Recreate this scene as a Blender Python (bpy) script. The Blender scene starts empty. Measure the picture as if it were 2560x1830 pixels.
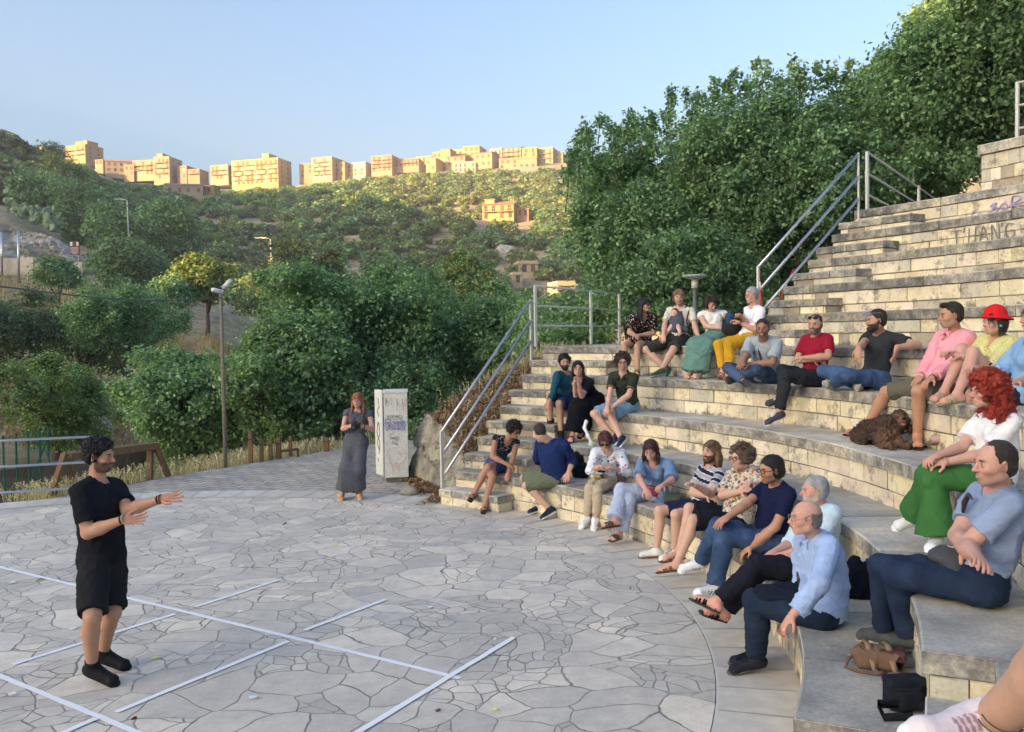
import bpy, bmesh, math, random
import numpy as np
from mathutils import Vector, Matrix
SC = bpy.context.scene
COL = SC.collection
PI = math.pi
# ------------------------------------------------------------------ camera
CAM_H, PITCH, ROLL, FPX = 2.4422, -0.0357, -0.0153, 2181.75
cam = bpy.data.cameras.new('camera'); cam_o = bpy.data.objects.new('camera', cam); COL.objects.link(cam_o)
cam.sensor_width = 36; cam.lens = FPX/2560*36; cam.clip_start = .05; cam.clip_end = 3000
cp, sp, cr, sr = math.cos(PITCH), math.sin(PITCH), math.cos(ROLL), math.sin(ROLL)
FW = Vector((0, cp, sp)); UP0 = Vector((0, -sp, cp)); XX = Vector((1, 0, 0))
RT = XX*cr+UP0*sr; UP = -XX*sr+UP0*cr
cam_o.matrix_world = Matrix(((RT.x, UP.x, -FW.x, 0), (RT.y, UP.y, -FW.y, 0), (RT.z, UP.z, -FW.z, CAM_H), (0, 0, 0, 1)))
SC.camera = cam_o
# ------------------------------------------------------------------ sky and sun (low evening sun behind the viewer's left shoulder)
SUN_AZ = math.atan2(-.82, -.57)      # direction towards the sun, measured from +Y towards +X
SUN_EL = math.radians(9.5)
world = bpy.data.worlds.new('World'); SC.world = world; world.use_nodes = True
wn = world.node_tree; bg = wn.nodes['Background']
sky = wn.nodes.new('ShaderNodeTexSky'); sky.sky_type = 'NISHITA'; sky.sun_disc = False
sky.sun_elevation = SUN_EL; sky.sun_rotation = SUN_AZ; sky.altitude = 300
sky.air_density = 1.0; sky.dust_density = 9.0; sky.ozone_density = 2.6
wn.links.new(sky.outputs[0], bg.inputs[0]); bg.inputs[1].default_value = .15
sun = bpy.data.lights.new('sun', 'SUN'); sun_o = bpy.data.objects.new('sun', sun); COL.objects.link(sun_o)
sun.energy = 5.0; sun.angle = math.radians(.5); sun.color = (1, .62, .29)
SUNV = Vector((math.sin(SUN_AZ)*math.cos(SUN_EL), math.cos(SUN_AZ)*math.cos(SUN_EL), math.sin(SUN_EL)))
sun_o.rotation_euler = SUNV.to_track_quat('Z', 'Y').to_euler(); sun_o.location = (0, 0, 60)
SC.view_settings.view_transform = 'Standard'; SC.view_settings.look = 'None'; SC.view_settings.gamma = 1
SC.view_settings.exposure = 2.0
SC.cycles.max_bounces = 6; SC.cycles.diffuse_bounces = 3; SC.cycles.transparent_max_bounces = 4
SC.cycles.use_denoising = True; SC.cycles.volume_bounces = 0; SC.cycles.volume_step_rate = 5

# ------------------------------------------------------------------ helpers
def tag(o, label=None, cat=None, group=None, kind=None):
    if label: o['label'] = label
    if cat: o['category'] = cat
    if group: o['group'] = group
    if kind: o['kind'] = kind
    return o
def empty(name, loc=(0, 0, 0), label=None, cat=None, group=None, rz=0):
    o = bpy.data.objects.new(name, None); COL.objects.link(o); o.location = loc; o.rotation_euler = (0, 0, rz)
    o.empty_display_size = .1
    return tag(o, label, cat, group)
def link(name, me, parent=None, mats=()):
    o = bpy.data.objects.new(name, me); COL.objects.link(o)
    for m in ([mats] if isinstance(mats, bpy.types.Material) else mats): me.materials.append(m)
    if parent is not None:
        o.parent = parent; o.matrix_parent_inverse = Matrix.Translation(parent.location).inverted() if parent.rotation_euler.z == 0 else parent.matrix_basis.inverted()
    return o
def npmesh(name, V, F, mat=None, parent=None, col=None, fcol=None, smooth=False, local=False):
    """V (n,3) world coordinates; F (m,k); col per-vertex rgb, fcol per-face rgb"""
    V = np.asarray(V, np.float32); F = np.asarray(F, np.int32)
    me = bpy.data.meshes.new(name); n, (m, k) = len(V), F.shape
    me.vertices.add(n); me.vertices.foreach_set('co', V.ravel())
    me.loops.add(m*k); me.loops.foreach_set('vertex_index', F.ravel())
    me.polygons.add(m); me.polygons.foreach_set('loop_start', np.arange(0, m*k, k, dtype=np.int32))
    if smooth: me.polygons.foreach_set('use_smooth', np.ones(m, bool))
    if col is not None:
        a = me.color_attributes.new('Col', 'FLOAT_COLOR', 'POINT'); a.data.foreach_set('color', np.c_[np.asarray(col, np.float32), np.ones(n, np.float32)].ravel())
    if fcol is not None:
        a = me.color_attributes.new('Col', 'FLOAT_COLOR', 'CORNER'); c = np.repeat(np.c_[np.asarray(fcol, np.float32), np.ones(m, np.float32)], k, 0); a.data.foreach_set('color', c.ravel())
    me.update(calc_edges=True)
    o = link(name, me, parent, mat if mat else ())
    if local and parent is not None: o.matrix_parent_inverse = Matrix()
    return o
class MB:
    """collects simple solids into one mesh"""
    def __init__(s): s.V = []; s.F = []; s.C = []
    def add(s, vs, fs, c=(1, 1, 1)):
        n = len(s.V); s.V += [tuple(v) for v in vs]; s.F += [tuple(i+n for i in f) for f in fs]; s.C += [tuple(c)]*len(fs)
    def box(s, c, d, rz=0, col=(1, 1, 1), ax=None):
        """centre c, full size d; ax = optional 3 axes"""
        c = Vector(c)
        A = ax or (Vector((math.cos(rz), math.sin(rz), 0)), Vector((-math.sin(rz), math.cos(rz), 0)), Vector((0, 0, 1)))
        v = [c+A[0]*(x*d[0]/2)+A[1]*(y*d[1]/2)+A[2]*(z*d[2]/2) for x, y, z in ((-1, -1, -1), (1, -1, -1), (1, 1, -1), (-1, 1, -1), (-1, -1, 1), (1, -1, 1), (1, 1, 1), (-1, 1, 1))]
        s.add(v, ((0, 3, 2, 1), (4, 5, 6, 7), (0, 1, 5, 4), (1, 2, 6, 5), (2, 3, 7, 6), (3, 0, 4, 7)), col); return s
    def tube(s, pts, r, n=8, col=(1, 1, 1), cap=True, sq=False):
        pts = [Vector(p) for p in pts]; rs = r if hasattr(r, '__len__') else [r]*len(pts)
        up = None; b = len(s.V)
        for i, p in enumerate(pts):
            t = (pts[min(i+1, len(pts)-1)]-pts[max(i-1, 0)]).normalized()
            if up is None: up = t.cross(Vector((0, 0, 1)) if abs(t.z) < .95 else Vector((1, 0, 0))).normalized()
            up = (up-t*up.dot(t)).normalized(); w = t.cross(up)
            for k in range(n):
                a = 2*PI*(k+.5)/n; s.V.append(tuple(p+(up*math.cos(a)+w*math.sin(a))*rs[i]*(1.414 if sq else 1)))
        for i in range(len(pts)-1):
            for k in range(n):
                k2 = (k+1) % n; s.F.append((b+i*n+k, b+i*n+k2, b+(i+1)*n+k2, b+(i+1)*n+k)); s.C.append(tuple(col))
        if cap:
            s.F.append(tuple(b+k for k in range(n))[::-1]); s.C.append(tuple(col))
            s.F.append(tuple(b+(len(pts)-1)*n+k for k in range(n))); s.C.append(tuple(col))
        return s
    def lathe(s, c, prof, n=20, col=(1, 1, 1)):
        c = Vector(c); b = len(s.V)
        for r, z in prof:
            for k in range(n): a = 2*PI*k/n; s.V.append(tuple(c+Vector((r*math.cos(a), r*math.sin(a), z))))
        for i in range(len(prof)-1):
            for k in range(n): k2 = (k+1) % n; s.F.append((b+i*n+k, b+i*n+k2, b+(i+1)*n+k2, b+(i+1)*n+k)); s.C.append(tuple(col))
        return s
    def build(s, name, mat, parent=None, smooth=False, bevel=0):
        me = bpy.data.meshes.new(name); me.from_pydata(s.V, [], s.F)
        a = me.color_attributes.new('Col', 'FLOAT_COLOR', 'CORNER')
        cs = []
        for f, c in zip(s.F, s.C): cs += (list(c)+[1])*len(f)
        a.data.foreach_set('color', cs)
        if hasattr(s, 'zr'):
            h = me.attributes.new('Hgt', 'FLOAT', 'POINT'); h.data.foreach_set('value', [(v[2]-s.zr[0])/(s.zr[1]-s.zr[0]) for v in s.V])
        if smooth: me.polygons.foreach_set('use_smooth', [True]*len(s.F))
        o = link(name, me, parent, mat)
        if bevel:
            b = o.modifiers.new('bevel', 'BEVEL'); b.width = bevel; b.segments = 2; b.limit_method = 'ANGLE'
        return o
def at(u, v, Y):
    """point at depth Y seen at photo pixel (u,v) - used to read real positions off the photograph"""
    a = (u-1280)/FPX; b = -(v-915)/FPX; d = FW+RT*a+UP*b; t = Y/d.y
    return Vector((d.x*t, Y, CAM_H+d.z*t))
def on(u, v, z=0):
    a = (u-1280)/FPX; b = -(v-915)/FPX; d = FW+RT*a+UP*b; t = (z-CAM_H)/d.z
    return Vector((d.x*t, d.y*t, z))
# ---- materials
class NT:
    def __init__(s, name):
        s.m = bpy.data.materials.new(name); s.m.use_nodes = True; s.t = s.m.node_tree; s.b = s.t.nodes['Principled BSDF']
    def n(s, typ, **kw):
        x = s.t.nodes.new('ShaderNode'+typ)
        for k, v in kw.items():
            if k.startswith('_'): setattr(x, k[1:], v)
            else:
                x.inputs[int(k[1:]) if k[0] == 'i' and k[1:].isdigit() else k.replace('__', ' ')].default_value = v
        return x
    def l(s, a, b): s.t.links.new(a, b)
    def coord(s, kind='Object'): return s.n('TexCoord').outputs[kind]
    def noise(s, scale, detail=4, rough=.55, vec=None, dist=0):
        x = s.n('TexNoise', Scale=scale, Detail=detail, Roughness=rough, Distortion=dist)
        s.l(vec if vec is not None else s.coord(), x.inputs['Vector']); return x.outputs['Fac']
    def ramp(s, fac, stops):
        r = s.n('ValToRGB'); e = r.color_ramp.elements
        while len(e) < len(stops): e.new(.5)
        for k, (p, c) in enumerate(stops): e[k].position = p; e[k].color = (*c, 1) if len(c) == 3 else c
        s.l(fac, r.inputs[0]); return r.outputs[0]
    def mix(s, fac, a, b, mode='MIX'):
        x = s.n('Mix', _data_type='RGBA', _blend_type=mode)
        for i, v in ((0, fac), (6, a), (7, b)):
            if hasattr(v, 'is_output'): s.l(v, x.inputs[i])
            else: x.inputs[i].default_value = v if i == 0 else (*v, 1)
        return x.outputs[2]
    def math(s, op, a, b=None):
        x = s.n('Math', _operation=op)
        for i, v in ((0, a), (1, b)):
            if v is None: continue
            if hasattr(v, 'is_output'): s.l(v, x.inputs[i])
            else: x.inputs[i].default_value = v
        return x.outputs[0]
    def bump(s, h, strength=.3, dist=.01):
        x = s.n('Bump', Strength=strength, Distance=dist); s.l(h, x.inputs['Height']); s.l(x.outputs[0], s.b.inputs['Normal']); return x
    def base(s, c, rough=.8, metal=0, spec=.4):
        if hasattr(c, 'is_output'): s.l(c, s.b.inputs['Base Color'])
        else: s.b.inputs['Base Color'].default_value = (*c, 1)
        s.b.inputs['Roughness'].default_value = rough; s.b.inputs['Metallic'].default_value = metal
        s.b.inputs['Specular IOR Level'].default_value = spec
        return s.m
    def attr(s): return s.n('VertexColor', _layer_name='Col').outputs[0]
_pm = {}
def plain(name, c, rough=.7, metal=0, var=.12, scale=12, bump=0, spec=.35):
    """painted / fabric / metal surface with slight mottling"""
    k = (name, c)
    if k in _pm: return _pm[k]
    m = NT(name); nz = m.noise(scale, 5)
    col = m.mix(nz, tuple(x*(1-var) for x in c), tuple(min(1, x*(1+var)) for x in c))
    if bump: m.bump(nz, bump, .01)
    _pm[k] = m.base(col, rough, metal, spec); return _pm[k]
def attrmat(name, rough=.8, var=.15, scale=20, bump=0, bscale=60, spec=.3):
    m = NT(name); nz = m.noise(scale, 5)
    g = m.ramp(nz, ((.25, (1-var,)*3), (.75, (1+var,)*3)))
    col = m.mix(1, m.attr(), g, 'MULTIPLY')
    if bump: m.bump(m.noise(bscale, 5), bump, .01)
    return m.base(col, rough, 0, spec)
def rng(seed): return np.random.default_rng(seed)
# ------------------------------------------------------------------ layout of the theatre (metres, camera at x=y=0)
CX, CY = -4.6241, 7.2651
RR = [6.707, 7.308, 7.921, 8.562, 9.181, 9.779, 10.359, 10.93, 11.491, 12.051, 12.62]
HH = [0, .452, .891, 1.32, 1.783, 2.24, 2.669, 3.089, 3.496, 3.905, 4.313]
def pp(deg, r, z=0): a = math.radians(deg); return Vector((CX+r*math.cos(a), CY+r*math.sin(a), z))
R0S, R1S = 6.13, 6.74
# ------------------------------------------------------------------ materials of the setting
def mat_cap():
    m = NT('weathered_grey_stone'); c = m.coord()
    big = m.noise(1.7, 6, .62, c); fine = m.noise(38, 6, .7, c); spots = m.noise(14, 3, .6, c)
    col = m.mix(1, m.attr(), m.ramp(big, ((.3, (.62, .62, .62)), (.48, (1, 1, 1)), (.62, (1.4, 1.34, 1.2)), (.75, (1.7, 1.6, 1.4)))), 'MULTIPLY')
    geo = m.n('NewGeometry'); sep = m.n('SeparateXYZ'); m.l(geo.outputs['Normal'], sep.inputs[0])
    side = m.math('LESS_THAN', sep.outputs[2], .5)
    stain = m.ramp(m.noise(7, 6, .75, c), ((.40, (.42, .42, .41)), (.54, (.78, .78, .76)), (.66, (1.35, 1.27, 1.1))))
    col = m.mix(side, col, m.mix(1, col, stain, 'MULTIPLY'))
    col = m.mix(m.ramp(spots, ((.62, (0, 0, 0)), (.70, (1, 1, 1)))), col, (.42, .42, .38))
    col = m.mix(.5, col, m.mix(1, col, m.ramp(fine, ((.3, (.6, .6, .6)), (.7, (1.35, 1.35, 1.35)))), 'MULTIPLY'))
    m.bump(fine, .55, .012); return m.base(col, .9, 0, .2)
def mat_riser():
    m = NT('yellow_limestone_blocks'); c = m.coord()
    n1 = m.noise(3.2, 6, .6, c); fine = m.noise(45, 5, .65, c); st = m.noise(5.5, 6, .75, c)
    col = m.mix(1, m.attr(), m.ramp(n1, ((.3, (.80, .78, .74)), (.6, (1.06, 1.05, 1.02)))), 'MULTIPLY')
    col = m.mix(m.ramp(st, ((.53, (0, 0, 0)), (.63, (.75, .75, .75)))), col, (.24, .205, .165)); col = m.mix(m.ramp(m.noise(1.3, 6, .7, c), ((.55, (0, 0, 0)), (.75, (.35, .35, .35)))), col, (.46, .43, .36))
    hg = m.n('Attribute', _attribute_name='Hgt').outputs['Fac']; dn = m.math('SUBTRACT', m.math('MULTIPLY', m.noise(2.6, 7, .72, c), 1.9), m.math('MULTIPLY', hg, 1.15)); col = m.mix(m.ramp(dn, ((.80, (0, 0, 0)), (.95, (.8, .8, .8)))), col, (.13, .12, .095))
    col = m.mix(.35, col, m.mix(1, col, m.ramp(fine, ((.3, (.65, .62, .58)), (.7, (1.3, 1.3, 1.3)))), 'MULTIPLY'))
    m.bump(m.math('ADD', fine, m.math('MULTIPLY', m.noise(12, 4, .6, c), 1.5)), .5, .015); return m.base(col, .92, 0, .15)
def mat_paving():
    m = NT('crazy_paving'); c = m.coord()
    mp = m.n('Mapping'); mp.inputs['Scale'].default_value = (1, 1.12, 1); mp.inputs['Rotation'].default_value = (0, 0, .5); m.l(c, mp.inputs[0])
    wz = m.n('TexNoise', Scale=.55, Detail=2.0); m.l(mp.outputs[0], wz.inputs['Vector'])
    wz2 = m.n('TexNoise', Scale=5., Detail=3.0); m.l(mp.outputs[0], wz2.inputs['Vector'])
    def vadd(a, b, k):
        s1 = m.n('VectorMath', _operation='SUBTRACT'); m.l(b, s1.inputs[0]); s1.inputs[1].default_value = (.5, .5, .5)
        s = m.n('VectorMath', _operation='SCALE'); m.l(s1.outputs[0], s.inputs[0]); s.inputs['Scale'].default_value = k
        x = m.n('VectorMath', _operation='ADD'); m.l(a, x.inputs[0]); m.l(s.outputs[0], x.inputs[1]); return x.outputs[0]
    wz3 = m.n('TexNoise', Scale=1.7, Detail=1.0); m.l(mp.outputs[0], wz3.inputs['Vector'])
    v = vadd(vadd(vadd(mp.outputs[0], wz.outputs['Color'], 1.1), wz3.outputs['Color'], .20), wz2.outputs['Color'], .07)
    fl = m.n('VectorMath', _operation='MULTIPLY'); m.l(v, fl.inputs[0]); fl.inputs[1].default_value = (1, 1, 0)
    def vor(feat, out, sc=2.7): x = m.n('TexVoronoi', _voronoi_dimensions='2D', _feature=feat, Scale=sc, Randomness=1.0); m.l(fl.outputs[0], x.inputs['Vector']); return x.outputs[out]
    edge = vor('DISTANCE_TO_EDGE', 'Distance'); cellc = vor('F1', 'Color')
    sep = m.n('SeparateColor'); m.l(cellc, sep.inputs[0])
    joint = m.ramp(m.math('SUBTRACT', edge, m.math('MULTIPLY', m.noise(9, 3, .6, c), .018)), ((0, (1, 1, 1)), (.006, (.7, .7, .7)), (.015, (0, 0, 0))))
    split = m.math('GREATER_THAN', sep.outputs[1], .58); edge2 = vor('DISTANCE_TO_EDGE', 'Distance', 5.3); c2 = m.n('SeparateColor'); m.l(vor('F1', 'Color', 5.3), c2.inputs[0])
    j2 = m.math('MULTIPLY', m.ramp(m.math('SUBTRACT', edge2, m.math('MULTIPLY', m.noise(11, 3, .6, c), .03)), ((0, (1, 1, 1)), (.010, (.7, .7, .7)), (.028, (0, 0, 0)))), split)
    joint = m.math('MULTIPLY', m.math('MAXIMUM', joint, j2), m.ramp(m.noise(1.6, 4, .65, c), ((.3, (.35, .35, .35)), (.6, (1, 1, 1)))))
    edge = m.math('MINIMUM', edge, m.math('ADD', m.math('MULTIPLY', edge2, .6), m.math('SUBTRACT', 1, split)))
    tone = m.math('ADD', sep.outputs[0], m.math('MULTIPLY', m.math('MULTIPLY', m.math('SUBTRACT', c2.outputs[0], .5), split), .6))
    cell = m.ramp(tone, ((.0, (.56, .515, .45)), (.45, (.64, .585, .505)), (.8, (.70, .635, .545)), (.95, (.78, .70, .58))))
    big = m.noise(.8, 5, .6, c); fine = m.noise(30, 6, .7, c); mid = m.noise(6, 5, .65, c)
    col = m.mix(1, cell, m.ramp(big, ((.3, (.80, .81, .84)), (.7, (1.10, 1.08, 1.04)))), 'MULTIPLY')
    col = m.mix(1, col, m.ramp(mid, ((.25, (.84, .84, .84)), (.7, (1.12, 1.11, 1.1)))), 'MULTIPLY')
    col = m.mix(m.ramp(m.noise(2.4, 6, .75, c), ((.60, (0, 0, 0)), (.72, (.6, .6, .6)))), col, (.66, .63, .57))
    col = m.mix(.3, col, m.mix(1, col, m.ramp(fine, ((.3, (.7, .7, .7)), (.7, (1.25, 1.25, 1.25)))), 'MULTIPLY'))
    col = m.mix(joint, col, m.mix(m.noise(3, 3, .5, c), (.10, .09, .08), (.36, .33, .28)))
    hgt = m.math('ADD', m.math('MULTIPLY', m.math('MINIMUM', edge, .03), 26), m.math('MULTIPLY', fine, .25))
    m.bump(hgt, .5, .012); return m.base(col, .82, 0, .3)
def mat_porphyry():
    m = NT('dark_stone_setts'); c = m.coord()
    mp = m.n('Mapping'); mp.inputs['Rotation'].default_value = (0, 0, .35); m.l(c, mp.inputs[0])
    wz = m.n('TexNoise', Scale=1.3, Detail=2.0); m.l(mp.outputs[0], wz.inputs['Vector'])
    s1 = m.n('VectorMath', _operation='SCALE'); m.l(wz.outputs['Color'], s1.inputs[0]); s1.inputs['Scale'].default_value = .25
    s2 = m.n('VectorMath', _operation='ADD'); m.l(mp.outputs[0], s2.inputs[0]); m.l(s1.outputs[0], s2.inputs[1])
    b = m.n('TexBrick', _offset=.5, Scale=1.0); b.inputs['Brick Width'].default_value = .34; b.inputs['Row Height'].default_value = .17
    b.inputs['Mortar Size'].default_value = .012; b.inputs['Color1'].default_value = (.50, .46, .41, 1); b.inputs['Color2'].default_value = (.38, .35, .32, 1); b.inputs['Mortar'].default_value = (.15, .13, .11, 1)
    m.l(s2.outputs[0], b.inputs['Vector'])
    col = m.mix(1, b.outputs[0], m.ramp(m.noise(2.5, 6, .7, c), ((.3, (.75, .75, .75)), (.7, (1.3, 1.25, 1.15)))), 'MULTIPLY')
    col = m.mix(m.ramp(m.noise(1.2, 5, .7, c), ((.55, (0, 0, 0)), (.75, (.5, .5, .5)))), col, (.42, .38, .31))
    m.bump(m.math('ADD', m.math('MULTIPLY', b.outputs[1], -1), m.noise(25, 4, .6, c)), .6, .015); return m.base(col, .85, 0, .3)
def mat_earth(name, a, b, c3, sc=.25):
    m = NT(name); c = m.coord(); n = m.noise(sc, 8, .65, c); f = m.noise(sc*16, 6, .7, c)
    col = m.ramp(n, ((.3, a), (.5, b), (.68, c3)))
    col = m.mix(1, col, m.ramp(f, ((.3, (.6, .6, .6)), (.7, (1.35, 1.35, 1.3)))), 'MULTIPLY')
    m.bump(f, .8, .05); return m.base(col, .95, 0, .1)
M_cap, M_riser, M_pave, M_porph = mat_cap(), mat_riser(), mat_paving(), mat_porphyry()
M_slab = attrmat('strip_slab', .82, .14, 7, .3, 30)
M_mort = plain('pale_mortar', (.62, .60, .56), .9, var=.2, scale=20)
M_steel = plain('brushed_steel', (.50, .51, .54), .33, .85, .1, 30)
M_galv = plain('cream_painted_steel', (.60, .59, .53), .5, .15, .12, 30)
M_wood = NT('weathered_brown_wood'); _c = M_wood.coord(); M_wood = M_wood.base(M_wood.mix(M_wood.noise(18, 6, .7, _c), (.10, .055, .025), (.26, .15, .07)), .8)
# ------------------------------------------------------------------ ground sheets
def ring(name, r0, r1, a0, a1, z, mat, n=160, parent=None):
    V = []; F = []
    for i in range(n+1):
        a = a0+(a1-a0)*i/n; V += [pp(a, r0, z), pp(a, r1, z)]
    for i in range(n): F.append((2*i, 2*i+1, 2*i+3, 2*i+2))
    return npmesh(name, V, F, mat, parent)
# stage floor (crazy paving) inside the ring
V = [pp(0, 0, 0)]+[pp(360*i/160, R0S+.01, 0) for i in range(160)]; F = [(0, 1+i, 1+(i+1) % 160) for i in range(160)]
tag(npmesh('stage_floor', V, F, M_pave), kind='structure')
# ring of radial slabs around it, pale mortar showing between them
tag(ring('ring_mortar', R0S+.015, R1S, 0, 360, -.002, M_mort, 220), kind='structure')
mb = MB(); rg = random.Random(3); a = -40
while a < 300:
    w = rg.uniform(2.9, 3.9); g = rg.uniform(.16, .34); c = rg.uniform(.86, 1.1); cc = (.58*c, .535*c, .465*c) if rg.random() > .15 or a < 70 else (.60, .58, .52)
    n = 4; V = []
    for k in range(n+1):
        t = a+(w-g)*k/n; V += [pp(t, R0S+.03, .004), pp(t, R1S-.01, .004)]
    mb.add(V, [(2*k, 2*k+1, 2*k+3, 2*k+2) for k in range(n)], cc); a += w
tag(mb.build('ring_paving', M_slab), kind='structure')
# outer paving with setts, ending at a line of dry grass
edge = [(-16, 5), (-9.6, 11.2), (-7.75, 13.0), (-7.2, 13.62), (-6.55, 14.8), (-6.18, 15.57), (-5.5, 16.6), (-4.8, 17.7), (-4.06, 18.8), (-3.14, 19.9), (-1.6, 21.5), (1, 22.5), (3.6, 21.0), (4.2, 19.6)]
V = []; F = []
NN = 60
for i in range(NN+1):
    t = i/NN*(len(edge)-1); k = min(int(t), len(edge)-2); e = Vector(edge[k]).lerp(Vector(edge[k+1]), t-k)
    d = (e-Vector((CX, CY))); ang = math.degrees(math.atan2(d.y, d.x)); q = pp(ang, R1S-.02, -.006)
    for j in range(5): s = j/4; V.append((q.x+(e.x-q.x)*s, q.y+(e.y-q.y)*s, -.006))
for i in range(NN):
    for j in range(4): b = i*5+j; F.append((b, b+1, b+6, b+5))
tag(npmesh('outer_paving', V, F, M_porph), kind='structure')
# ------------------------------------------------------------------ amphitheatre
amph = empty('amphitheatre', (CX, CY, 0), 'open air theatre of curved pale stone seating tiers with grey slab tops', 'amphitheatre')
rs = random.Random(11)
def cap_mesh(a0, a1, r0, r1, ztop, th=.115, seg=.9):
    """grey slabs: radial joints, slightly uneven"""
    mb = MB(); a = a0
    while a < a1-.01:
        w = math.degrees(rs.uniform(.75, 1.25)*seg/r0); b = min(a+w, a1)
        if a1-b < w*.4: b = a1
        c = rs.uniform(.75, 1.25); warm = rs.random(); cc = (.38*c, .365*c, .335*c) if warm > .2 else (.46*c, .425*c, .365*c)
        g = math.degrees(.0038/r0); n = max(1, int((b-a)/1.2)); dz = rs.uniform(-.003, .003); dr = rs.uniform(-.006, .006)
        bv = .012; V = []
        for k in range(n+1):
            t = a+g+(b-a-2*g)*k/n
            V += [pp(t, r0+dr+bv*.3, ztop-th), pp(t, r0+dr, ztop-bv+dz), pp(t, r0+dr+bv, ztop+dz), pp(t, r1, ztop+dz), pp(t, r1, ztop-th)]
        Fs = []
        for k in range(n):
            for j in range(5): j2 = (j+1) % 5; Fs.append((k*5+j, (k+1)*5+j, (k+1)*5+j2, k*5+j2))
        Fs += [(0, 1, 2, 3, 4), tuple(n*5+j for j in (4, 3, 2, 1, 0))]
        mb.add(V, Fs, cc); a = b
    mn = max(4, int((a1-a0)/2)); V = []
    for k in range(mn+1): t = a0+(a1-a0)*k/mn; V += [pp(t, r0+.006, ztop-.006), pp(t, r1-.002, ztop-.006)]
    mb.add(V, [(2*k, 2*k+1, 2*k+3, 2*k+2) for k in range(mn)], (.85, .83, .78)); return mb
def block_col(gz):
    c = rs.uniform(.88, 1.08); t = rs.random()
    if t < .005+gz*.4: return (.42*c, .36*c, .28*c)
    if t < .14+gz*.8: return (.62*c, .59*c, .48*c)
    return (.80*c, .71*c*rs.uniform(.98, 1.02), .525*c*rs.uniform(.92, 1.12))
def riser_mesh(P0, P1, z0, z1, curve=None, courses=2, gz=0, thick=.10):
    """coursed rough blocks between angles (curve=r) or between two points"""
    mb = MB()
    if curve: L = math.radians(P1-P0)*curve; f = lambda s, o, z: pp(P0+(P1-P0)*s/L, curve-o, z)
    else:
        P0 = Vector(P0); P1 = Vector(P1); L = (P1-P0).length; d = (P1-P0)/L; nn = Vector((-d.y, d.x)); f = lambda s, o, z: Vector((*(P0+d*s+nn*o), z))
    # backing (dark joints)
    n = max(1, int(L/.25)); V = []
    for k in range(n+1): V += [f(L*k/n, -thick, z0), f(L*k/n, -.012, z0), f(L*k/n, -.012, z1), f(L*k/n, -thick, z1)]
    mb.add(V, [(k*4+j, k*4+4+j, k*4+4+(j+1) % 4, k*4+(j+1) % 4) for k in range(n) for j in range(4)], (.16, .135, .10))
    zs = [z0]+[z0+(z1-z0)*(i/courses+(rs.uniform(-.07, .07) if i < courses else 0)) for i in range(1, courses+1)]
    for i in range(courses):
        s = 0
        while s < L-.01:
            w = rs.choice((rs.uniform(.16, .3), rs.uniform(.28, .55)))
            if L-s-w < .12: w = L-s
            g = rs.uniform(.002, .006); o = rs.uniform(-.004, .012); nn_ = 4; e = [[rs.uniform(-.006, .006) for _ in range(4)] for _ in range(2)]
            V = []; m_ = max(2, int(w/.12)+1); zz0, zz1 = zs[i]+(g if i else 0), zs[i+1]-g
            for k in range(m_+1):
                t = s+g+(w-2*g)*k/m_; b = .008 if k in (0, m_) else 0; wob = rs.uniform(-.003, .003)
                V += [f(t, -.012, zz0), f(t, o-b, zz0+.006+wob), f(t, o-b, zz1-.006+wob*.5), f(t, -.012, zz1)]
            mb.add(V, [(k*4+j, k*4+4+j, k*4+5+j, k*4+1+j) for k in range(m_) for j in range(3)]+[(0, 1, 2, 3), tuple(m_*4+j for j in (3, 2, 1, 0))], block_col(gz))
            s += w
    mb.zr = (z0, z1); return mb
A0, AL, AU, AE = -25.2, 56.0, 33.2, -35
for k in range(1, 11):
    a1 = AL if k <= 5 else AU; r = RR[k-1]; r2 = RR[k]+.01
    row = cap_mesh(A0, a1, r-.03, r2, HH[k]).build('seating_tier', M_cap, amph)
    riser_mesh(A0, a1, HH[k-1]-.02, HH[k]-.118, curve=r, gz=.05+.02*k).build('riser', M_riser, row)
    # radial end faces towards the near aisle
    p0, p1 = pp(A0, r), pp(A0, r2+(0 if k < 10 else 0)); riser_mesh((p1.x, p1.y), (p0.x, p0.y), HH[k-1]-.02, HH[k]-.118, gz=.8).build('end_wall', M_riser, row)
    if k <= 10:   # left end faces, hidden from the front but real
        p0, p1 = pp(a1, r), pp(a1, r2); riser_mesh((p0.x, p0.y), (p1.x, p1.y), HH[k-1]-.02, HH[k]-.118, gz=.3).build('end_wall', M_riser, row)
# body of the theatre under the slabs
def wedge(a0, a1, r0, r1, z0, z1, col, n=24):
    mb_ = MB(); V = []
    for k in range(n+1):
        t = a0+(a1-a0)*k/n; V += [pp(t, r0, z0), pp(t, r0, z1), pp(t, r1, z1), pp(t, r1, z0)]
    mb_.add(V, [(k*4+j, k*4+4+j, k*4+4+(j+1) % 4, k*4+(j+1) % 4) for k in range(n) for j in range(4)]+[(0, 1, 2, 3), tuple(n*4+j for j in (3, 2, 1, 0))], col); return mb_
core = MB()
for k in range(1, 11):
    w = wedge(A0+.3, (AL if k <= 5 else AU)-.3, RR[k-1]+.11, 13.4, HH[k-1]-.3, HH[k]-.12, (.2, .18, .15)); n = len(core.V); core.V += w.V; core.F += [tuple(i+n for i in f) for f in w.F]; core.C += w.C
core.build('core_fill', M_riser, amph)
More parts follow.
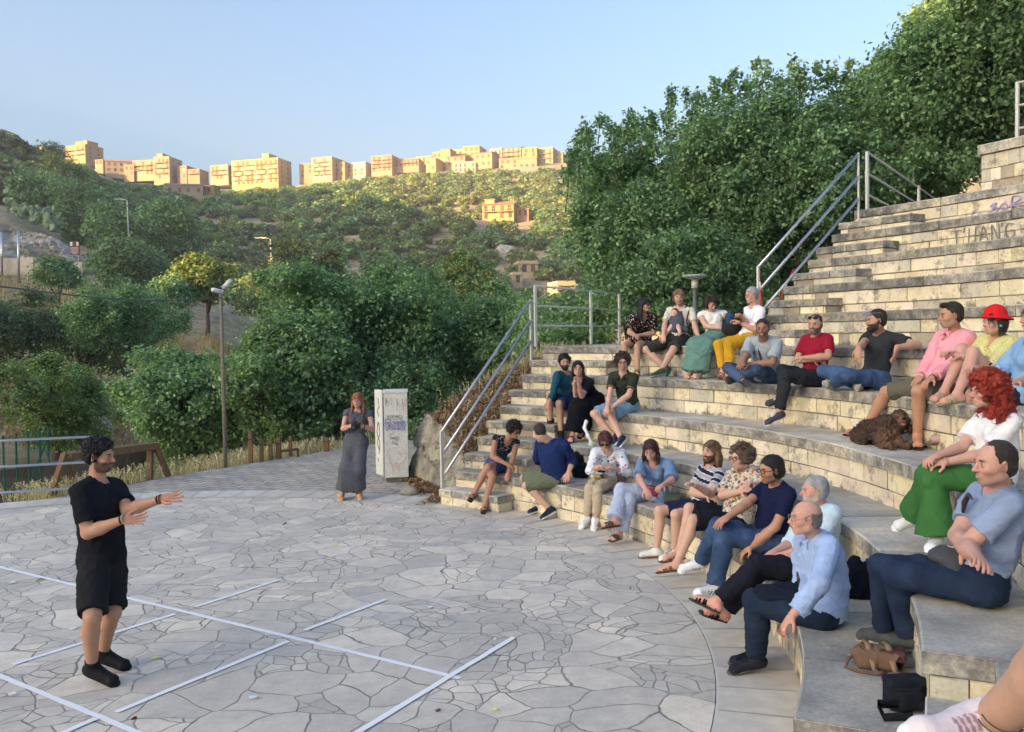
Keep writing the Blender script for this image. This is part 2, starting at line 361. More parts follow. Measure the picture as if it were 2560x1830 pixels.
# half-height steps: lower flight (left), upper flight
for k in range(1, 11):
    a0, a1 = (46.4, 56.3) if k <= 5 else (27.4, 33.5)
    r = RR[k-1]-.31; z = (HH[k-1]+HH[k])/2
    st = cap_mesh(a0, a1, r-.025, RR[k-1]-.012, z, .10, .55).build('stair_step', M_cap, amph)
    riser_mesh(a0+.1, a1-.1, HH[k-1]-.01, z-.102, curve=r, courses=1, gz=.35).build('riser', M_riser, st)
    for aa in (a0+.1, a1-.1):
        p0, p1 = pp(aa, r), pp(aa, RR[k-1]-.03)
        if aa < a0+1: p0, p1 = p1, p0
        riser_mesh((p0.x, p0.y), (p1.x, p1.y), HH[k-1]-.01, z-.102, courses=1, gz=.5, thick=.05).build('end_wall', M_riser, st)
# near aisle: steps set half a step lower than the seats
for k in range(1, 6):
    for (ra, rb, z) in ((RR[k-1]-.02, RR[k-1]+.3, (HH[k-1]+HH[k])/2), (RR[k-1]+.28, RR[k], HH[k]-.004)):
        cap_mesh(AE, A0-.05, ra, rb, z, .10, .8).build('stair_step', M_cap, amph)
        wedge(AE, A0-.06, ra+.03, rb+.05, max(z-.5, -.1), z-.1, (.33, .28, .21), 6).build('step_base', M_riser, amph)
# seating wedge beyond the aisle, where the photographer sits
for k in range(1, 5):
    row = cap_mesh(-75, AE-.1, RR[k-1]-.03, RR[k]+.01, HH[k]).build('seating_tier', M_cap, amph)
    wedge(-75, AE-.1, RR[k-1], RR[k], HH[k-1]-.1, HH[k]-.118, (.5, .43, .3), 20).build('riser', M_riser, row)
# landing beside row five and earth behind the theatre
lp = [pp(33.3, 9.7), pp(56.3, 9.15), pp(57, 13.5), pp(33.3, 13.5)]
mb = MB(); V = []
for i in range(13):
    t = 33.2+(56.3-33.2)*i/12; V += [pp(t, RR[5], HH[5]-.004), pp(t, 15.0, HH[5]-.004)]
mb.add(V, [(2*i, 2*i+1, 2*i+3, 2*i+2) for i in range(12)], (.30, .27, .22)); tag(mb.build('landing_path', M_porph), kind='structure')
mb = MB(); V = []
for i in range(31):
    t = -25.2+(33.2+25.2)*i/30; V += [pp(t, RR[10], HH[10]-.01), pp(t, 15.2, HH[10]-.01), pp(t, 18.5, 1.2)]
mb.add(V, [(3*i+j, 3*i+1+j, 3*i+4+j, 3*i+3+j) for i in range(30) for j in (0, 1)], (.2, .17, .12)); M_soil = mat_earth('dry_soil', (.10, .075, .05), (.19, .145, .09), (.27, .22, .14), 1.2)
tag(mb.build('upper_path', M_soil), kind='structure')
# top block at the back
tb = empty('stone_parapet', pp(24, 12.8), 'high stone block wall standing on the topmost tier at the right edge', 'wall')
cap_mesh(-17.3, 25.5, 12.62, 13.3, 5.07, .14, .9).build('coping', M_cap, tb)
riser_mesh(-17.3, 25.4, 4.30, 4.925, curve=12.66, courses=3, gz=.35).build('wall', M_riser, tb)
p0, p1 = pp(25.4, 12.66), pp(25.4, 13.25); riser_mesh((p0.x, p0.y), (p1.x, p1.y), 4.30, 4.925, courses=3, gz=.5).build('end_wall', M_riser, tb)
# ------------------------------------------------------------------ railings
def stair_rail(label, foot, top, zf, zt, rails=3, name='stair_railing', gap=.34):
    r = empty(name, (foot.x, foot.y, zf), label, 'railing')
    for p, z in ((foot, zf), (top, zt)):
        mb = MB(); mb.box((p.x, p.y, z+.53), (.055, .028, 1.06), math.radians(56)); mb.build('post', M_galv, r, bevel=.004)
    for i in range(rails):
        h = 1.06-gap*i-.02; a = Vector((foot.x, foot.y, zf+h)); b = Vector((top.x, top.y, zt+h)); MB().tube([a, b], .021, 10).build('rail', M_steel, r, True)
    return r
def flat_rail(label, pts, z, hs=(1.03, .69, .35), name='platform_railing', mat=None, rmat=None):
    r = empty(name, (*pts[0][:2], z), label, 'railing')
    for p in pts:
        MB().box((p[0], p[1], z+.52), (.045, .045, 1.04), math.radians(30)).build('post', mat or M_galv, r, bevel=.004)
    for h in hs:
        a = Vector((*pts[0][:2], z+h)); b = Vector((*pts[-1][:2], z+h)); MB().tube([a, b], .018, 8).build('rail', rmat or M_galv, r, True)
    return r
stair_rail('long sloping steel handrail beside the lower stairs, above the leaf litter', pp(56.6, 6.5), pp(56.6, 9.0), 0, 1.98)
_a = pp(56.6, 9.15); _b = at(1478, 860, 16.9); _c = at(1549, 860, 18.3)
flat_rail('short three bar railing on the landing left of the floral dress woman', [(_a.x, _a.y), (_b.x, _b.y), (_c.x, _c.y)], HH[5])
stair_rail('long sloping steel handrail beside the upper stairs, in front of the dark trees', pp(32.2, 9.6), pp(32.4, 11.9), 2.30, 4.12)
_a = at(2168, 500, 14.15); _b = at(2297, 500, 17.6); _c = at(2388, 480, 20.4)
flat_rail('cream steel railing on the top landing left of the high stone wall', [(_a.x, _a.y), (_b.x, _b.y), (_c.x, _c.y), (_c.x+.8, _c.y+1.5)], HH[10]-.05)
_a = at(2543, 340, 13.2); flat_rail('cream railing standing on the high stone wall at the right edge', [(_a.x, _a.y), (_a.x+1.2, _a.y-.9)], 5.07, name='parapet_railing')
_a = at(232, 1070, 12.7); _b = at(0, 1086, 12.35); _d = (_b-_a)
flat_rail('horizontal steel railing at the left edge, behind the presenter', [(_a.x, _a.y), (_a.x+_d.x*2.1, _a.y+_d.y*2.1)], 0, (1.05, .68, .31), name='stage_railing', rmat=M_steel)
# ------------------------------------------------------------------ tape, paper notes and litter on the stage
M_tape = plain('white_tape', (.90, .89, .90), .5, var=.06)
tapes = [((-6.9, 10.23), (-.40, 6.135), 'longest strip of white tape crossing the stage behind the presenter'), ((-3.95, 6.42), (-2.2, 5.24), 'white tape strip at the bottom left corner, in front of the presenter'),
 ((-3.81, 6.534), (-3.03, 7.702), 'white tape strip at the presenter\'s shoes'), ((-2.92, 7.891), (-2.38, 8.747), 'faint tape strip pointing away, beyond the long diagonal tape'), ((-2.637, 5.652), (-1.836, 6.94), 'white tape strip right of the presenter, on the near side of the long diagonal tape'),
 ((-1.768, 7.193), (-1.203, 8.022), 'short white tape strip in the middle of the stage, beyond the long diagonal'), ((-1.15, 5.02), (-.017, 6.953), 'white tape strip crossing the right end of the long diagonal tape'), ((-3.0, 5.05), (-2.72, 5.56), 'stub of white tape meeting another strip at the bottom left corner')]
for i, (a, b, lb) in enumerate(tapes):
    a = Vector(a); b = Vector(b); d = (b-a); L = d.length; d /= L; n = Vector((-d.y, d.x)); z = .004+.0008*i; V = []; K = max(6, int(L/.15)); q = random.Random(i)
    for k in range(K+1):
        w = .024*(1+q.uniform(-.08, .08)); c = a+d*L*k/K+n*q.uniform(-.003, .003)+(d*q.uniform(-.01, .01) if k in (0, K) else d*0); V += [(*(c+n*w), z), (*(c-n*w), z)]
    tag(npmesh('tape_strip', V, [(2*k, 2*k+1, 2*k+3, 2*k+2) for k in range(K)], M_tape), lb, 'tape', 'tape lines stuck on the stage floor')
M_note = {'w': plain('white_paper', (.80, .82, .84), .8, var=.03), 'y': plain('yellow_paper', (.72, .78, .22), .8, var=.03), 'b': plain('bluish_paper', (.70, .82, .90), .8, var=.03)}
notes = [(182, 1571, 'w', 'left of the presenter\'s calves'), (389, 1643, 'y', 'right of the presenter\'s shoes'), (30, 1456, 'w', 'near the left edge beside the long tape'), (361, 1385, 'w', 'level with the presenter\'s waist'), (603, 1416, 'w', 'above the faint tape strip'), (602, 1528, 'w', 'between the long tape and the faint strip'), (633, 1743, 'b', 'on the bare floor at the bottom centre left'), (31, 1734, 'w', 'at the bottom left corner'), (1076, 1517, 'w', 'farthest right on the stage'), (838, 1362, 'y', 'far out on the middle of the stage')]
for i, (u, v, c, wh) in enumerate(notes):
    p = on(u, v, .013); q = random.Random(i*7); s = .034 if v > 1500 else .04; r = q.uniform(0, 1.5)
    V = [p+Vector((math.cos(r+k*PI/2)*s, math.sin(r+k*PI/2)*s, [.0, .004, .001, .007][k])) for k in range(4)]+[p+Vector((0, 0, .0015))]
    tag(npmesh('paper_note', V, [(k, (k+1) % 4, 4) for k in range(4)], M_note[c]), {'w': 'small square white paper note ', 'y': 'small yellow paper note ', 'b': 'pale blue paper note '}[c]+wh, 'paper', 'paper notes lying on the stage floor')
M_cig = plain('litter_white', (.7, .68, .62), .8)
for i, (u, v, wh) in enumerate([(551, 1616, 'curled white paper scrap left of the middle tape strips'), (1238, 1597, 'white scrap beside the far end of the right tape strip'), (1095, 1775, 'small brown stub near the bottom right tape strip'), (1240, 1773, 'yellow bead lying right of the right tape strip'), (335, 1795, 'dark red scrap at the bottom of the stage floor'), (712, 1310, 'black twig lying on the stage before the camera woman'), (100, 1450, 'green leaf on the floor at left')]):
    p = on(u, v, .008); q = random.Random(i); d = Vector((q.uniform(-1, 1), q.uniform(-1, 1), 0)).normalized()*.03
    c = [M_cig, M_cig, M_wood, M_note['y'], plain('dark_red', (.2, .02, .02), .6), plain('black_twig', (.02, .02, .02), .8), plain('leaf_green', (.15, .28, .04), .7)][i]
    if i in (0, 5, 6): tag(MB().tube([p-d*1.3, p+Vector((.01, 0, .012)), p+d+Vector((0, .02, 0))], [.006, .009, .003], 6).build('litter_scrap', c, None, True), wh, 'litter')
    else: tag(MB().tube([p-d*.6, p, p+d*.6], [.006, .010, .006], 6).build('litter_scrap', c, None, True), wh, 'litter')
# ------------------------------------------------------------------ valley and hills
TU = np.array([-900, -300, 0, 200, 350, 500, 700, 900, 1100, 1400, 2000, 3200])
TY = np.array([13., 20, 30, 42, 60, 80, 100, 120, 128, 145, 170, 200, 250, 300, 360, 450, 480, 900])
TZ = np.array([ # rows: distance, columns: photo column
 [-.5, -.5, -.5, -.5, -.5, -.2, -.1, -.1, -.1, -.1, 0, 0],
 [-1.5, -1.5, -1.6, -1.5, -1.2, -.8, -.5, -.3, -.1, 0, 0, 1],
 [-2, -2, -2, -2.4, -2.6, -3, -3.2, -3.2, -3, -2, -1, 1],
 [-1.5, -1.5, -1.5, -2.2, -3.5, -4.5, -5.5, -5.5, -5.5, -4, -2, 0],
 [.3, .3, 0, -.8, -1.5, -3, -6, -6.5, -7, -6, -4, -1],
 [2.5, 2.5, 2.4, 2, 1.5, 0, -4, -6, -6.5, -6, -3, 0],
 [6, 6, 5.6, 5.2, 4.6, 3.2, -1, -3, -4, -4, 0, 2],
 [12, 12, 10.8, 9.6, 8.6, 7.0, 3, 2, 1, 0, 3, 5],
 [13.5, 13.5, 13, 12, 11, 9, 5, 4, 2, 1.5, 5, 7],
 [26, 26, 23, 16, 14, 11.5, 9, 8, 6, 4, 8, 9],
 [38, 36, 31, 23, 18, 16, 14, 13, 11, 8, 12, 12],
 [50, 47, 43, 34, 27, 23, 20, 20, 20, 18, 20, 17],
 [66, 64, 59, 49, 40, 34, 32, 35, 35, 34, 32, 26],
 [72, 70, 66, 58, 51, 46, 44, 46, 45, 44, 40, 34],
 [80, 80, 76, 70, 64, 58, 60, 62, 62, 64, 60, 50],
 [96, 96, 94, 91, 83, 78, 80, 83, 86, 90, 88, 80],
 [98, 98, 96, 93, 84, 79, 81, 84, 88, 91, 90, 84],
 [98, 98, 96, 93, 84, 79, 81, 84, 88, 91, 90, 84]], float)
TR = (TU-1280)/FPX
def bil(x, y):
    x = np.asarray(x, float); y = np.maximum(np.asarray(y, float), 1.); r = x/y
    i = np.clip(np.searchsorted(TR, r)-1, 0, len(TR)-2); j = np.clip(np.searchsorted(TY, y)-1, 0, len(TY)-2)
    s = np.clip((r-TR[i])/(TR[i+1]-TR[i]), 0, 1); t = np.clip((y-TY[j])/(TY[j+1]-TY[j]), 0, 1)
    s = s*s*(3-2*s)
    return (TZ[j, i]*(1-s)+TZ[j, i+1]*s)*(1-t)+(TZ[j+1, i]*(1-s)+TZ[j+1, i+1]*s)*t
def snoise(x, y, f, seed=0, z=None):
    g = rng(seed); out = 0
    for k in range(9):
        a = g.uniform(0, 2*PI); ff = f*g.uniform(.6, 1.7); out = out+np.sin((x*np.cos(a)+y*np.sin(a))*ff+g.uniform(0, 6)+1.3*np.sin(x*ff*.37+k)+1.1*np.sin(y*ff*.41+2*k))
    return out/4
def ground(x, y):
    z = bil(x, y); a = np.clip((np.asarray(y)-24)/60, 0, 1)
    return z+snoise(x, y, .06, 1)*1.2*a+snoise(x, y, .25, 2)*.5*np.clip((np.asarray(y)-16)/40, 0, 1)
def grid_terrain():
    rs_ = np.concatenate([np.linspace(-1.15, -.62, 14), np.linspace(-.6, .62, 200), np.linspace(.66, 1.6, 20)])
    ys = np.concatenate([np.linspace(12.6, 30, 30), np.geomspace(31, 150, 90), np.geomspace(152, 480, 90), [520, 620, 900]])
    Rg, Yg = np.meshgrid(rs_, ys); X = Rg*Yg; Z = ground(X, Yg)
    # keep clear under the paving and the theatre
    d = np.hypot(X-CX, Yg-CY)
    e = np.array(edge); ex = np.interp(X, e[:, 0], e[:, 1], left=-99, right=30); inside = (Yg < ex+.05) & (X > -9.6)
    dd = ex-Yg
    Z = np.where(inside, -.45, Z); Z = np.where((~inside) & (X < -2.5) & (X > -9.9) & (Yg < 26), np.minimum(np.maximum(Z, -.03-(-dd)*.16), .1), Z)
    Z = np.where(d < 15.5, np.minimum(Z, -.4), Z); Z = np.where((~inside) & (X < -2.5) & (X > -12) & (dd > -4), -.03+dd*.12, Z)
    n, m = X.shape; V = np.stack([X, Yg, Z], -1).reshape(-1, 3); I = np.arange(n*m).reshape(n, m)
    F = np.stack([I[:-1, :-1], I[:-1, 1:], I[1:, 1:], I[1:, :-1]], -1).reshape(-1, 4); return V, F
M_hill = mat_earth('dry_hillside', (.17, .17, .09), (.38, .29, .19), (.50, .41, .30), .045)
V, F = grid_terrain(); tag(npmesh('hillside', V, F, M_hill, smooth=True), kind='structure')
# hill behind the viewer's left whose evening shadow covers the theatre and the lower valley
sh = Vector((SUNV.x, SUNV.y)).normalized(); lat = Vector((-sh.y, sh.x)); tE = math.tan(SUN_EL)
line = [(-300, 150, 400), (0, 330, 250), (180, 388, 440), (330, 440, 440), (480, 470, 440), (560, 500, 410), (700, 525, 370), (805, 539, 350), (925, 546, 335), (1038, 562, 315), (1175, 602, 270), (1245, 626, 250), (1370, 640, 230), (1600, 700, 200), (2000, 760, 170)]
prof = []
for u, v, Y in line:
    x = (u-1280)/FPX*Y; z = float(ground(x, Y)); P = Vector((x, Y)); D = 210; t = D-P.dot(sh); prof.append((P.dot(lat), z+t*tE))
prof.sort(); pw = np.array([p[0] for p in prof]); pz = np.array([p[1] for p in prof])
ws = np.linspace(-620, 420, 130); top = np.interp(ws, pw, pz, left=pz[0], right=pz[-1])
top = np.where(ws > pw[-1], 47, top)
top = top+snoise(ws, ws*0, .09, 9)*1.2
V = []
for w, t in zip(ws, top):
    for dd, zz in ((120, 8), (165, t*.5), (195, t*.86), (210, t), (230, t-2), (330, t*.7), (480, 0)): V.append((*(sh*dd+lat*w), zz))
n = 7; F = [(i*n+j, i*n+j+1, (i+1)*n+j+1, (i+1)*n+j) for i in range(len(ws)-1) for j in range(n-1)]
V = np.array(V); keep = None
tag(npmesh('west_hill', V, F, M_hill, smooth=True), kind='structure')
tag(npmesh('valley_floor', [(-700, -600, -3), (700, -600, -3), (700, 12.6, -3), (-700, 12.6, -3)], [(0, 1, 2, 3)], M_soil), kind='structure')
# ------------------------------------------------------------------ foliage
def leafmat(name, rough=.55):
    m = NT(name); c = m.attr(); m.base(c, rough, 0, .35)
    tr = m.n('BsdfTranslucent'); mx = m.n('MixShader', Fac=.42); m.l(m.mix(1, c, (1.2, 1.3, .6), 'MULTIPLY'), tr.inputs[0])
    out = m.t.nodes['Material Output']; m.l(m.b.outputs[0], mx.inputs[1]); m.l(tr.outputs[0], mx.inputs[2]); m.l(mx.outputs[0], out.inputs[0]); return m.m
M_leaf = leafmat('leaf', .42); M_bark = plain('bark', (.12, .095, .07), .9, var=.3, scale=8, bump=.5)
def blob_points(g, blobs, n, shell=.35):
    """points in a union of ellipsoids, denser towards the outside; returns points, outward normals, inner depth"""
    B = np.array(blobs, float); w = (B[:, 3]*B[:, 4]*B[:, 5])**(2/3); k = g.choice(len(B), n, p=w/w.sum())
    d = g.normal(size=(n, 3)); d /= np.linalg.norm(d, axis=1)[:, None]
    r = 1-shell*g.random(n)**1.4*1.0
    bump = 1+.10*np.sin(d[:, 0]*5+k)*np.sin(d[:, 1]*6+2*k)+.08*np.sin(d[:, 2]*9+k*3)
    P = B[k, :3]+d*B[k, 3:6]*(r*bump)[:, None]
    N = d/B[k, 3:6]; N /= np.linalg.norm(N, axis=1)[:, None]; return P, N, r
def leaves(g, P, N, size, cols, per=1, spread=.1, jit=.9, aspect=.62, up=.75):
    """diamond shaped leaves, several per twig"""
    n = len(P)*per; C = np.repeat(P, per, 0)+g.normal(size=(n, 3))*spread; M = np.repeat(N, per, 0)
    nn = M+g.normal(size=(n, 3))*jit+np.array([0, 0, up]); nn /= np.linalg.norm(nn, axis=1)[:, None]
    a = np.cross(nn, g.normal(size=(n, 3))); a /= np.linalg.norm(a, axis=1)[:, None]+1e-9; b = np.cross(nn, a)
    s = size*g.uniform(.6, 1.3, n)[:, None]; f = nn*s*.18
    V = np.stack([C-a*s, C+b*s*aspect+f-a*s*.1, C+a*s, C-b*s*aspect+f-a*s*.1], 1).reshape(-1, 3)
    F = np.arange(4*n).reshape(-1, 4); cc = np.asarray(cols); ci = cc[g.integers(0, len(cc), len(P))]; c = np.repeat(ci, per, 0)*(.55+.95*g.random((n, 1))**1.5)
    return V, F, c
def clumps(g, blobs, n, shell, size):
    """twigs gathered into rounded clumps, so that gaps and shaded hollows open between them"""
    m = max(20, n//26); C, CN, _ = blob_points(g, blobs, m, shell); R = size*g.uniform(2.6, 6.0, m); k = g.choice(m, n, p=R**2/(R**2).sum())
    d = g.normal(size=(n, 3)); d /= np.linalg.norm(d, axis=1)[:, None]; d = d+CN[k]*.7+np.array([0, 0, .35]); d /= np.linalg.norm(d, axis=1)[:, None]
    return C[k]+d*(R[k]*g.uniform(.55, 1.05, n))[:, None]*np.array([1, 1, .8]), d
DARK = [(0.17, 0.285, 0.15), (0.195, 0.32, 0.17), (0.145, 0.25, 0.14), (0.22, 0.35, 0.18)]
MID = [(0.25, 0.385, 0.19), (0.275, 0.42, 0.21), (0.22, 0.345, 0.18), (0.32, 0.46, 0.23)]
PALE = [(0.2, 0.27, 0.075), (0.24, 0.31, 0.09), (0.17, 0.24, 0.075), (0.27, 0.33, 0.11)]
GREY = [(0.16, 0.19, 0.12), (0.19, 0.215, 0.14), (0.135, 0.165, 0.105), (0.21, 0.215, 0.13)]
YEL = [(0.3, 0.27, 0.085), (0.36, 0.31, 0.1), (0.24, 0.24, 0.085)]
def tree(label, base, blobs, n, size, cols, seed, per=6, spread=.16, trunk=.16, group=None, name='broadleaf_tree', shell=.4, limbs=5, up=.85, aspect=.62):
    """base point, crown ellipsoids (world), n twigs"""
    if base[1] < 60: n = int(n*1.45); size *= .74
    g = rng(seed); base = Vector(base); t = empty(name, base, label, 'tree', group)
    P, N = clumps(g, blobs, n, shell, size); V, F, c = leaves(g, P, N, size*.85, cols, per, spread*.62, up=up, aspect=aspect)
    ne = n//9; P3, N3, _ = blob_points(g, [(b[0], b[1], b[2], b[3]*1.13, b[4]*1.1, b[5]*1.13) for b in blobs], ne, .06); V3, F3, c3 = leaves(g, P3, N3, size*.8, cols, per, spread*1.1, up=up, aspect=aspect); n3 = len(V); V = np.concatenate([V, V3]); F = np.concatenate([F, F3+n3]); c = np.concatenate([c, c3])
    npmesh('crown', V, F, M_leaf, t, fcol=c)
    mb = MB(); B = sorted(blobs, key=lambda b: -b[3]*b[4]*b[5])
    cen = Vector(np.mean([b[:3] for b in B[:max(1, len(B)//2)]], 0)); fork = base.lerp(Vector((cen.x, cen.y, cen.z)), .45)
    mb.tube([base-Vector((0, 0, .3)), base.lerp(fork, .5)+Vector((.1, .05, 0)), fork], [trunk*1.3, trunk, trunk*.8], 8)
    for i, b in enumerate(B[:limbs]):
        q = Vector(b[:3]); m = fork.lerp(q, .5)+Vector((g.uniform(-.3, .3), g.uniform(-.3, .3), g.uniform(0, .3)))
        e = q+Vector((g.uniform(-.5, .5)*b[3], g.uniform(-.5, .5)*b[4], .5*b[5])); mb.tube([fork, m, q, e], [trunk*.6, trunk*.4, trunk*.25, trunk*.08], 6)
    mb.build('trunk', M_bark, t, True); return t
def crown(u0, v0, u1, v1, Y, depth, n, seed, squash=.55, fill=1.0):
    """ellipsoids filling the part of the view between two photo corners at depth Y"""
    g = random.Random(seed); a = at(u0, v0, Y); b = at(u1, v1, Y); W = abs(b.x-a.x); H = abs(a.z-b.z); out = []
    for i in range(n):
        sx = g.uniform(.18, .32)*W; sz = g.uniform(.16, .28)*H; t = g.random(); ang = g.uniform(0, 2*PI); rr = math.sqrt(g.random())
        x = (a.x+b.x)/2+math.cos(ang)*rr*(W/2-sx); z = (a.z+b.z)/2+math.sin(ang)*rr*(H/2-sz); y = Y+g.uniform(-.5, .5)*depth
        out.append((x, y, z, sx, min(sx, depth*.35), sz))
    out.append(((a.x+b.x)/2, Y+.2*depth, (a.z+b.z)/2, W*.36, depth*.34, H*.38)); return out
gz = lambda x, y: float(ground(x, y))
def T(label, u0, v0, u1, v1, Y, depth, nb, n, size, cols, seed, **k):
    bl = crown(u0, v0, u1, v1, Y, depth, nb, seed); x = at((u0+u1)/2, 900, Y).x; z = min(gz(x, Y), at(u0, v1, Y).z+.5); return tree(label, (x, Y, z), bl, n, size, cols, seed, **k)
G1 = 'broad green trees in the hollow behind the stage'
T('large dark green tree directly behind the camera woman, tallest of the hollow', 850, 640, 1210, 1120, 27, 7, 16, 8500, .105, DARK+MID[:2], 21, group=G1)
T('big dense green tree behind the utility pole with cameras', 590, 665, 960, 1130, 25, 7, 18, 9500, .10, MID+DARK[:2], 22, group=G1)
T('low rounded green tree left of the utility pole', 315, 880, 645, 1165, 23, 5, 16, 7000, .09, MID, 23, group=G1)
T('green tree between the leaf litter bank and the lower handrail', 1130, 700, 1380, 1010, 28, 6, 12, 5000, .10, MID+DARK[:1], 24, group=G1)
T('small green tree at the foot of the left end of the hollow', 560, 790, 760, 1120, 21.5, 3.5, 9, 4000, .085, MID+PALE[:1], 25, group=G1)
T('dark low tree behind the white utility cabinet', 880, 900, 1150, 1130, 23.5, 4, 8, 3500, .09, DARK, 26, group=G1)
T('olive toned feathery tree rising behind the hollow, brownish twigs', 650, 610, 860, 820, 36, 6, 9, 2600, .10, GREY+YEL[:1], 27)
T('sunlit yellow tipped shrub beyond the dark tree', 1060, 625, 1250, 760, 44, 5, 8, 1800, .13, YEL+MID, 28)
G2 = 'dark carob trees behind the seating'
def T2(label, *a, **k): return T(label, *a, group=G2, name='carob_tree', **{'shell': .55, **k})
T2('leftmost carob tree behind the seating, over the short landing railing', 1415, 325, 1730, 800, 24, 6, 26, 9000, .085, MID+DARK, 31, up=.6)
T2('feathery carob tree whose shoots stand highest left of the upper handrail', 1610, 235, 1960, 760, 23, 6, 20, 12000, .085, DARK+MID, 32, up=.6)
T2('carob tree directly behind the foot of the upper handrail', 1800, 165, 2180, 720, 21.5, 5, 20, 13000, .085, DARK+MID[:2], 33, up=.6)
T2('tall carob tree over the top landing railing', 2080, 130, 2420, 560, 20.5, 5, 18, 11000, .09, MID+DARK[:2], 34, up=.6)
T2('tallest carob tree, filling the top right corner', 2270, -140, 2760, 430, 19, 5, 22, 13000, .095, DARK+MID[:2], 35, up=.6)
T2('carob foliage low behind the mushroom lamp', 1500, 600, 1960, 860, 19.5, 3, 14, 7000, .075, DARK+MID[:1], 36, up=.6)
T2('bushy carob low behind the landing railing posts', 1280, 730, 1560, 900, 21, 3, 10, 4500, .075, MID, 37, up=.6)
# pointed leafy shoots standing out of the carob tops
def shoots(name, label, pts, Y, cols, seed):
    g = rng(seed); PP = []; NN_ = []; mb = MB()
    for (u, v, L) in pts:
        p = at(u, v, Y+g.uniform(-1, 1)); d = Vector((g.uniform(-.25, .25), g.uniform(-.2, .2), 1)).normalized(); b = p-d*L; mb.tube([b-d*.15, b, p], [.016, .012, .004], 5)
        for k in range(int(26*L)+8): t = g.random()**.7; q = b+d*L*t; PP.append(q+Vector(g.normal(size=3)*.10*(1.25-t))); NN_.append((g.normal(), g.normal(), .6))
    V, F, c = leaves(g, np.array(PP), np.array(NN_)/2, .06, cols, 5, .06)
    t = tag(empty(name, tuple(at(pts[0][0], pts[0][1], Y))), label, 'branch', kind='stuff'); npmesh('leaves', V, F, M_leaf, t, fcol=c); mb.build('twigs', M_bark, t, True)
g_ = random.Random(5); sky_line = [(1425, 395), (1440, 340), (1475, 305), (1520, 300), (1560, 295), (1600, 285), (1640, 265), (1690, 235), (1750, 220), (1800, 205), (1850, 180), (1905, 145), (1960, 165), (2015, 140), (2090, 165), (2150, 145), (2220, 165), (2255, 120), (2262, 60), (2290, 5), (2330, -20)]
PT = []
for i in range(64):
    t = i/63*(len(sky_line)-1); k = min(int(t), len(sky_line)-2); f_ = t-k; PT.append((sky_line[k][0]*(1-f_)+sky_line[k+1][0]*f_+g_.uniform(-8, 8), sky_line[k][1]*(1-f_)+sky_line[k+1][1]*f_+g_.uniform(-14, 34), g_.uniform(.5, 1.1)))
shoots('leafy_shoots', 'upright leafy shoots along the skyline of the carob trees', PT, 21.5, MID+DARK, 41)
# left side trees, middle distance
G3 = 'trees on the slope at the left'
def T3(label, *a, **k): return T(label, *a, group=G3, **k)
T3('light green airy tree behind the left railing', 10, 895, 225, 1140, 32, 6, 14, 4200, .095, PALE+MID[:2], 51, spread=.2)
T3('grey green olive like tree at the left edge below the cable', -60, 700, 130, 960, 48, 8, 10, 3000, .14, GREY+MID[:1], 52, spread=.3)
T3('bushy green tree just below the cable, left of the utility pole', 225, 700, 410, 900, 50, 8, 12, 3600, .14, MID+DARK[:2], 53, spread=.3)
T3('loose grey green tree between the left edge and the bushy one', 110, 740, 290, 940, 54, 7, 9, 2400, .14, GREY+MID[:2], 54, spread=.3)
T3('domed dark green tree beside the brown road sign', 215, 605, 395, 720, 112, 14, 12, 3000, .30, DARK, 55, spread=.6, trunk=.4)
T3('tall dark tree around the nearer street lamp', 300, 500, 480, 690, 135, 20, 14, 3600, .36, DARK+MID[:2], 56, spread=.8, trunk=.5)
T3('bright green small tree above the utility pole cameras', 445, 655, 590, 745, 96, 9, 9, 1800, .26, PALE, 57, spread=.5, trunk=.25)
T3('dull green tree right of the bright one, beside the roadside wall', 590, 660, 760, 800, 84, 12, 10, 2400, .24, MID+GREY, 58, spread=.5, trunk=.3)
T3('yellow green tree on the slope above the olive toned tree', 660, 640, 830, 760, 75, 10, 10, 2200, .22, PALE+GREY, 59, spread=.45, trunk=.3)
T3('tree with yellowed leaves on the upper left slope', 110, 400, 200, 480, 190, 14, 9, 1500, .40, YEL+MID, 60, spread=.9, trunk=.4)
T3('dense green tree on the upper left slope below the yellowed one', 60, 440, 180, 540, 175, 16, 10, 1800, .40, DARK+MID, 61, spread=.9, trunk=.4)
T3('thin bare topped tree on the left skyline', 105, 360, 150, 430, 205, 6, 5, 260, .35, GREY, 62, spread=.8, trunk=.25)
T3('shadowy tree above the rocky outcrop', 150, 470, 270, 620, 160, 14, 10, 2200, .36, DARK, 63, spread=.8, trunk=.4)
T3('scrubby tree below the guard wall at left', 90, 660, 190, 720, 100, 6, 6, 900, .22, DARK+MID, 64, spread=.4)
T3('green tree left of the low roadside wall', 390, 700, 470, 770, 90, 7, 6, 900, .22, MID+DARK, 65, spread=.4)
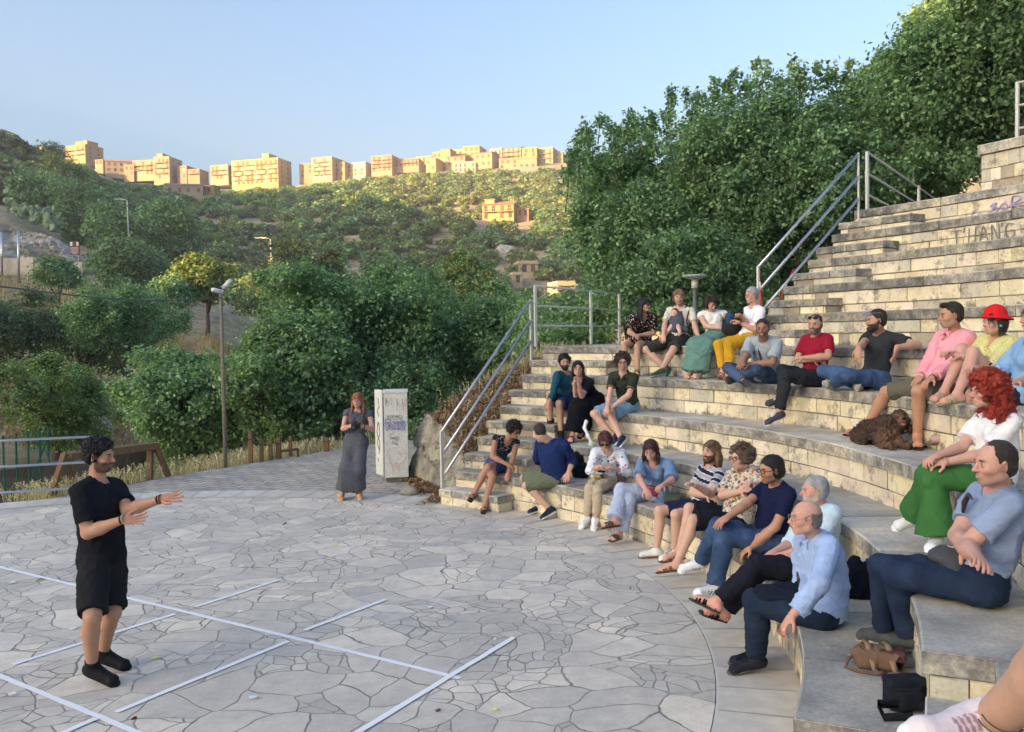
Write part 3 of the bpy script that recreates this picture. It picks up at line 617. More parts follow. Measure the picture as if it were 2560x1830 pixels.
# ------------------------------------------------------------------ bushes and trees all over the far hillside
def bush_mesh(seed, n, size, cols, tall=1.):
    g = rng(seed); bl = [(g.uniform(-.5, .5), g.uniform(-.5, .5), .55*tall+g.uniform(-.2, .3), g.uniform(.3, .55), g.uniform(.3, .55), g.uniform(.3, .5)*tall) for _ in range(7)]
    P, N, r = blob_points(g, bl, n, .3); return leaves(g, P, N, size, cols, 3, .07, up=.6)
OLV = [(.24, .32, .14), (.29, .345, .155), (.20, .30, .135), (.33, .35, .17)]; SHD = [(.17, .28, .14), (.145, .245, .125), (.21, .31, .155)]  # olive and deep green leaf colours of the slope bushes
protos = []
for i, (cl, tl) in enumerate([(SHD+OLV[:1], 1), (MID+OLV, 1.1), (OLV, .9), (GREY, .9), (GREY+OLV, 1), (PALE+OLV, 1), (SHD, 1.2), (YEL+OLV, .8)]):
    V, F, c = bush_mesh(100+i, 1000, .085, cl, tl); protos.append((V, F, c, ['dark green', 'green', 'mid green', 'grey green', 'dull green', 'light green', 'deep green', 'yellowish'][i]))
g = rng(78); cand = []
while len(cand) < 3300:
    r = g.uniform(-.62, .30); Y = 95+g.random()**.8*365; x = r*Y; u = 1280+r*FPX
    if Y < 120 and u < 480: continue
    if Y > 445: continue
    z = gz(x, Y); gap = snoise(np.array([x]), np.array([Y]), .05, 5)[0]
    if gap > .72 and g.random() < .9: continue
    v = 915-FPX*((z-CAM_H)/Y+.0357)
    if u < 230 and 500 < v < 660: continue
    if 370 < u < 720 and 730 < v < 990: continue
    if u < 300 and 640 < v < 760 and g.random() < .8: continue
    if Y < 155 and u < 260: continue
    if 1190 < u < 1330 and 238 < Y < 275: continue
    if 1240 < u < 1400 and 150 < Y < 215 and g.random() < .6: continue
    if v > 830: continue
    cand.append((Y, x, z, u, v))
def pick(u, Y):
    q = g.random(); lit = snoise(np.array([u*.2]), np.array([Y*.2]), .1, 6)[0]  # noise picks random patches of greyer and yellower bushes
    if lit > .35: return int(g.choice([3, 4, 3, 2, 7, 5]))
    return int(g.choice([0, 1, 2, 4, 5, 6, 0, 1, 6, 7] if q < .9 else [7, 5]))
cand.sort(key=lambda c: c[0]); pm = []
for i, (V, F, c, nm) in enumerate(protos):
    o = npmesh('crown', V, F, M_leaf, None, fcol=c); pm.append(o.data); bpy.data.objects.remove(o)
mb = MB().tube([(0, 0, -.3), (.03, 0, .3), (0, .05, .7)], [.05, .04, .02], 5); tr_o = mb.build('trunk', M_bark); tr_me = tr_o.data; bpy.data.objects.remove(tr_o)
nind = 0; SV = []; SF = []; SCc = []; off = 0
for (Y, x, z, u, v) in cand:
    s = g.uniform(1.3, 3.6); k = pick(u, Y); vt = 837-FPX*((z-CAM_H+1.25*s)/Y); rv = np.interp(u, [160, 260, 400, 580, 850, 950, 1100, 1250, 1400], [400, 428, 447, 461, 447, 431, 425, 421, 414])
    rz = g.uniform(0, 6.28)
    sx = s*g.uniform(.9, 1.4)
    if vt < rv+2 and u > 240: continue
    near = nind < 255 and -.60 < x/Y < .12
    if near:
        r = empty('hillside_tree', (x, Y, z-.15*s), protos[k][3]+' bushy tree among many on the valley slope', 'tree', 'bushy trees covering the valley slope, '+protos[k][3])
        for nm_, me_ in (('crown', pm[k]), ('trunk', tr_me)):
            o = bpy.data.objects.new(nm_, me_); COL.objects.link(o); o.parent = r
        r.scale = (sx, sx*g.uniform(.85, 1.15), s); r.rotation_euler = (0, 0, rz); nind += 1
    else:
        V, F, c = protos[k][:3]; m = rng(int(Y*7+x)).permutation(len(F))[:int(len(F)*(.30 if Y < 260 else .2))]
        V = V.reshape(-1, 4, 3)[m]; mid = V.mean(1, keepdims=True); V = (mid+(V-mid)*1.8).reshape(-1, 3)
        cr_, sr_ = math.cos(rz), math.sin(rz); W = np.c_[(V[:, 0]*cr_-V[:, 1]*sr_)*sx+x, (V[:, 0]*sr_+V[:, 1]*cr_)*sx+Y, V[:, 2]*s+z-.15*s]
        SV.append(W); SCc.append(c[m]*g.uniform(.8, 1.2))
SV = np.concatenate(SV); SCc = np.concatenate(SCc)
so = npmesh('hillside_scrub', SV, np.arange(len(SV)).reshape(-1, 4), M_leaf, fcol=SCc)
tag(so, 'mass of green shrubs and trees covering the far hillside below the houses', 'scrub', kind='stuff')
# ------------------------------------------------------------------ houses on the ridge
def wallmat(name, c):
    m = NT(name); n = m.noise(.35, 5, .6); f = m.noise(2.5, 5, .7)
    col = m.mix(1, m.mix(n, tuple(x*.86 for x in c), tuple(x*1.1 for x in c)), m.ramp(f, ((.35, (.9, .89, .87)), (.65, (1.06, 1.05, 1.04)))), 'MULTIPLY'); return m.base(col, .9, 0, .1)
WM = {k: wallmat('render_'+k, c) for k, c in dict(cream=(.37, .29, .19), ochre=(.38, .25, .125), pink=(.38, .22, .155), stone=(.31, .235, .155), pale=(.45, .37, .27), grey=(.29, .25, .20), yellow=(.43, .31, .15)).items()}
M_win = plain('dark_window', (.07, .06, .055), .35, var=.2); M_shut = plain('brown_shutter', (.16, .075, .04), .7, var=.2); M_roof = plain('roof_tiles', (.33, .19, .12), .9, var=.3, scale=1.5); M_rail = plain('balcony_rail', (.30, .22, .15), .7)
def house(label, u0, u1, v0, v1, Y, wall, floors, cols, rot=0, depth=9, roof=None, side=None, balc=0, win='s', group='houses along the ridge', name='ridge_house', tower=None, sideW=0):
    """v0 roof line, v1 base; rot turns the front (deg)"""
    a = at(u0, v1, Y); b = at(u1, v1, Y); H = at(u0, v0, Y).z-a.z; w = b.x-a.x
    c = Vector(((a.x+b.x)/2, Y+depth/2, a.z)); R = math.radians(rot); ax = (Vector((math.cos(R), math.sin(R), 0)), Vector((-math.sin(R), math.cos(R), 0)), Vector((0, 0, 1)))
    o = empty(name, c, label, 'house', group); P = lambda x, y, z: c+ax[0]*x+ax[1]*y+ax[2]*z
    q = random.Random(int(u0*3+v0)); mb = MB(); mb.box(P(0, 0, H/2-1.5), (w, depth, H+3), ax=ax); mb.build('wall', WM[wall], o)
    if roof == 'gable':
        mb = MB(); e = .4; h = w*.10+.5; V = [P(-w/2-e, -depth/2-e, H), P(w/2+e, -depth/2-e, H), P(w/2+e, depth/2+e, H), P(-w/2-e, depth/2+e, H), P(-w/2-e, 0, H+h), P(w/2+e, 0, H+h)]
        mb.add(V, [(0, 1, 5, 4), (2, 3, 4, 5), (0, 4, 3), (1, 2, 5), (3, 2, 1, 0)]); mb.build('roof', M_roof, o)
    else:
        mb = MB(); t = .35
        mb.box(P(0, 0, H+.1), (w+.5, depth+.5, .2), ax=ax)
        for x, y, dx, dy in ((0, -depth/2+.1, w, .2), (0, depth/2-.1, w, .2), (-w/2+.1, 0, .2, depth-.4), (w/2-.1, 0, .2, depth-.4)): mb.box(P(x, y, H+.45), (dx, dy, .5), ax=ax)
        mb.build('roof', WM[wall], o)
    if tower:
        mb = MB(); mb.box(P(tower[0]*w, 0, H+tower[2]/2+.2), (tower[1]*w, depth*.6, tower[2]), ax=ax); mb.box(P(tower[0]*w, 0, H+tower[2]+.3), (tower[1]*w+.5, depth*.6+.5, .2), ax=ax); mb.build('roof_room', WM[wall], o)
    fh = H/floors
    wme = None
    for f in range(floors):
        z = fh*(f+.52)
        for k in range(cols):
            x = -w/2+w*(k+.5+q.uniform(-.08, .08))/cols; door = balc and f > 0
            if q.random() < .08: continue
            ww = min(1.15, w/cols*.42); wh = 1.5 if not door else 2.1
            wo = MB(); wo.box(P(x, -depth/2-.03, z-(.25 if door else 0)), (ww, .10, wh), ax=ax)
            wo.build('window', M_shut if q.random() < .6 else M_win, o)
        if balc and f > 0:
            segs = balc if isinstance(balc, int) else 1
            for s in range(segs):
                bw = w/segs*.8; x = -w/2+w*(s+.5)/segs; mb = MB(); mb.box(P(x, -depth/2-.6, fh*f+.05), (bw, 1.2, .16), ax=ax)
                bo = mb.build('balcony', WM[wall], o); mb = MB(); mb.box(P(x, -depth/2-1.17, fh*f+.98), (bw, .05, .08), ax=ax)
                for kk in range(int(bw/.5)+1): mb.box(P(x-bw/2+.03+kk*(bw-.06)/max(1, int(bw/.5)), -depth/2-1.17, fh*f+.53), (.07, .05, .82), ax=ax)
                mb.build('railing', M_rail, bo)
    if sideW:
        for f in range(floors):
            for y in (-.22, .22):
                for sx in (-1, 1):
                    wo = MB(); wo.box(P(sx*(w/2+.03), depth*y, fh*(f+.52)), (.10, 1., 1.3), ax=ax); wo.build('window', M_win, o)
    return o
B = house
B('pale house corner at the far left edge of the skyline', -30, 12, 330, 372, 262, 'cream', 2, 2, 0, 8)
B('low flat house half hidden by the slope at far left', 72, 115, 369, 396, 480, 'stone', 2, 3, -12, 10)
B('three storey ochre house with a brown top floor, standing alone at left', 163, 232, 366, 400, 470, 'ochre', 3, 4, -22, 12, balc=2, tower=(.15, .55, 2.6), sideW=1)
B('small low house right of the lone ochre one', 240, 262, 402, 420, 450, 'stone', 2, 2, -10, 8)
B('long low grey house with a sloping roof on the left ridge', 258, 318, 404, 432, 448, 'grey', 2, 4, 18, 10, roof='gable')
B('plain stone house wedged left of the balconied block', 312, 338, 415, 440, 446, 'stone', 2, 2, -6, 9)
B('four storey block with brown shutters, left half lower', 334, 392, 404, 438, 446, 'cream', 3, 5, -10, 12, balc=2)
B('four storey cream block with balconies and a raised stair tower', 388, 431, 395, 448, 444, 'cream', 4, 4, -10, 12, balc=1, tower=(-.25, .35, 2.4), sideW=1)
B('two storey pink house between the balconied block and the gap', 446, 474, 418, 447, 446, 'pink', 2, 2, -14, 9)
B('stone house with a terrace left of the long apartment block', 472, 504, 426, 446, 445, 'stone', 2, 3, -10, 9, balc=1)
B('house with a stepped roof just left of the long apartment block', 530, 580, 416, 449, 446, 'cream', 3, 4, -14, 11, balc=1)
B('longest apartment block, five storeys of balconied shuttered windows', 580, 712, 402, 462, 442, 'yellow', 5, 10, -16, 13, balc=4, tower=(.18, .14, 3.2), sideW=1)
B('narrow stone house right of the longest apartment block', 752, 788, 412, 445, 446, 'stone', 3, 2, -10, 10)
B('five storey block with balconies stacked on its left part', 788, 845, 396, 448, 443, 'cream', 5, 4, -18, 15, balc=1, sideW=1)
B('windowless stone block stepping down from the five storey block', 842, 872, 408, 440, 445, 'ochre', 3, 2, -18, 11)
B('wide plain house with a tall left gable end', 870, 930, 410, 440, 446, 'pale', 3, 3, -24, 12)
B('pink balconied house standing above its neighbours', 934, 990, 392, 428, 444, 'pink', 4, 4, -16, 12, balc=2, sideW=1)
B('low house with a long terrace right of the pink one', 990, 1052, 400, 417, 446, 'stone', 2, 6, -10, 10, balc=1)
B('small stepped stone house behind the terrace house', 1045, 1085, 394, 418, 458, 'cream', 3, 3, -12, 10)
B('yellow fronted house below the stone gable', 1072, 1098, 398, 426, 436, 'yellow', 2, 2, -18, 10)
B('tall stone gable house left of the cluster top', 1092, 1140, 382, 428, 446, 'ochre', 4, 4, -20, 14, tower=(.1, .5, 2))
B('low white plastered house at the lower edge of the cluster', 1138, 1192, 408, 430, 428, 'pale', 2, 5, -8, 8)
B('large stone house under the cluster top', 1120, 1170, 392, 414, 440, 'stone', 2, 3, -14, 10, roof='gable')
B('square tower like house on the cluster skyline', 1165, 1208, 368, 402, 455, 'ochre', 3, 3, -16, 12)
B('yellow rooftop house left of the tower like one', 1132, 1162, 377, 400, 458, 'yellow', 2, 2, -10, 9)
B('broad brown stone house with three tall openings', 1192, 1240, 382, 418, 440, 'stone', 2, 3, -18, 11, roof='gable')
B('house with covered balconies at the top of the cluster', 1236, 1268, 374, 408, 452, 'pale', 3, 3, -24, 12, balc=1)
B('highest pyramid roofed house of the cluster', 1262, 1312, 370, 412, 450, 'cream', 4, 4, -16, 13, roof='gable', balc=1)
B('long stone retaining house beneath the highest one', 1250, 1345, 398, 422, 438, 'stone', 2, 6, -8, 8)
B('tall narrow ochre house right of the highest one', 1312, 1350, 372, 410, 446, 'ochre', 4, 2, -14, 12)
B('grey sided house with a balcony near the right end of the ridge', 1350, 1392, 372, 410, 448, 'cream', 3, 3, -18, 12, balc=1, sideW=1)
B('last houses of the ridge seen before the carob trees', 1392, 1412, 382, 415, 450, 'grey', 3, 2, -10, 10)
B('low shed at the right end of the ridge', 1412, 1460, 392, 415, 452, 'stone', 1, 3, -6, 8)
B('small yellow villa with arched upper windows alone in the sunlit slope', 1212, 1292, 512, 549, 258, 'yellow', 2, 4, -12, 8, roof='gable', balc=2, group='single buildings on the slope', tower=(-.3, .3, 1.6))
B('little pink outbuilding at the right side of the yellow villa', 1294, 1324, 524, 541, 260, 'pink', 1, 2, -6, 5, group='single buildings on the slope')
B('roofless pale ruin on the lower slope', 1290, 1340, 660, 684, 185, 'pale', 1, 2, 10, 6, group='single buildings on the slope')
B('tiny white hut below the roofless ruin', 1278, 1302, 688, 706, 178, 'pale', 1, 1, 10, 4, group='single buildings on the slope')
B('white shed behind the short landing railing', 1383, 1430, 715, 740, 120, 'pale', 1, 1, 14, 5, group='single buildings on the slope')
B('long unfinished concrete building with dark square openings below the ridge', 410, 500, 464, 487, 330, 'grey', 1, 4, 14, 6, group='single buildings on the slope')
B('low ochre ruin wall right of the unfinished concrete building', 482, 540, 468, 484, 335, 'ochre', 1, 2, -10, 5, group='single buildings on the slope')
# ------------------------------------------------------------------ bodies and clothes as smooth implicit surfaces
f32 = np.float32
A3 = lambda v: np.array(v, float)
def nrm(v): v = A3(v); return v/(np.linalg.norm(v)+1e-9)
def Cn(a, b, ra, rb, k=.02, flat=None, cut=None, op=1):
    """rounded cone; flat=(axis, factor) squeezes it, cut=[(point, normal)] clips it"""
    return dict(t='c', a=A3(a), b=A3(b), ra=ra, rb=rb, k=k, flat=flat, cut=cut, op=op)
def El(c, ax, r, k=.02, op=1, cut=None): return dict(t='e', c=A3(c), ax=np.array([A3(x) for x in ax]), r=A3(r), k=k, op=op, cut=cut)
def Bx(c, ax, half, rr=.02, k=.02, op=1, cut=None): return dict(t='b', c=A3(c), ax=np.array([A3(x) for x in ax]), r=A3(half), rr=rr, k=k, op=op, cut=cut)
def bounds(ps, pad):
    lo = np.full(3, 1e9); hi = -lo
    for q in ps:
        if q['op'] < 0: continue
        if q['t'] == 'c':
            m = max(q['ra'], q['rb']); lo = np.minimum(lo, np.minimum(q['a'], q['b'])-m); hi = np.maximum(hi, np.maximum(q['a'], q['b'])+m)
        else:
            e = np.sqrt(((q['ax']*q['r'][:, None])**2).sum(0)); lo = np.minimum(lo, q['c']-e); hi = np.maximum(hi, q['c']+e)
    return lo-pad, hi+pad
def field(ps, h, box=None):
    lo, hi = box if box is not None else bounds(ps, 3*h)
    n = np.maximum(np.ceil((hi-lo)/h).astype(int)+1, 4); Fd = np.full(n, 1., f32)
    ax = [lo[i]+h*np.arange(n[i]) for i in range(3)]
    for q in ps:
        l2, h2 = bounds([{**q, 'op': 1}], q['k']+2*h); i0 = np.clip(np.floor((l2-lo)/h).astype(int), 0, n-1); i1 = np.clip(np.ceil((h2-lo)/h).astype(int)+1, 0, n)
        if (i1-i0 < 1).any(): continue
        sl = tuple(slice(a, b) for a, b in zip(i0, i1)); X = ax[0][sl[0]][:, None, None]; Y = ax[1][sl[1]][None, :, None]; Z = ax[2][sl[2]][None, None, :]
        if q['t'] == 'c':
            a, b = q['a'], q['b']; px, py, pz = X-a[0], Y-a[1], Z-a[2]; s_ = 1.
            if q['flat'] is not None:
                nn, fk = q['flat']; nn = nrm(nn); t = (px*nn[0]+py*nn[1]+pz*nn[2])*(1/fk-1); px = px+nn[0]*t; py = py+nn[1]*t; pz = pz+nn[2]*t; s_ = fk**.5
                ba = b-a; ba = ba+nn*(ba@nn)*(1/fk-1)
            else: ba = b-a
            L2 = ba@ba+1e-12; t = np.clip((px*ba[0]+py*ba[1]+pz*ba[2])/L2, 0, 1)
            d = (np.sqrt((px-ba[0]*t)**2+(py-ba[1]*t)**2+(pz-ba[2]*t)**2)-(q['ra']+(q['rb']-q['ra'])*t))*s_
        elif q['t'] == 'b':
            c = q['c']; px, py, pz = X-c[0], Y-c[1], Z-c[2]; u = [np.abs(px*m[0]+py*m[1]+pz*m[2])-b_+q['rr'] for m, b_ in zip(q['ax'], q['r'])]
            d = np.sqrt(sum(np.maximum(a, 0)**2 for a in u))+np.minimum(np.maximum(np.maximum(u[0], u[1]), u[2]), 0)-q['rr']
        else:
            c = q['c']; px, py, pz = X-c[0], Y-c[1], Z-c[2]; u = [(px*m[0]+py*m[1]+pz*m[2]) for m in q['ax']]
            k0 = np.sqrt(sum((a/b)**2 for a, b in zip(u, q['r']))); k1 = np.sqrt(sum((a/b**2)**2 for a, b in zip(u, q['r'])))+1e-9; d = k0*(k0-1)/k1
        if q['cut']:
            for (cp_, cn) in q['cut']: d = np.maximum(d, (X-cp_[0])*cn[0]+(Y-cp_[1])*cn[1]+(Z-cp_[2])*cn[2])
        G = Fd[sl]; k = q['k']
        if q['op'] > 0: hh = np.clip(.5+.5*(G-d)/k, 0, 1); Fd[sl] = G*(1-hh)+d*hh-k*hh*(1-hh)
        else: hh = np.clip(.5-.5*(G+d)/k, 0, 1); Fd[sl] = G*(1-hh)-d*hh+k*hh*(1-hh)
    return Fd, lo, ax
def nets(Fd, lo, h):
    S = Fd < 0; n = np.array(Fd.shape); cnt = np.zeros(n-1, np.int8)
    off = [(i, j, k) for i in (0, 1) for j in (0, 1) for k in (0, 1)]
    for o in off: cnt += S[o[0]:n[0]-1+o[0], o[1]:n[1]-1+o[1], o[2]:n[2]-1+o[2]]
    act = (cnt > 0) & (cnt < 8); idx = np.argwhere(act)
    if not len(idx): return np.zeros((0, 3)), np.zeros((0, 4), int)
    vals = np.stack([Fd[idx[:, 0]+o[0], idx[:, 1]+o[1], idx[:, 2]+o[2]] for o in off], 1); O = np.array(off, float)
    acc = np.zeros((len(idx), 3)); w = np.zeros(len(idx))
    for a in range(8):
        for b in range(a+1, 8):
            if np.abs(O[a]-O[b]).sum() != 1: continue
            va, vb = vals[:, a], vals[:, b]; m = (va < 0) != (vb < 0); t = np.where(m, va/(va-vb+1e-12), 0)
            acc += (O[a]+(O[b]-O[a])*t[:, None])*m[:, None]; w += m
    V = lo+h*(idx+acc/w[:, None]); vid = np.full(act.shape, -1); vid[tuple(idx.T)] = np.arange(len(idx)); F = []
    for ax in range(3):
        u, v = [(1, 2), (2, 0), (0, 1)][ax]
        s0 = [slice(None)]*3; s1 = [slice(None)]*3; s0[ax] = slice(0, n[ax]-1); s1[ax] = slice(1, n[ax])
        for q in (u, v): s0[q] = slice(1, n[q]-1); s1[q] = slice(1, n[q]-1)
        A, Bq = S[tuple(s0)], S[tuple(s1)]; E_ = np.argwhere(A != Bq)
        if not len(E_): continue
        ins = A[tuple(E_.T)]; g = E_.copy(); g[:, u] += 1; g[:, v] += 1
        def cell(du, dv): c = g.copy(); c[:, u] += du; c[:, v] += dv; return vid[tuple(c.T)]
        q = np.stack([cell(-1, -1), cell(0, -1), cell(0, 0), cell(-1, 0)], 1); q = np.where(ins[:, None], q, q[:, ::-1]); F.append(q)
    F = np.concatenate(F); return V, F[(F >= 0).all(1)]
def iso(ps, h, disp=None, box=None):
    Fd, lo, ax = field(ps, h, box)
    if disp is not None:
        m = np.abs(Fd) < .05; ii = np.argwhere(m); Pn = np.stack([ax[i][ii[:, i]] for i in range(3)], 1); Fd[m] += disp(Pn).astype(f32)
    return nets(Fd, lo, h)
def wrinkle(seed, amp=.004, fr=38):
    g = rng(seed); D = g.normal(size=(6, 3)); D /= np.linalg.norm(D, axis=1)[:, None]; ph = g.uniform(0, 6, 6)
    def f(P):
        o = 0
        for k in range(3):
            w = P@D[k]*fr*(.6+.4*k)+ph[k]+1.6*np.sin(P@D[k+3]*fr*.35+ph[k+3]); o = o+(1-np.abs(np.sin(w*.5)))**2*(.9-.2*k)
        m = .5+.5*np.sin(P@D[4]*9+ph[1]); return np.minimum(-(o-.6)*amp*(.4+m), .0015)
    return f
# ---- materials for people
def m_skin():
    m = NT('skin'); n = m.noise(55, 4, .6); col = m.mix(1, m.attr(), m.ramp(n, ((.3, (.93, .92, .92)), (.7, (1.06, 1.05, 1.04)))), 'MULTIPLY')
    m.base(col, .52, 0, .35); m.b.inputs['Subsurface Weight'].default_value = 0; return m.m
def m_cloth(name='cloth', bump=.35, var=.10):
    m = NT(name); c = m.coord(); n = m.noise(9, 5, .6, c); f = m.noise(420, 2, .5, c)
    col = m.mix(1, m.attr(), m.ramp(n, ((.3, (1-var,)*3), (.7, (1+var,)*3))), 'MULTIPLY'); m.bump(m.math('ADD', m.math('MULTIPLY', m.noise(13, 3, .55, c, 1.8), 3.2), m.math('ADD', m.noise(60, 4, .6, c), m.math('MULTIPLY', f, .3))), bump, .008); return m.base(col, .9, 0, .12)
def m_denim():
    m = NT('denim'); c = m.coord(); n = m.noise(6, 6, .7, c); f = m.noise(160, 3, .7, c)
    col = m.mix(1, m.attr(), m.ramp(n, ((.32, (.65, .68, .74)), (.6, (1.15, 1.12, 1.1)), (.75, (1.7, 1.6, 1.45)))), 'MULTIPLY'); col = m.mix(.5, col, m.mix(1, col, m.ramp(f, ((.3, (.75,)*3), (.7, (1.25,)*3))), 'MULTIPLY')); m.bump(m.math('ADD', m.math('MULTIPLY', m.noise(15, 3, .55, c, 1.8), 3.), m.noise(70, 4, .6, c)), .4, .008); return m.base(col, .9, 0, .1)
def m_pat(name, base, spots, scale, thr=.45, sec=None):
    m = NT('patterned_'+name); c = m.coord(); w = m.n('TexNoise', Scale=scale*.8, Detail=2.0); m.l(c, w.inputs['Vector'])
    s = m.n('VectorMath', _operation='SCALE'); m.l(w.outputs['Color'], s.inputs[0]); s.inputs['Scale'].default_value = .9/scale
    a = m.n('VectorMath', _operation='ADD'); m.l(c, a.inputs[0]); m.l(s.outputs[0], a.inputs[1])
    v = m.n('TexVoronoi', Scale=scale); m.l(a.outputs[0], v.inputs['Vector']); sp = m.n('SeparateColor'); m.l(v.outputs['Color'], sp.inputs[0])
    stops = [(i/len(spots), q) for i, q in enumerate(spots)]; r = m.n('ValToRGB'); r.color_ramp.interpolation = 'CONSTANT'; e = r.color_ramp.elements
    while len(e) < len(stops): e.new(.5)
    for k, (p_, q) in enumerate(stops): e[k].position = p_; e[k].color = (*q, 1)
    m.l(sp.outputs[0], r.inputs[0]); mask = m.ramp(v.outputs['Distance'], ((thr-.06, (1, 1, 1)), (thr, (0, 0, 0)))); col = m.mix(mask, base, r.outputs[0])
    m.bump(m.noise(60, 4, .6, c), .3, .004); return m.base(col, .9, 0, .12)
def m_hair():
    m = NT('hair'); c = m.coord(); n = m.noise(120, 5, .75, c, 1.5); col = m.mix(1, m.attr(), m.ramp(n, ((.3, (.55,)*3), (.7, (1.5,)*3))), 'MULTIPLY'); m.bump(n, .8, .006); return m.base(col, .55, 0, .35)
M_skin, M_cloth, M_denim, M_hair = m_skin(), m_cloth(), m_denim(), m_hair()
M_shoe = m_cloth('shoe_leather', .2, .12); M_shoe.node_tree.nodes['Principled BSDF'].inputs['Roughness'].default_value = .6
M_black = plain('black_plastic', (.015, .015, .018), .35); M_lens = plain('tinted_glass', (.03, .015, .01), .08, spec=.8)
M_knob = attrmat('small_goods', .6, .1, 20)
class Person: pass
def setup(pose):
    q = Person(); q.name, q.s, haz, hp, J = pose; s = q.s
    ks = ['P', 'N', 'H', 'SL', 'SR', 'EL', 'ER', 'WL', 'WR', 'HL', 'HR', 'KL', 'KR', 'AL', 'AR', 'TL', 'TR']
    for k, v in zip(ks, J): setattr(q, k, A3(v)/1000)
    q.u = nrm(q.N-q.P); q.l = nrm(q.SL-q.SR); q.f = nrm(np.cross(q.l, q.u)); q.l = nrm(np.cross(q.u, q.f))
    q.lh = nrm(q.HL-q.HR); q.fh = nrm(np.cross(q.lh, q.u))
    a, p = math.radians(haz), math.radians(hp)
    q.hf = nrm((math.cos(a)*math.cos(p), math.sin(a)*math.cos(p), math.sin(p))); q.hl = nrm(np.cross((0, 0, 1), q.hf)); q.hu = np.cross(q.hf, q.hl); return q
def foot_frame(q, sd):
    K, A, T_ = (getattr(q, x+sd) for x in 'KAT'); d = T_-A; n = K-A; n = nrm(n-d*(n@d)/(d@d)); g = nrm((T_-n*.02)-(A-n*.07)); n = nrm(n-g*(n@g)); w = np.cross(n, g); return A, T_, g, n, w
def hand_prims(q, sd, spec, sc=1.):
    W, E_ = getattr(q, 'W'+sd), getattr(q, 'E'+sd); fa = nrm(W-E_); hd = nrm(spec.get('dir', fa)); pn = A3(spec.get('palm', -q.f*.3-np.array([0, 0, 1.]))); pn = nrm(pn-hd*(pn@hd))
    side = np.cross(hd, pn)*(1 if sd == 'L' else -1); s = q.s*sc   # side = towards the thumb
    cu = spec.get('curl', .5); ps = [El(W+hd*.045*s, (hd, side, pn), (.052*s, .040*s, .017*s), .012), Cn(W-fa*.01, W+hd*.03*s, .024*s, .028*s, .015, (pn, .75))]
    for i, (o, L, r) in enumerate(((.028, .070, .0088), (.0095, .080, .0090), (-.0095, .074, .0086), (-.027, .058, .0078))):
        b = W+hd*.082*s+side*o*s; spread = spec.get('spread', .08)*(o/.028); d = nrm(hd+side*spread); c = cu*(1+.12*i)
        seg = [L*.45, L*.32, L*.27]; pt = b; ang = c*.45
        for j, sl in enumerate(seg):
            dd = nrm(d*math.cos(ang)+pn*math.sin(ang)); nx = pt+dd*sl*s; ps.append(Cn(pt, nx, r*s*(1-.08*j), r*s*(.94-.08*j), .004)); pt = nx; ang += c*.75
    tb = W+hd*.022*s+side*.022*s; t1 = nrm(hd*.65+side*(.75 if cu < 1 else .4)+pn*(.25+.35*min(cu, 1))); t2 = nrm(hd*.85+side*.30+pn*(.2+.4*min(cu, 1)))
    ps += [Cn(tb, tb+t1*.045*s, .015*s, .0115*s, .01), Cn(tb+t1*.045*s, tb+t1*.045*s+t2*.038*s, .0105*s, .0085*s, .004)]
    return ps
def head_prims(q, o):
    s = q.s*o.get('headk', 1.)*.97; c = q.H; X = (q.hl, q.hf, q.hu); pt = lambda l, f, u: c+(q.hl*l+q.hf*f+q.hu*u)*s
    ps = [El(pt(0, -.012, .030), X, (.074*s, .094*s, .084*s), .01), El(pt(0, .022, -.03), X, (.060*s, .066*s, .078*s), .03), El(pt(0, .055, -.086), X, (.030*s, .026*s, .022*s), .025),
          Cn(pt(.045, .0, -.065), pt(.012, .06, -.092), .02*s, .017*s, .02), Cn(pt(-.045, .0, -.065), pt(-.012, .06, -.092), .02*s, .017*s, .02),
          Cn(pt(.028, .079, .020), pt(-.028, .079, .020), .0125*s, .0125*s, .012), El(pt(.040, .058, -.028), X, (.021*s, .022*s, .02*s), .02), El(pt(-.040, .058, -.028), X, (.021*s, .022*s, .02*s), .02),
          El(pt(.030, .094, .001), X, (.017*s, .013*s, .010*s), .008, -1), El(pt(-.030, .094, .001), X, (.017*s, .013*s, .010*s), .008, -1),
          El(pt(.030, .0745, .001), X, (.0125*s,)*3, .003), El(pt(-.030, .0745, .001), X, (.0125*s,)*3, .003),
          Cn(pt(0, .086, .008), pt(0, .108, -.028), .0075*s, .0125*s, .010), El(pt(.011, .096, -.033), X, (.008*s,)*3, .006), El(pt(-.011, .096, -.033), X, (.008*s,)*3, .006),
          El(pt(0, .076, -.062), X, (.026*s, .018*s, .018*s), .015), Cn(pt(.017, .086, -.0575), pt(-.017, .086, -.0575), .0065*s, .0065*s, .005), Cn(pt(.014, .087, -.067), pt(-.014, .087, -.067), .0075*s, .0075*s, .005)]
    for g in (1, -1): ps += [El(pt(.078*g, -.008, -.008), (nrm(q.hl*g*.9-q.hf*.45), nrm(q.hf+q.hl*g*.5), q.hu), (.007*s, .017*s, .030*s), .006), El(pt(.085*g, -.004, -.006), X, (.006*s, .009*s, .016*s), .004, -1)]
    nb = q.N+q.u*.0; ps += [Cn(nb-q.u*.02, pt(0, -.018, -.05), .056*s*o.get('neckk', 1), .052*s*o.get('neckk', 1), .03)]
    return ps, pt, s
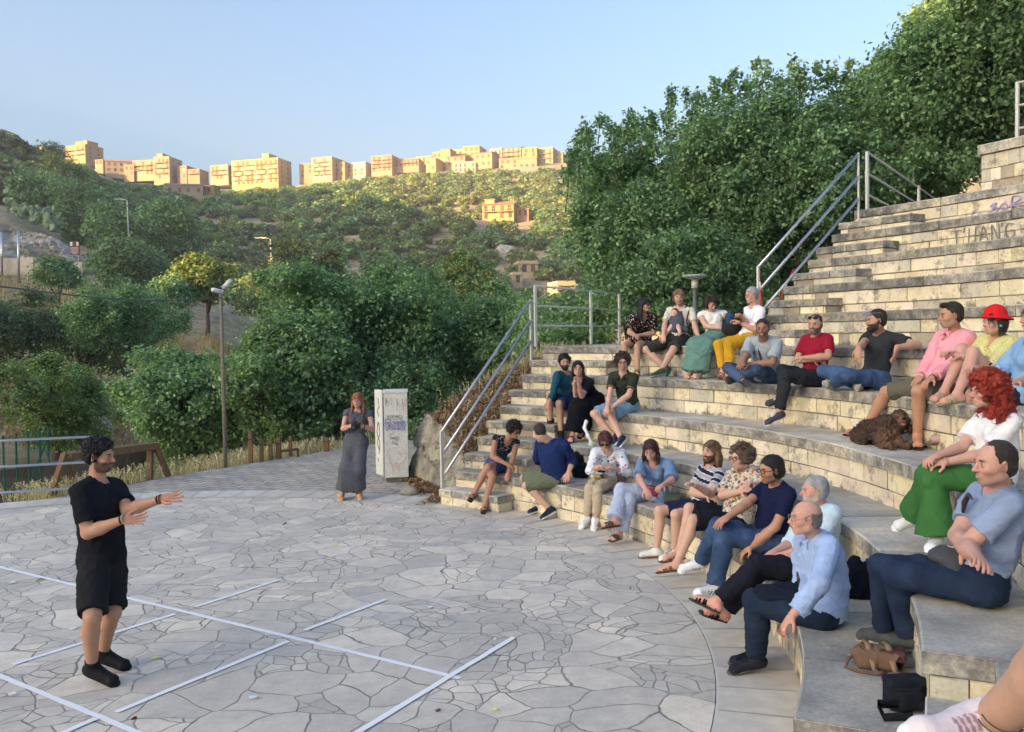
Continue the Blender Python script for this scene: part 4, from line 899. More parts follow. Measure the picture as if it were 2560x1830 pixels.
def body_prims(q, o):
    s = q.s; fem = o.get('fem', 0); g = o.get('g', 1.); bl = o.get('belly', 0.); X = (q.l, q.f, q.u); Xh = (q.lh, q.fh, q.u); u, f = q.u, q.f
    L = np.linalg.norm(q.N-q.P); sl = o.get('slouch', .025); cv = lambda t: q.P+(q.N-q.P)*t-f*sl*4*t*(1-t)
    hw, ww, cw = ((.165, .120, .132) if fem else (.156, .138, .156)); ps = []
    ps += [El(cv(.04), Xh, (hw*s*g, .118*s*g, .115*s), .05), El(cv(.36)+f*bl*.5, X, (ww*s*g*(1+bl), (.100+bl)*s*g, .13*s), .06), El(cv(.70)+f*.01, X, (cw*s*(.5+.5*g), (.112 if not fem else .10)*s*g, .15*s), .06)]
    if fem: ps += [El(cv(.68)+f*.085*s+q.l*e*.06*s, X, (.052*s, .05*s, .055*s), .03) for e in (1, -1)]
    ps += [Cn(q.SR+q.l*.03, q.SL-q.l*.03, .044*s, .044*s, .05), Cn(cv(.95), q.SL*.6+q.N*.4-q.u*.008, .050*s, .038*s, .04), Cn(cv(.95), q.SR*.6+q.N*.4-q.u*.008, .050*s, .038*s, .04)]
    return ps, cv
def arm_prims(q, sd, t=0., g=1.):
    S, E_, W = (getattr(q, x+sd) for x in 'SEW'); s = q.s; ps = [Cn(S, E_, (.047+t)*s*g, (.038+t)*s*g, .03), Cn(E_, E_+(W-E_)*.35, (.040+t)*s*g, (.040+t)*s*g, .02), Cn(E_+(W-E_)*.35, W, (.040+t)*s*g, (.0265+t)*s, .02)]
    return ps
def leg_prims(q, sd, t=0., g=1., tk=None, ta=None):
    H_, K, A = (getattr(q, x+sd) for x in 'HKA'); s = q.s; tk = t if tk is None else tk; ta = t if ta is None else ta; d = nrm(A-K); back = -nrm(np.cross(q.lh, -d)); back = nrm(back) if back@q.fh < 0 else -nrm(back); m = K+(A-K)*.32+back*.016
    return [Cn(H_-q.u*.01, H_+(K-H_)*.55, (.085+t)*s*g, (.071+t)*s*g, .05), Cn(H_+(K-H_)*.55, K, (.071+t)*s*g, (.056+tk)*s, .03), Cn(K, m, (.054+tk)*s, (.056+tk*.7+ta*.3)*s, .02), Cn(m, A, (.056+tk*.5+ta*.5)*s, (.036+ta)*s, .02)]
def clipcone(a, b, ra, rb, k, t0=None, t1=None, flat=None):
    d = nrm(b-a); c = []
    if t1 is not None: c.append((a+(b-a)*t1, d))
    if t0 is not None: c.append((a+(b-a)*t0, -d))
    return Cn(a, b, ra, rb, k, flat, c)
def vnoise(V, seed, fr): g = rng(seed); D = g.normal(size=(5, 3))*fr; return sum(np.sin(V@D[i]+g.uniform(0, 6)) for i in range(5))/5
def join(parts):
    Vs, Fs, Cs = [], [], []; o = 0
    for V, F, c in parts: Vs.append(V); Fs.append(F+o); Cs.append(c); o += len(V)
    return np.concatenate(Vs), np.concatenate(Fs), np.concatenate(Cs)
def tubemesh(name, pts, r, mat, parent, col=(1, 1, 1)): return MB().tube(pts, r, 8, col).build(name, mat, parent, True)
def person(pose, label, o):
    q = setup(pose); s = q.s; root = empty('person', tuple(q.P), label, 'person', o.get('group')); sk = A3(o.get('skin', (.48, .27, .18))); seed = sum(map(ord, q.name)); near = o.get('near', 0)
    hb, hh = (.0085, .004) if near else (.0105, .0048)
    torso, cv = body_prims(q, o); g = o.get('g', 1.); fem = o.get('fem', 0)
    hp_, pt, hs = head_prims(q, o); hands = {sd: hand_prims(q, sd, (o.get('hand'+sd) or o.get('hand') or {})) for sd in 'LR'}
    # ---- body: one skin, finer round the head, hands and feet
    shoe = o.get('shoe', dict(kind='sneaker')); feet = {}
    for sd in 'LR':
        A, T_, gd, n, w = foot_frame(q, sd); e = 1 if sd == 'L' else -1; closed = shoe['kind'] not in ('sandal', 'bare', 'flat', 'mule')
        if closed: feet[sd] = [Cn(A, A-n*.03, .033*s, .028*s, .02), Cn(A-n*.035, T_-gd*.08-n*.008, .022*s, .016*s, .02)]; continue
        ps = [Cn(A, A-n*.035-gd*.025, .034*s, .034*s, .02), Cn(A-n*.02+gd*.01, T_-gd*.045+n*.004, .034*s, .024*s, .03, (w, 1.15)), Cn(A-n*.045-gd*.03, T_-gd*.05-n*.004, .028*s, .026*s, .03), Cn(T_-gd*.05-w*.02*s, T_-gd*.05+w*.02*s, .020*s, .020*s, .02)]
        for i in range(5): b = T_-gd*(.045+.006*i)+w*(e*-.034+e*.017*i)*s; ps.append(Cn(b, b+gd*(.034-.004*i)*s-n*.006, (.013 if i == 0 else .0088)*s, (.011 if i == 0 else .0075)*s, .004))
        feet[sd] = ps
    allp = torso+sum((arm_prims(q, sd, 0, o.get('armk', 1.))+leg_prims(q, sd, 0, g) for sd in 'LR'), [])+hp_+hands['L']+hands['R']+feet['L']+feet['R']
    V, F = iso(allp, hb); boxes = []
    for ps, pad in ((hp_[:-1], .006), (hands['L'], .004), (hands['R'], .004))+(((feet['L'], .004), (feet['R'], .004)) if shoe['kind'] in ('sandal', 'bare', 'flat') else ()):
        boxes.append(bounds(ps, pad))
    cen = V[F].mean(1); keep = np.ones(len(F), bool)
    for lo, hi in boxes: keep &= ~((cen > lo+hb*.6).all(1) & (cen < hi-hb*.6).all(1))
    def used(V, F): u_, inv = np.unique(F.ravel(), return_inverse=True); return V[u_], inv.reshape(F.shape)
    V, F = used(V, F[keep]); parts = []
    def skcol(V): n1 = vnoise(V, 3, 14)[:, None]; c = sk*(1+.05*n1); return c
    parts.append((V, F, skcol(V)))
    for bi, (lo, hi) in enumerate(boxes):
        V, F = iso(allp, hh, box=(lo, hi))
        if not len(V): continue
        c = skcol(V)
        if bi == 0:
            r = (V-q.H)/hs; L, Fw, U = r@q.hl, r@q.hf, r@q.hu; ga = lambda x, y, z, sx, sy, sz: np.exp(-((L-x)/sx)**2-((Fw-y)/sy)**2-((U-z)/sz)**2)[:, None]; aL = np.abs(L); gs = lambda x, y, z, sx, sy, sz: np.exp(-((aL-x)/sx)**2-((Fw-y)/sy)**2-((U-z)/sz)**2)[:, None]
            red = np.clip(gs(.04, .07, -.025, .02, .03, .02)*.5+ga(0, .108, -.03, .015, .02, .015)*.5+gs(.08, 0, -.01, .012, .03, .03)*.5, 0, 1); c = c*(1-red)+c*np.array([1.12, .80, .76])*red
            c = c*(1-.35*gs(.030, .085, -.012, .015, .02, .007))
            lip = np.clip(ga(0, .092, -.0575, .018, .012, .0045)+ga(0, .092, -.067, .016, .012, .005), 0, 1); c = c*(1-lip)+A3(o.get('lip', sk*np.array([.85, .50, .48])))*lip
            seam = ga(0, .092, -.0622, .020, .012, .0022); c = c*(1-.75*seam)
            if o.get('smile'): tt = ga(0, .092, -.0625, .013, .012, .0032); c = c*(1-tt)+A3((.75, .70, .62))*tt
            hc = A3(o.get('hairc', (.03, .02, .015))); br = np.clip(gs(.031, .088, .021, .016, .02, .0055)*1.35, 0, 1); c = c*(1-br)+hc*br
            nost = gs(.008, .106, -.041, .004, .01, .003); c = c*(1-.7*nost)
            if not o.get('closed'):
                ey = np.clip(gs(.030, .086, .0015, .0115, .01, .0056)*1.5-.25, 0, 1); c = c*(1-ey)+A3((.42, .38, .35))*ey; ir = np.clip(gs(.030, .088, .0015, .0058, .01, .0062)*1.7-.25, 0, 1); c = c*(1-ir)+A3((.025, .015, .01))*ir
            lid = gs(.030, .086, .0075, .013, .012, .0022); c = c*(1-.7*lid)
            bd = o.get('beard', 0)
            if bd:
                m = ((U < -.010+1.0*np.maximum(.03-Fw, 0)) & (Fw > -.005-.25*(U+.06)) & (Fw > -.01) & (U > -.125)).astype(float)*np.clip((-.030+1.1*np.clip(.035-Fw, 0, .05)+.007*vnoise(V, 4, 200)-U)/.016, 0, 1); m *= 1-np.clip(ga(0, .095, -.0625, .019, .02, .009)[:, 0]*1.5, 0, 1); m = np.clip(m*(1.15+.35*vnoise(V, 9, 300)), 0, 1)[:, None]*bd; c = c*(1-m)+A3(o.get('beardc', hc*1.4+.018))*m
            cap = o.get('scalp', 0)
            if cap: m = (np.clip((U-.045+.9*np.maximum(Fw-.02, 0)*-1+.02)/.02, 0, 1)*(Fw < .06)+((Fw < -.01) & (U > -.04)))[:, None].clip(0, 1)*cap; c = c*(1-m)+hc*m
            if o.get('closed'): c = c*(1-.8*gs(.030, .086, -.001, .011, .01, .002))
        else:
            n = .12*(vnoise(V, 5, 90))[:, None]; c = c*np.array([1.04, .97, .95])*(1+n*.5)
        parts.append((V, F, c))
    V, F, c = join(parts); npmesh('body', V, F, M_skin, root, col=np.clip(c, 0, 1), smooth=True)
    # ---- hair
    hair(q, o, root, pt, hs, seed)
    # ---- clothes
    for it in o['wear']: garment(q, o, it, root, torso, cv, seed, hb)
    for sd in 'LR':
        if not (o.get('onefoot') and sd == 'R'): footwear(q, sd, (o.get('shoe'+sd) or shoe), root)
    gl = o.get('glasses')
    if gl: glasses(q, pt, hs, root, gl)
    return q, root, pt, cv
def hair(q, o, root, pt, s, seed):
    st = o.get('hair', 'short'); hc = A3(o.get('hairc', (.03, .02, .015))); X = (q.hl, q.hf, q.hu); g = rng(seed); ps = []; h = .005; disp = wrinkle(seed, .003, 160)
    face = lambda top=.052, f=.012, w=.078: El(pt(0, .095+f, -.045+(top-.052)), X, (w*s, .075*s, .098*s), .012, -1)
    temple = lambda r=.074, f=.090, u=-.014: Cn(pt(.12, f, u), pt(-.12, f, u), r*s, r*s, .012, op=-1)
    ear = lambda k=.012: [El(pt(e*.085, -.004+k*0, -.012), X, (.022*s, .026*s, .036*s), .006, -1) for e in (1, -1)]
    cut = [El(pt(0, .05, -.12), X, (.10*s, .12*s, .085*s), .02, -1)]
    if st == 'none': return
    if st in ('short', 'crop'):
        t = .008 if st == 'short' else .003; ps = [El(pt(0, -.021, .034), X, ((.074+t)*s, (.090+t)*s, (.083+t*1.3)*s), .01), El(pt(0, -.045, -.015), X, ((.070+t)*s, (.055+t)*s, .065*s), .02), face(o.get('hairline', .052)), temple(), *ear(), *cut]
        if o.get('quiff'): ps.insert(2, El(pt(0, .055, .10), X, (.05*s, .035*s, .022*s), .02))
    elif st == 'bald':
        ps = [El(pt(0, -.018, .012), X, (.0785*s, .093*s, .070*s), .01), El(pt(0, -.05, -.03), X, (.066*s, .052*s, .05*s), .02), Cn(pt(.12, .115, .0), pt(-.12, .115, .0), .078*s, .078*s, .006, op=-1), El(pt(0, .075, .10), X, (.10*s, .115*s, .070*s), .012, -1), *ear(), *cut]
    elif st in ('curly', 'afro', 'bigcurly'):
        R, nn, cr_ = dict(curly=(.022, 230, .015), afro=(.04, 330, .016), bigcurly=(.05, 620, .0165))[st]
        core = [El(pt(0, -.018, .036), X, ((.072+R*.7)*s, (.088+R*.6)*s, (.082+R*.7)*s), .015), El(pt(0, -.045, -.01), X, ((.068+R*.6)*s, .06*s, .07*s), .02)]; bumps = []
        for i in range(nn):
            d = g.normal(size=3); d /= np.linalg.norm(d)
            if d[1] > .55 and d[2] < .45: continue
            if d[2] < -.75: continue
            r = .072+R*g.uniform(.7, 1.15); c = pt(d[0]*r, -.018+d[1]*(r+.016), .036+d[2]*(r+.006)); bumps.append(El(c, X, (cr_*g.uniform(.6, 1.1)*s,)*3, .004))
        if st == 'bigcurly':
            for i in range(900):
                a = g.uniform(-PI*.02, PI*1.02); t = g.random()**.8; r = .085+.05*math.sin(min(t, .8)/.8*PI*.6)+g.uniform(-.02, .02); e = (math.cos(a), -math.sin(a)); bumps.append(El(pt(e[0]*r*1.05, -.02+e[1]*r*1.05, .03-.24*t), X, (g.uniform(.009, .017)*s,)*3, .003))
            core.append(El(pt(0, -.05, -.09), X, (.10*s, .075*s, .13*s), .03)); cut = [El(pt(0, .075, -.10), X, (.072*s, .09*s, .11*s), .01, -1)]
            ps = core+bumps+[face(.052, .01, .064)]+cut
        else: ps = core+bumps+[face(o.get('hairline', .064)), *cut]+(ear()+[temple(.060)] if st == 'curly' else [])
        disp = wrinkle(seed, .003, 220)
    elif st in ('long', 'bob', 'tied', 'shoulder', 'fringe', 'backswept'):
        t = .013; bk_ = -.020 if st in ('backswept', 'tied', 'bob', 'shoulder') else -.014; ps = [El(pt(0, bk_, .034), X, ((.074+t)*s, (.092+t)*s, (.083+t)*s), .01), El(pt(0, -.045, -.02), X, ((.070+t)*s, (.05+t)*s, .075*s), .02)]
        L = dict(long=.38, bob=.07, tied=0, shoulder=.15, fringe=.24, backswept=.05)[st]; dn = -np.array([0, 0, 1.])
        if L:
            for i in range(17):
                a = PI*(-.06+1.12*i/16); r0 = .078; p0 = pt(math.cos(a)*r0, -.018-math.sin(a)*.085, -.01); dirn = (q.hl*math.cos(a)-q.hf*math.sin(a)); LL = L*(1+g.uniform(-.12, .1)); p1 = p0+dn*LL*.5*s+dirn*.018*(1 if L > .1 else 0); p2 = p0+dn*LL*s+dirn*(.02 if L > .1 else -.005)*(1 if st != 'long' else .4)-q.f*(.0 if st != 'long' else .02)
                r_ = .019*s; ps += [Cn(pt(math.cos(a)*.06, -.018-math.sin(a)*.07, .04), p0, r_, r_, .02), Cn(p0, p1, r_, r_*.95, .012), Cn(p1, p2, r_*.95, r_*.45, .012)]
        ps += [El(pt(0, .095+.012, -.050 if st in ('bob', 'fringe') else -.028 if st == 'backswept' else -.036), X, ((.078 if L == 0 or st == 'backswept' else .066)*s, .075*s, .102*s), .01, -1), El(pt(0, .055, -.13), X, (.058*s, .12*s, .085*s), .015, -1)]
        if st in ('backswept', 'tied', 'bob'): ps += [temple(.060 if st == 'bob' else .066)]
        if st == 'backswept': ps += ear()+[El(pt(0, -.03, .075), X, (.075*s, .08*s, .05*s), .02)]
        if st in ('fringe',): ps += [El(pt(0, .070, .052), X, (.060*s, .022*s, .034*s), .01)]
        if st in ('tied',): ps += ear()+cut+[El(pt(0, -.11, .05), X, (.03*s, .03*s, .03*s), .015)]
        if st == 'bob': ps += [El(pt(.035, .062, .050), X, (.040*s, .028*s, .045*s), .012)]
        disp = wrinkle(seed, .004, 90)
    V, F = iso(ps, h if not o.get('near') else .0042, disp)
    if not len(V): return
    c = hc*(1+.35*vnoise(V, seed, 60)[:, None]); c2 = o.get('hair2')
    if c2 is not None: m = np.clip(.5+.8*vnoise(V, seed+1, 45), 0, 1)[:, None]; c = c*(1-m)+A3(c2)*m
    SVs, SF, SCs = strands(q, pt, s, V, c, st, g, o)
    n0 = len(V); V2 = np.concatenate([V, SVs]); F2 = np.concatenate([F, SF+n0]); npmesh('hair', V2, F2, M_hair, root, col=np.clip(np.concatenate([c, SCs]), 0, 1), smooth=True)
    if o.get('bigbeard'):
        B = [El(pt(0, .06, -.092), X, (.050*s, .045*s, .042*s), .02), El(pt(.04, .02, -.065), X, (.026*s, .04*s, .032*s), .02), El(pt(-.04, .02, -.065), X, (.026*s, .04*s, .032*s), .02), El(pt(0, .092, -.050), X, (.028*s, .009*s, .006*s), .006), El(pt(0, .105, -.0625), X, (.019*s, .02*s, .0065*s), .004, -1), El(pt(0, .09, -.014), X, (.048*s, .06*s, .031*s), .006, -1)]
        V, F = iso(B, .0042, wrinkle(seed+4, .003, 240)); npmesh('beard', V, F, M_hair, root, col=A3(o.get('beardc', hc))*(1+.3*vnoise(V, 2, 90)[:, None]), smooth=True)
def strands(q, pt, s, V, c, st, g, o):
    """thin tapered locks growing out of the hair surface"""
    n = dict(crop=260, short=520, bald=220, curly=520, afro=800, bigcurly=3200, long=520, bob=520, tied=380, shoulder=560, fringe=560, backswept=520)[st]
    idx = g.integers(0, len(V), n); B = V[idx]; cen = pt(0, -.018, .03); N = B-cen; N /= np.linalg.norm(N, axis=1)[:, None]; curl = st in ('curly', 'afro', 'bigcurly')
    dn = np.array([0, 0, -1.]); back = -q.hf
    if curl: flow = g.normal(size=(n, 3)); L = g.uniform(.012, .034, n)*(1.3 if st != 'curly' else 1)
    elif st in ('short', 'crop', 'bald'): flow = back*.5+dn*.5+g.normal(size=(n, 3))*.35; L = g.uniform(.010, .024, n)*(.45 if st == 'crop' else 1)
    elif st in ('tied', 'backswept'): flow = back*1.+dn*.35+g.normal(size=(n, 3))*.15; L = g.uniform(.02, .05, n)
    else: flow = dn*1.+g.normal(size=(n, 3))*.14; L = g.uniform(.03, .08, n)
    T = flow-N*(flow*N).sum(1)[:, None]*(.9 if not curl else .2); T /= np.linalg.norm(T, axis=1)[:, None]+1e-9; W = np.cross(T, N); W /= np.linalg.norm(W, axis=1)[:, None]+1e-9
    r = (.0028 if not curl else .0034)*s*g.uniform(.6, 1.3, n); P0 = B-N*.003; lift = .5 if curl else .16; K = 4; rings = []
    for k in range(K):
        t = k/(K-1); C_ = P0+T*(L*t)[:, None]+N*(L*lift*t*(1.2-t if curl else 1))[:, None]+(W*(np.sin(t*5+idx)*L*.25)[:, None] if curl else 0); rr = (r*(1-.85*t))[:, None]
        rings += [C_+W*rr, C_-W*rr*.5+N*rr, C_-W*rr*.5-N*rr]
    A = np.stack(rings, 1).reshape(-1, 3); F = []
    for k in range(K-1):
        for j in range(3): F.append((k*3+j, k*3+(j+1) % 3, k*3+3+(j+1) % 3, k*3+3+j))
    F = (np.array(F)[None]+(np.arange(n)*K*3)[:, None, None]).reshape(-1, 4); return A, F, np.repeat(np.clip(c[idx]*g.uniform(.6, 1.7, (n, 1))+g.choice([0, .012, .03], (n, 1), p=[.6, .25, .15]), 0, 1), K*3, 0)
def garment(q, o, it, root, torso, cv, seed, hb):
    k = it['k']; c = A3(it.get('c', (.5, .5, .5))); s = q.s; u = q.u; mat = it.get('mat', M_cloth); t = it.get('t', .012); ts = it.get('ts', t); g = o.get('g', 1.); h = hb*.9; grow = lambda p_, d: {**p_, **(dict(ra=p_['ra']+d, rb=p_['rb']+d) if p_['t'] == 'c' else dict(r=p_['r']+d))}
    ps = []; colf = it.get('colf'); nm = it.get('name')
    if k == 'shirt':
        nm = nm or 'shirt'; hem = it.get('hem', .02); ps = [grow(p_, t) for p_ in torso]; nk = it.get('neck', .0)
        ps = [dict(p_, cut=[(cv(0)-u*hem, -u)]) for p_ in ps]
        if it.get('loose'): ps.append(Cn(cv(.1), cv(.5), .15*s*g+t, .12*s*g+t, .06, (q.f, .8), [(cv(0)-u*hem, -u)]))
        sv = it.get('sleeve', .7)
        for sd in 'LR':
            S, E_, W = (getattr(q, x+sd) for x in 'SEW'); ak = o.get('armk', 1.)
            if sv <= 1 and sv > 0: ps.append(clipcone(S-(E_-S)*.0, E_, (.047*ak+ts*.7)*s, (.044*ak+ts+it.get('flare', .008))*s, .02, t1=sv))
            elif sv == 0: ps.append(clipcone(S-q.l*0, E_, (.054+t)*s, (.05+t)*s, .03, t1=.12))
            else: ps += [Cn(S, E_, (.054*ak+t)*s, (.045+t)*s, .035), clipcone(E_, W, (.045+t)*s, (.034+t)*s, .02, t1=min(sv-1, 1.02))]
        ps.append(Cn(q.N+q.f*.02-u*.012+q.f*.01, q.H, .060*s*it.get('nw', 1), .06*s, .012, op=-1))
        if it.get('vneck'): ps.append(Cn(q.N+q.f*.10*s-u*it['vneck'], q.N+q.f*.07-u*.01, .016, .05, .02, op=-1))
    elif k in ('trousers', 'shorts'):
        nm = nm or k; to = .012; tk = it.get('tk', .014); ta = it.get('ta', .02); ps = [grow(torso[0], .009), grow(torso[1], .003)]; ps[1] = dict(ps[1], cut=[(cv(.26), u)]); L = it.get('len', .97 if k == 'trousers' else .8)
        for sd in 'LR':
            H_, K, A = (getattr(q, x+sd) for x in 'HKA'); lp = leg_prims(q, sd, to, g, tk, ta)
            if k == 'shorts':
                if L <= 1: ps += [dict(lp[0]), clipcone(H_+(K-H_)*.35, K, .092*s*g, (.072+it.get('flare', .012))*s, .04, t1=(L-.35)/.65)]
                else: ps += lp[:2]+[clipcone(K, A, (.060+tk)*s, (.058+tk)*s, .02, t1=L-1)]
            else:
                fl = it.get('bell', 0); e = A+(K-A)*(.97-L)*1.0; ps += lp[:3]+[dict(lp[3], cut=[(K+(A-K)*L, nrm(A-K))])]
                if fl: ps.append(clipcone(K, A, .06*s, (.06+fl)*s, .03, t1=min(L, 1.05)))
    elif k == 'skirt':
        nm = nm or 'skirt'; R1_, R2_ = it.get('r', (.13, .17)); ps = [grow(torso[0], .02), dict(grow(torso[1], .01), cut=[(cv(.3), u)])]; L = it.get('len', .9)
        for sd in 'LR':
            H_, K, A = (getattr(q, x+sd) for x in 'HKA')
            if L <= 1.: ps += [clipcone(H_, K, .105*s*g, (R1_)*s, .06, t1=L)]
            else: ps += [Cn(H_, K, .105*s*g, R1_*s, .07), clipcone(K, A, R1_*s, R2_*s, .08, t1=L-1)]
        if L > 1: ps.append(clipcone((q.KL+q.KR)/2, (q.AL+q.AR)/2, R1_*s, R2_*s, .08, t1=L-1))
    elif k == 'hat':
        nm = 'bucket_hat'; X = (q.hl, q.hf, q.hu); pt = lambda l, f, v: q.H+(q.hl*l+q.hf*f+q.hu*v)*s; up = nrm(q.hu-q.hf*.12); ps = [Cn(pt(0, -.012, .06), pt(0, -.02, .098), .094*s, .066*s, .01, None, [(pt(0, -.02, .135), up)]), Cn(pt(0, -.012, .066), pt(0, -.012, .022), .100*s, .150*s, .012, None, [(pt(0, -.012, .030), -up)])]; h = .005
        V, F = iso(ps, h, wrinkle(seed, .002, 60)); npmesh(nm, V, F, mat, root, col=np.tile(c, (len(V), 1)), smooth=True); return
    amp = it.get('amp', .006); w1 = wrinkle(seed+len(k), amp, it.get('fr', 95)); w2 = wrinkle(seed+3, amp*1.3, 42); V, F = iso(ps, h, lambda P_: w1(P_)+w2(P_))
    if not len(V): return
    col = np.tile(c, (len(V), 1))*(1+.05*vnoise(V, seed, 8)[:, None])
    if colf: col = colf(q, V, col)
    npmesh(nm, V, F, mat, root, col=np.clip(col, 0, 1), smooth=True)
    if k == 'shirt' and it.get('collar'):
        ps = []
        for e in (1, -1):
            a = q.N+q.l*e*.066*s-q.f*.02+u*.020; b = q.N+q.f*.092*s+q.l*e*.030*s-u*.028; ps += [Cn(a, b, .020, .017, .006), Cn(b, b-u*.04+q.l*e*.03, .015, .007, .006)]
        ps.append(Cn(q.N+q.l*.055*s-q.f*.04+u*.025, q.N-q.l*.055*s-q.f*.04+u*.025, .021, .021, .01)); V, F = iso(ps, .005); npmesh('collar', V, F, mat, root, col=np.tile(c*1.05, (len(V), 1)), smooth=True)
def footwear(q, sd, sh, root):
    kd = sh['kind']; c = A3(sh.get('c', (.03, .03, .035))); sc = A3(sh.get('sole', (.6, .6, .58))); A, T_, g, n, w = foot_frame(q, sd); s = q.s*1.03; e = 1 if sd == 'L' else -1
    hb = A-n*.078*s; bot = hb-n*.006; tip = T_-n*.0; zt = lambda V: (V-bot)@n
    if kd == 'bare': return
    if kd in ('sneaker', 'boot', 'slipon'):
        ps = [Cn(A-n*.040*s-g*.028*s, A-n*.045*s+g*.04, .043*s, .041*s, .03, None), Cn(A-n*.022*s+g*.012*s, T_-g*.040+n*.004, .040*s, .031*s, .03, (w, 1.12)), Cn(T_-g*.03-w*.014-n*.004, T_-g*.03+w*.014-n*.004, .030*s, .030*s, .02), clipcone(A-n*.03, A+n*(.055 if kd == 'boot' else .02), .046*s, .046*s, .02, t1=.98)]
        ps = [dict(p_, cut=(p_['cut'] or [])+[(bot, -n)]) for p_ in ps]; st = sh.get('st', .026)
        ps += [Cn(hb-g*.026*s+n*.012, T_-n*.024-g*.018*s+n*.002, .036*s, .040*s, .006, (n, .36))]
        V, F = iso(ps, .005); z = zt(V); col = np.where((z < st)[:, None], sc, c); x = (V-A)@g; lat = np.abs((V-A)@w)
        if sh.get('lace') is not None: m = ((x > .03) & (x < .115) & (lat < .018) & (z > st+.012) & (np.sin(x*420) > -.3)); col[m] = A3(sh['lace'])
        if sh.get('stripes'): m = ((x > .02) & (x < .10) & (lat > .024) & (z > st) & (z < .065) & (((x+z*.5)*34 % 1) < .45)); col[m] = (.02, .02, .025)
        npmesh('shoe', V, F, M_shoe, root, col=col, smooth=True)
    else:
        ps = [Cn(hb-g*.03+n*.006, T_-n*.028-g*.02, .034*s, .042*s, .01, (n, .30)), ]; V, F = iso(ps, .005); o = npmesh('sandal', V, F, M_shoe, root, col=np.tile(sc, (len(V), 1)), smooth=True); mb = MB()
        def strap(x, hgt, wd, r, c_=c):
            b = hb+g*x; pts = [b-w*wd+n*.004, b-w*wd*.9+n*hgt*.6, b-w*wd*.4+n*hgt, b+w*wd*.4+n*hgt, b+w*wd*.9+n*hgt*.6, b+w*wd+n*.004]; mb.tube(pts, r, 6, c_)
        if kd == 'sandal':
            for x, hg, wd in ((.115, .052, .046), (.140, .046, .046), (.065, .075, .040), (.082, .070, .042)): strap(x, hg, wd, .0085)
            if sh.get('heel'): strap(-.028, .07, .032, .006)
        elif kd == 'mule':
            ps = [Cn(hb+g*.07+n*.03, T_-g*.045, .044*s, .036*s, .02, (w, 1.1), [(hb+g*.05, -g), (hb, -n), (T_-g*.03, g)])]; V, F = iso(ps, .0055); npmesh('strap', V, F, M_shoe, root, col=np.tile(c, (len(V), 1)), smooth=True)
        elif kd == 'flat':
            for x0, x1 in ((.03, .12), (.12, .03)): a = hb+g*x0-w*.04+n*.035; b = hb+g*x1+w*.04+n*.035; m_ = (a+b)/2+n*.045; mb.tube([a-n*.03, a, m_, b, b-n*.03], .006, 6, c)
            ps = [Cn(hb+n*.02-g*.03, hb+n*.02, .042*s, .040*s, .02, None, [(hb-n*.004, -n), (hb+n*.035, n)]), Cn(T_-g*.035, T_-g*.02, .04*s, .034*s, .02, (n, .7), [(T_-g*.055, -g), (hb, -n)])]; V, F = iso(ps, .0055); npmesh('strap', V, F, M_shoe, root, col=np.tile(c, (len(V), 1)), smooth=True)
        if mb.V: mb.build('strap', M_shoe, root, True)
def glasses(q, pt, s, root, gl):
    kind = gl.get('kind', 'clear'); mb = MB(); c = gl.get('c', (.02, .015, .012)); r = .0032 if kind != 'thin' else .0018; up = .0; 
    if kind == 'top': off = (0, -.03, .082); kind = 'sun'
    elif kind == 'top2': off = (0, -.015, .075); kind = 'sun'
    else: off = (0, 0, 0)
    P_ = lambda l, f, v: pt(l+off[0], f+off[1], v+off[2])
    lens = MB()
    for e in (1, -1):
        pts = [P_(e*(.032+.0235*math.cos(a)), .101-.010*abs(math.cos(a))*(1 if e*math.cos(a) > 0 else 0), -.001+.018*math.sin(a)) for a in np.linspace(0, 2*PI, 17)]
        mb.tube(pts, r, 5, c, False); mb.tube([P_(e*.056, .095, .004), P_(e*.074, .05, .006), P_(e*.080, .0, .004), P_(e*.080, -.02, -.008)], r, 5, c)
        if kind == 'sun': n0 = len(lens.V); lens.add(pts[:16]+[P_(e*.032, .104, 0)], [(i, (i+1) % 16, 16) for i in range(16)], gl.get('lc', c))
    mb.tube([P_(.010, .102, .003), P_(0, .105, .006), P_(-.010, .102, .003)], r, 5, c); o = mb.build('glasses', M_knob, root, True)
    if kind == 'sun': lens.build('lens', M_lens if 'lc' not in gl else M_knob, o)
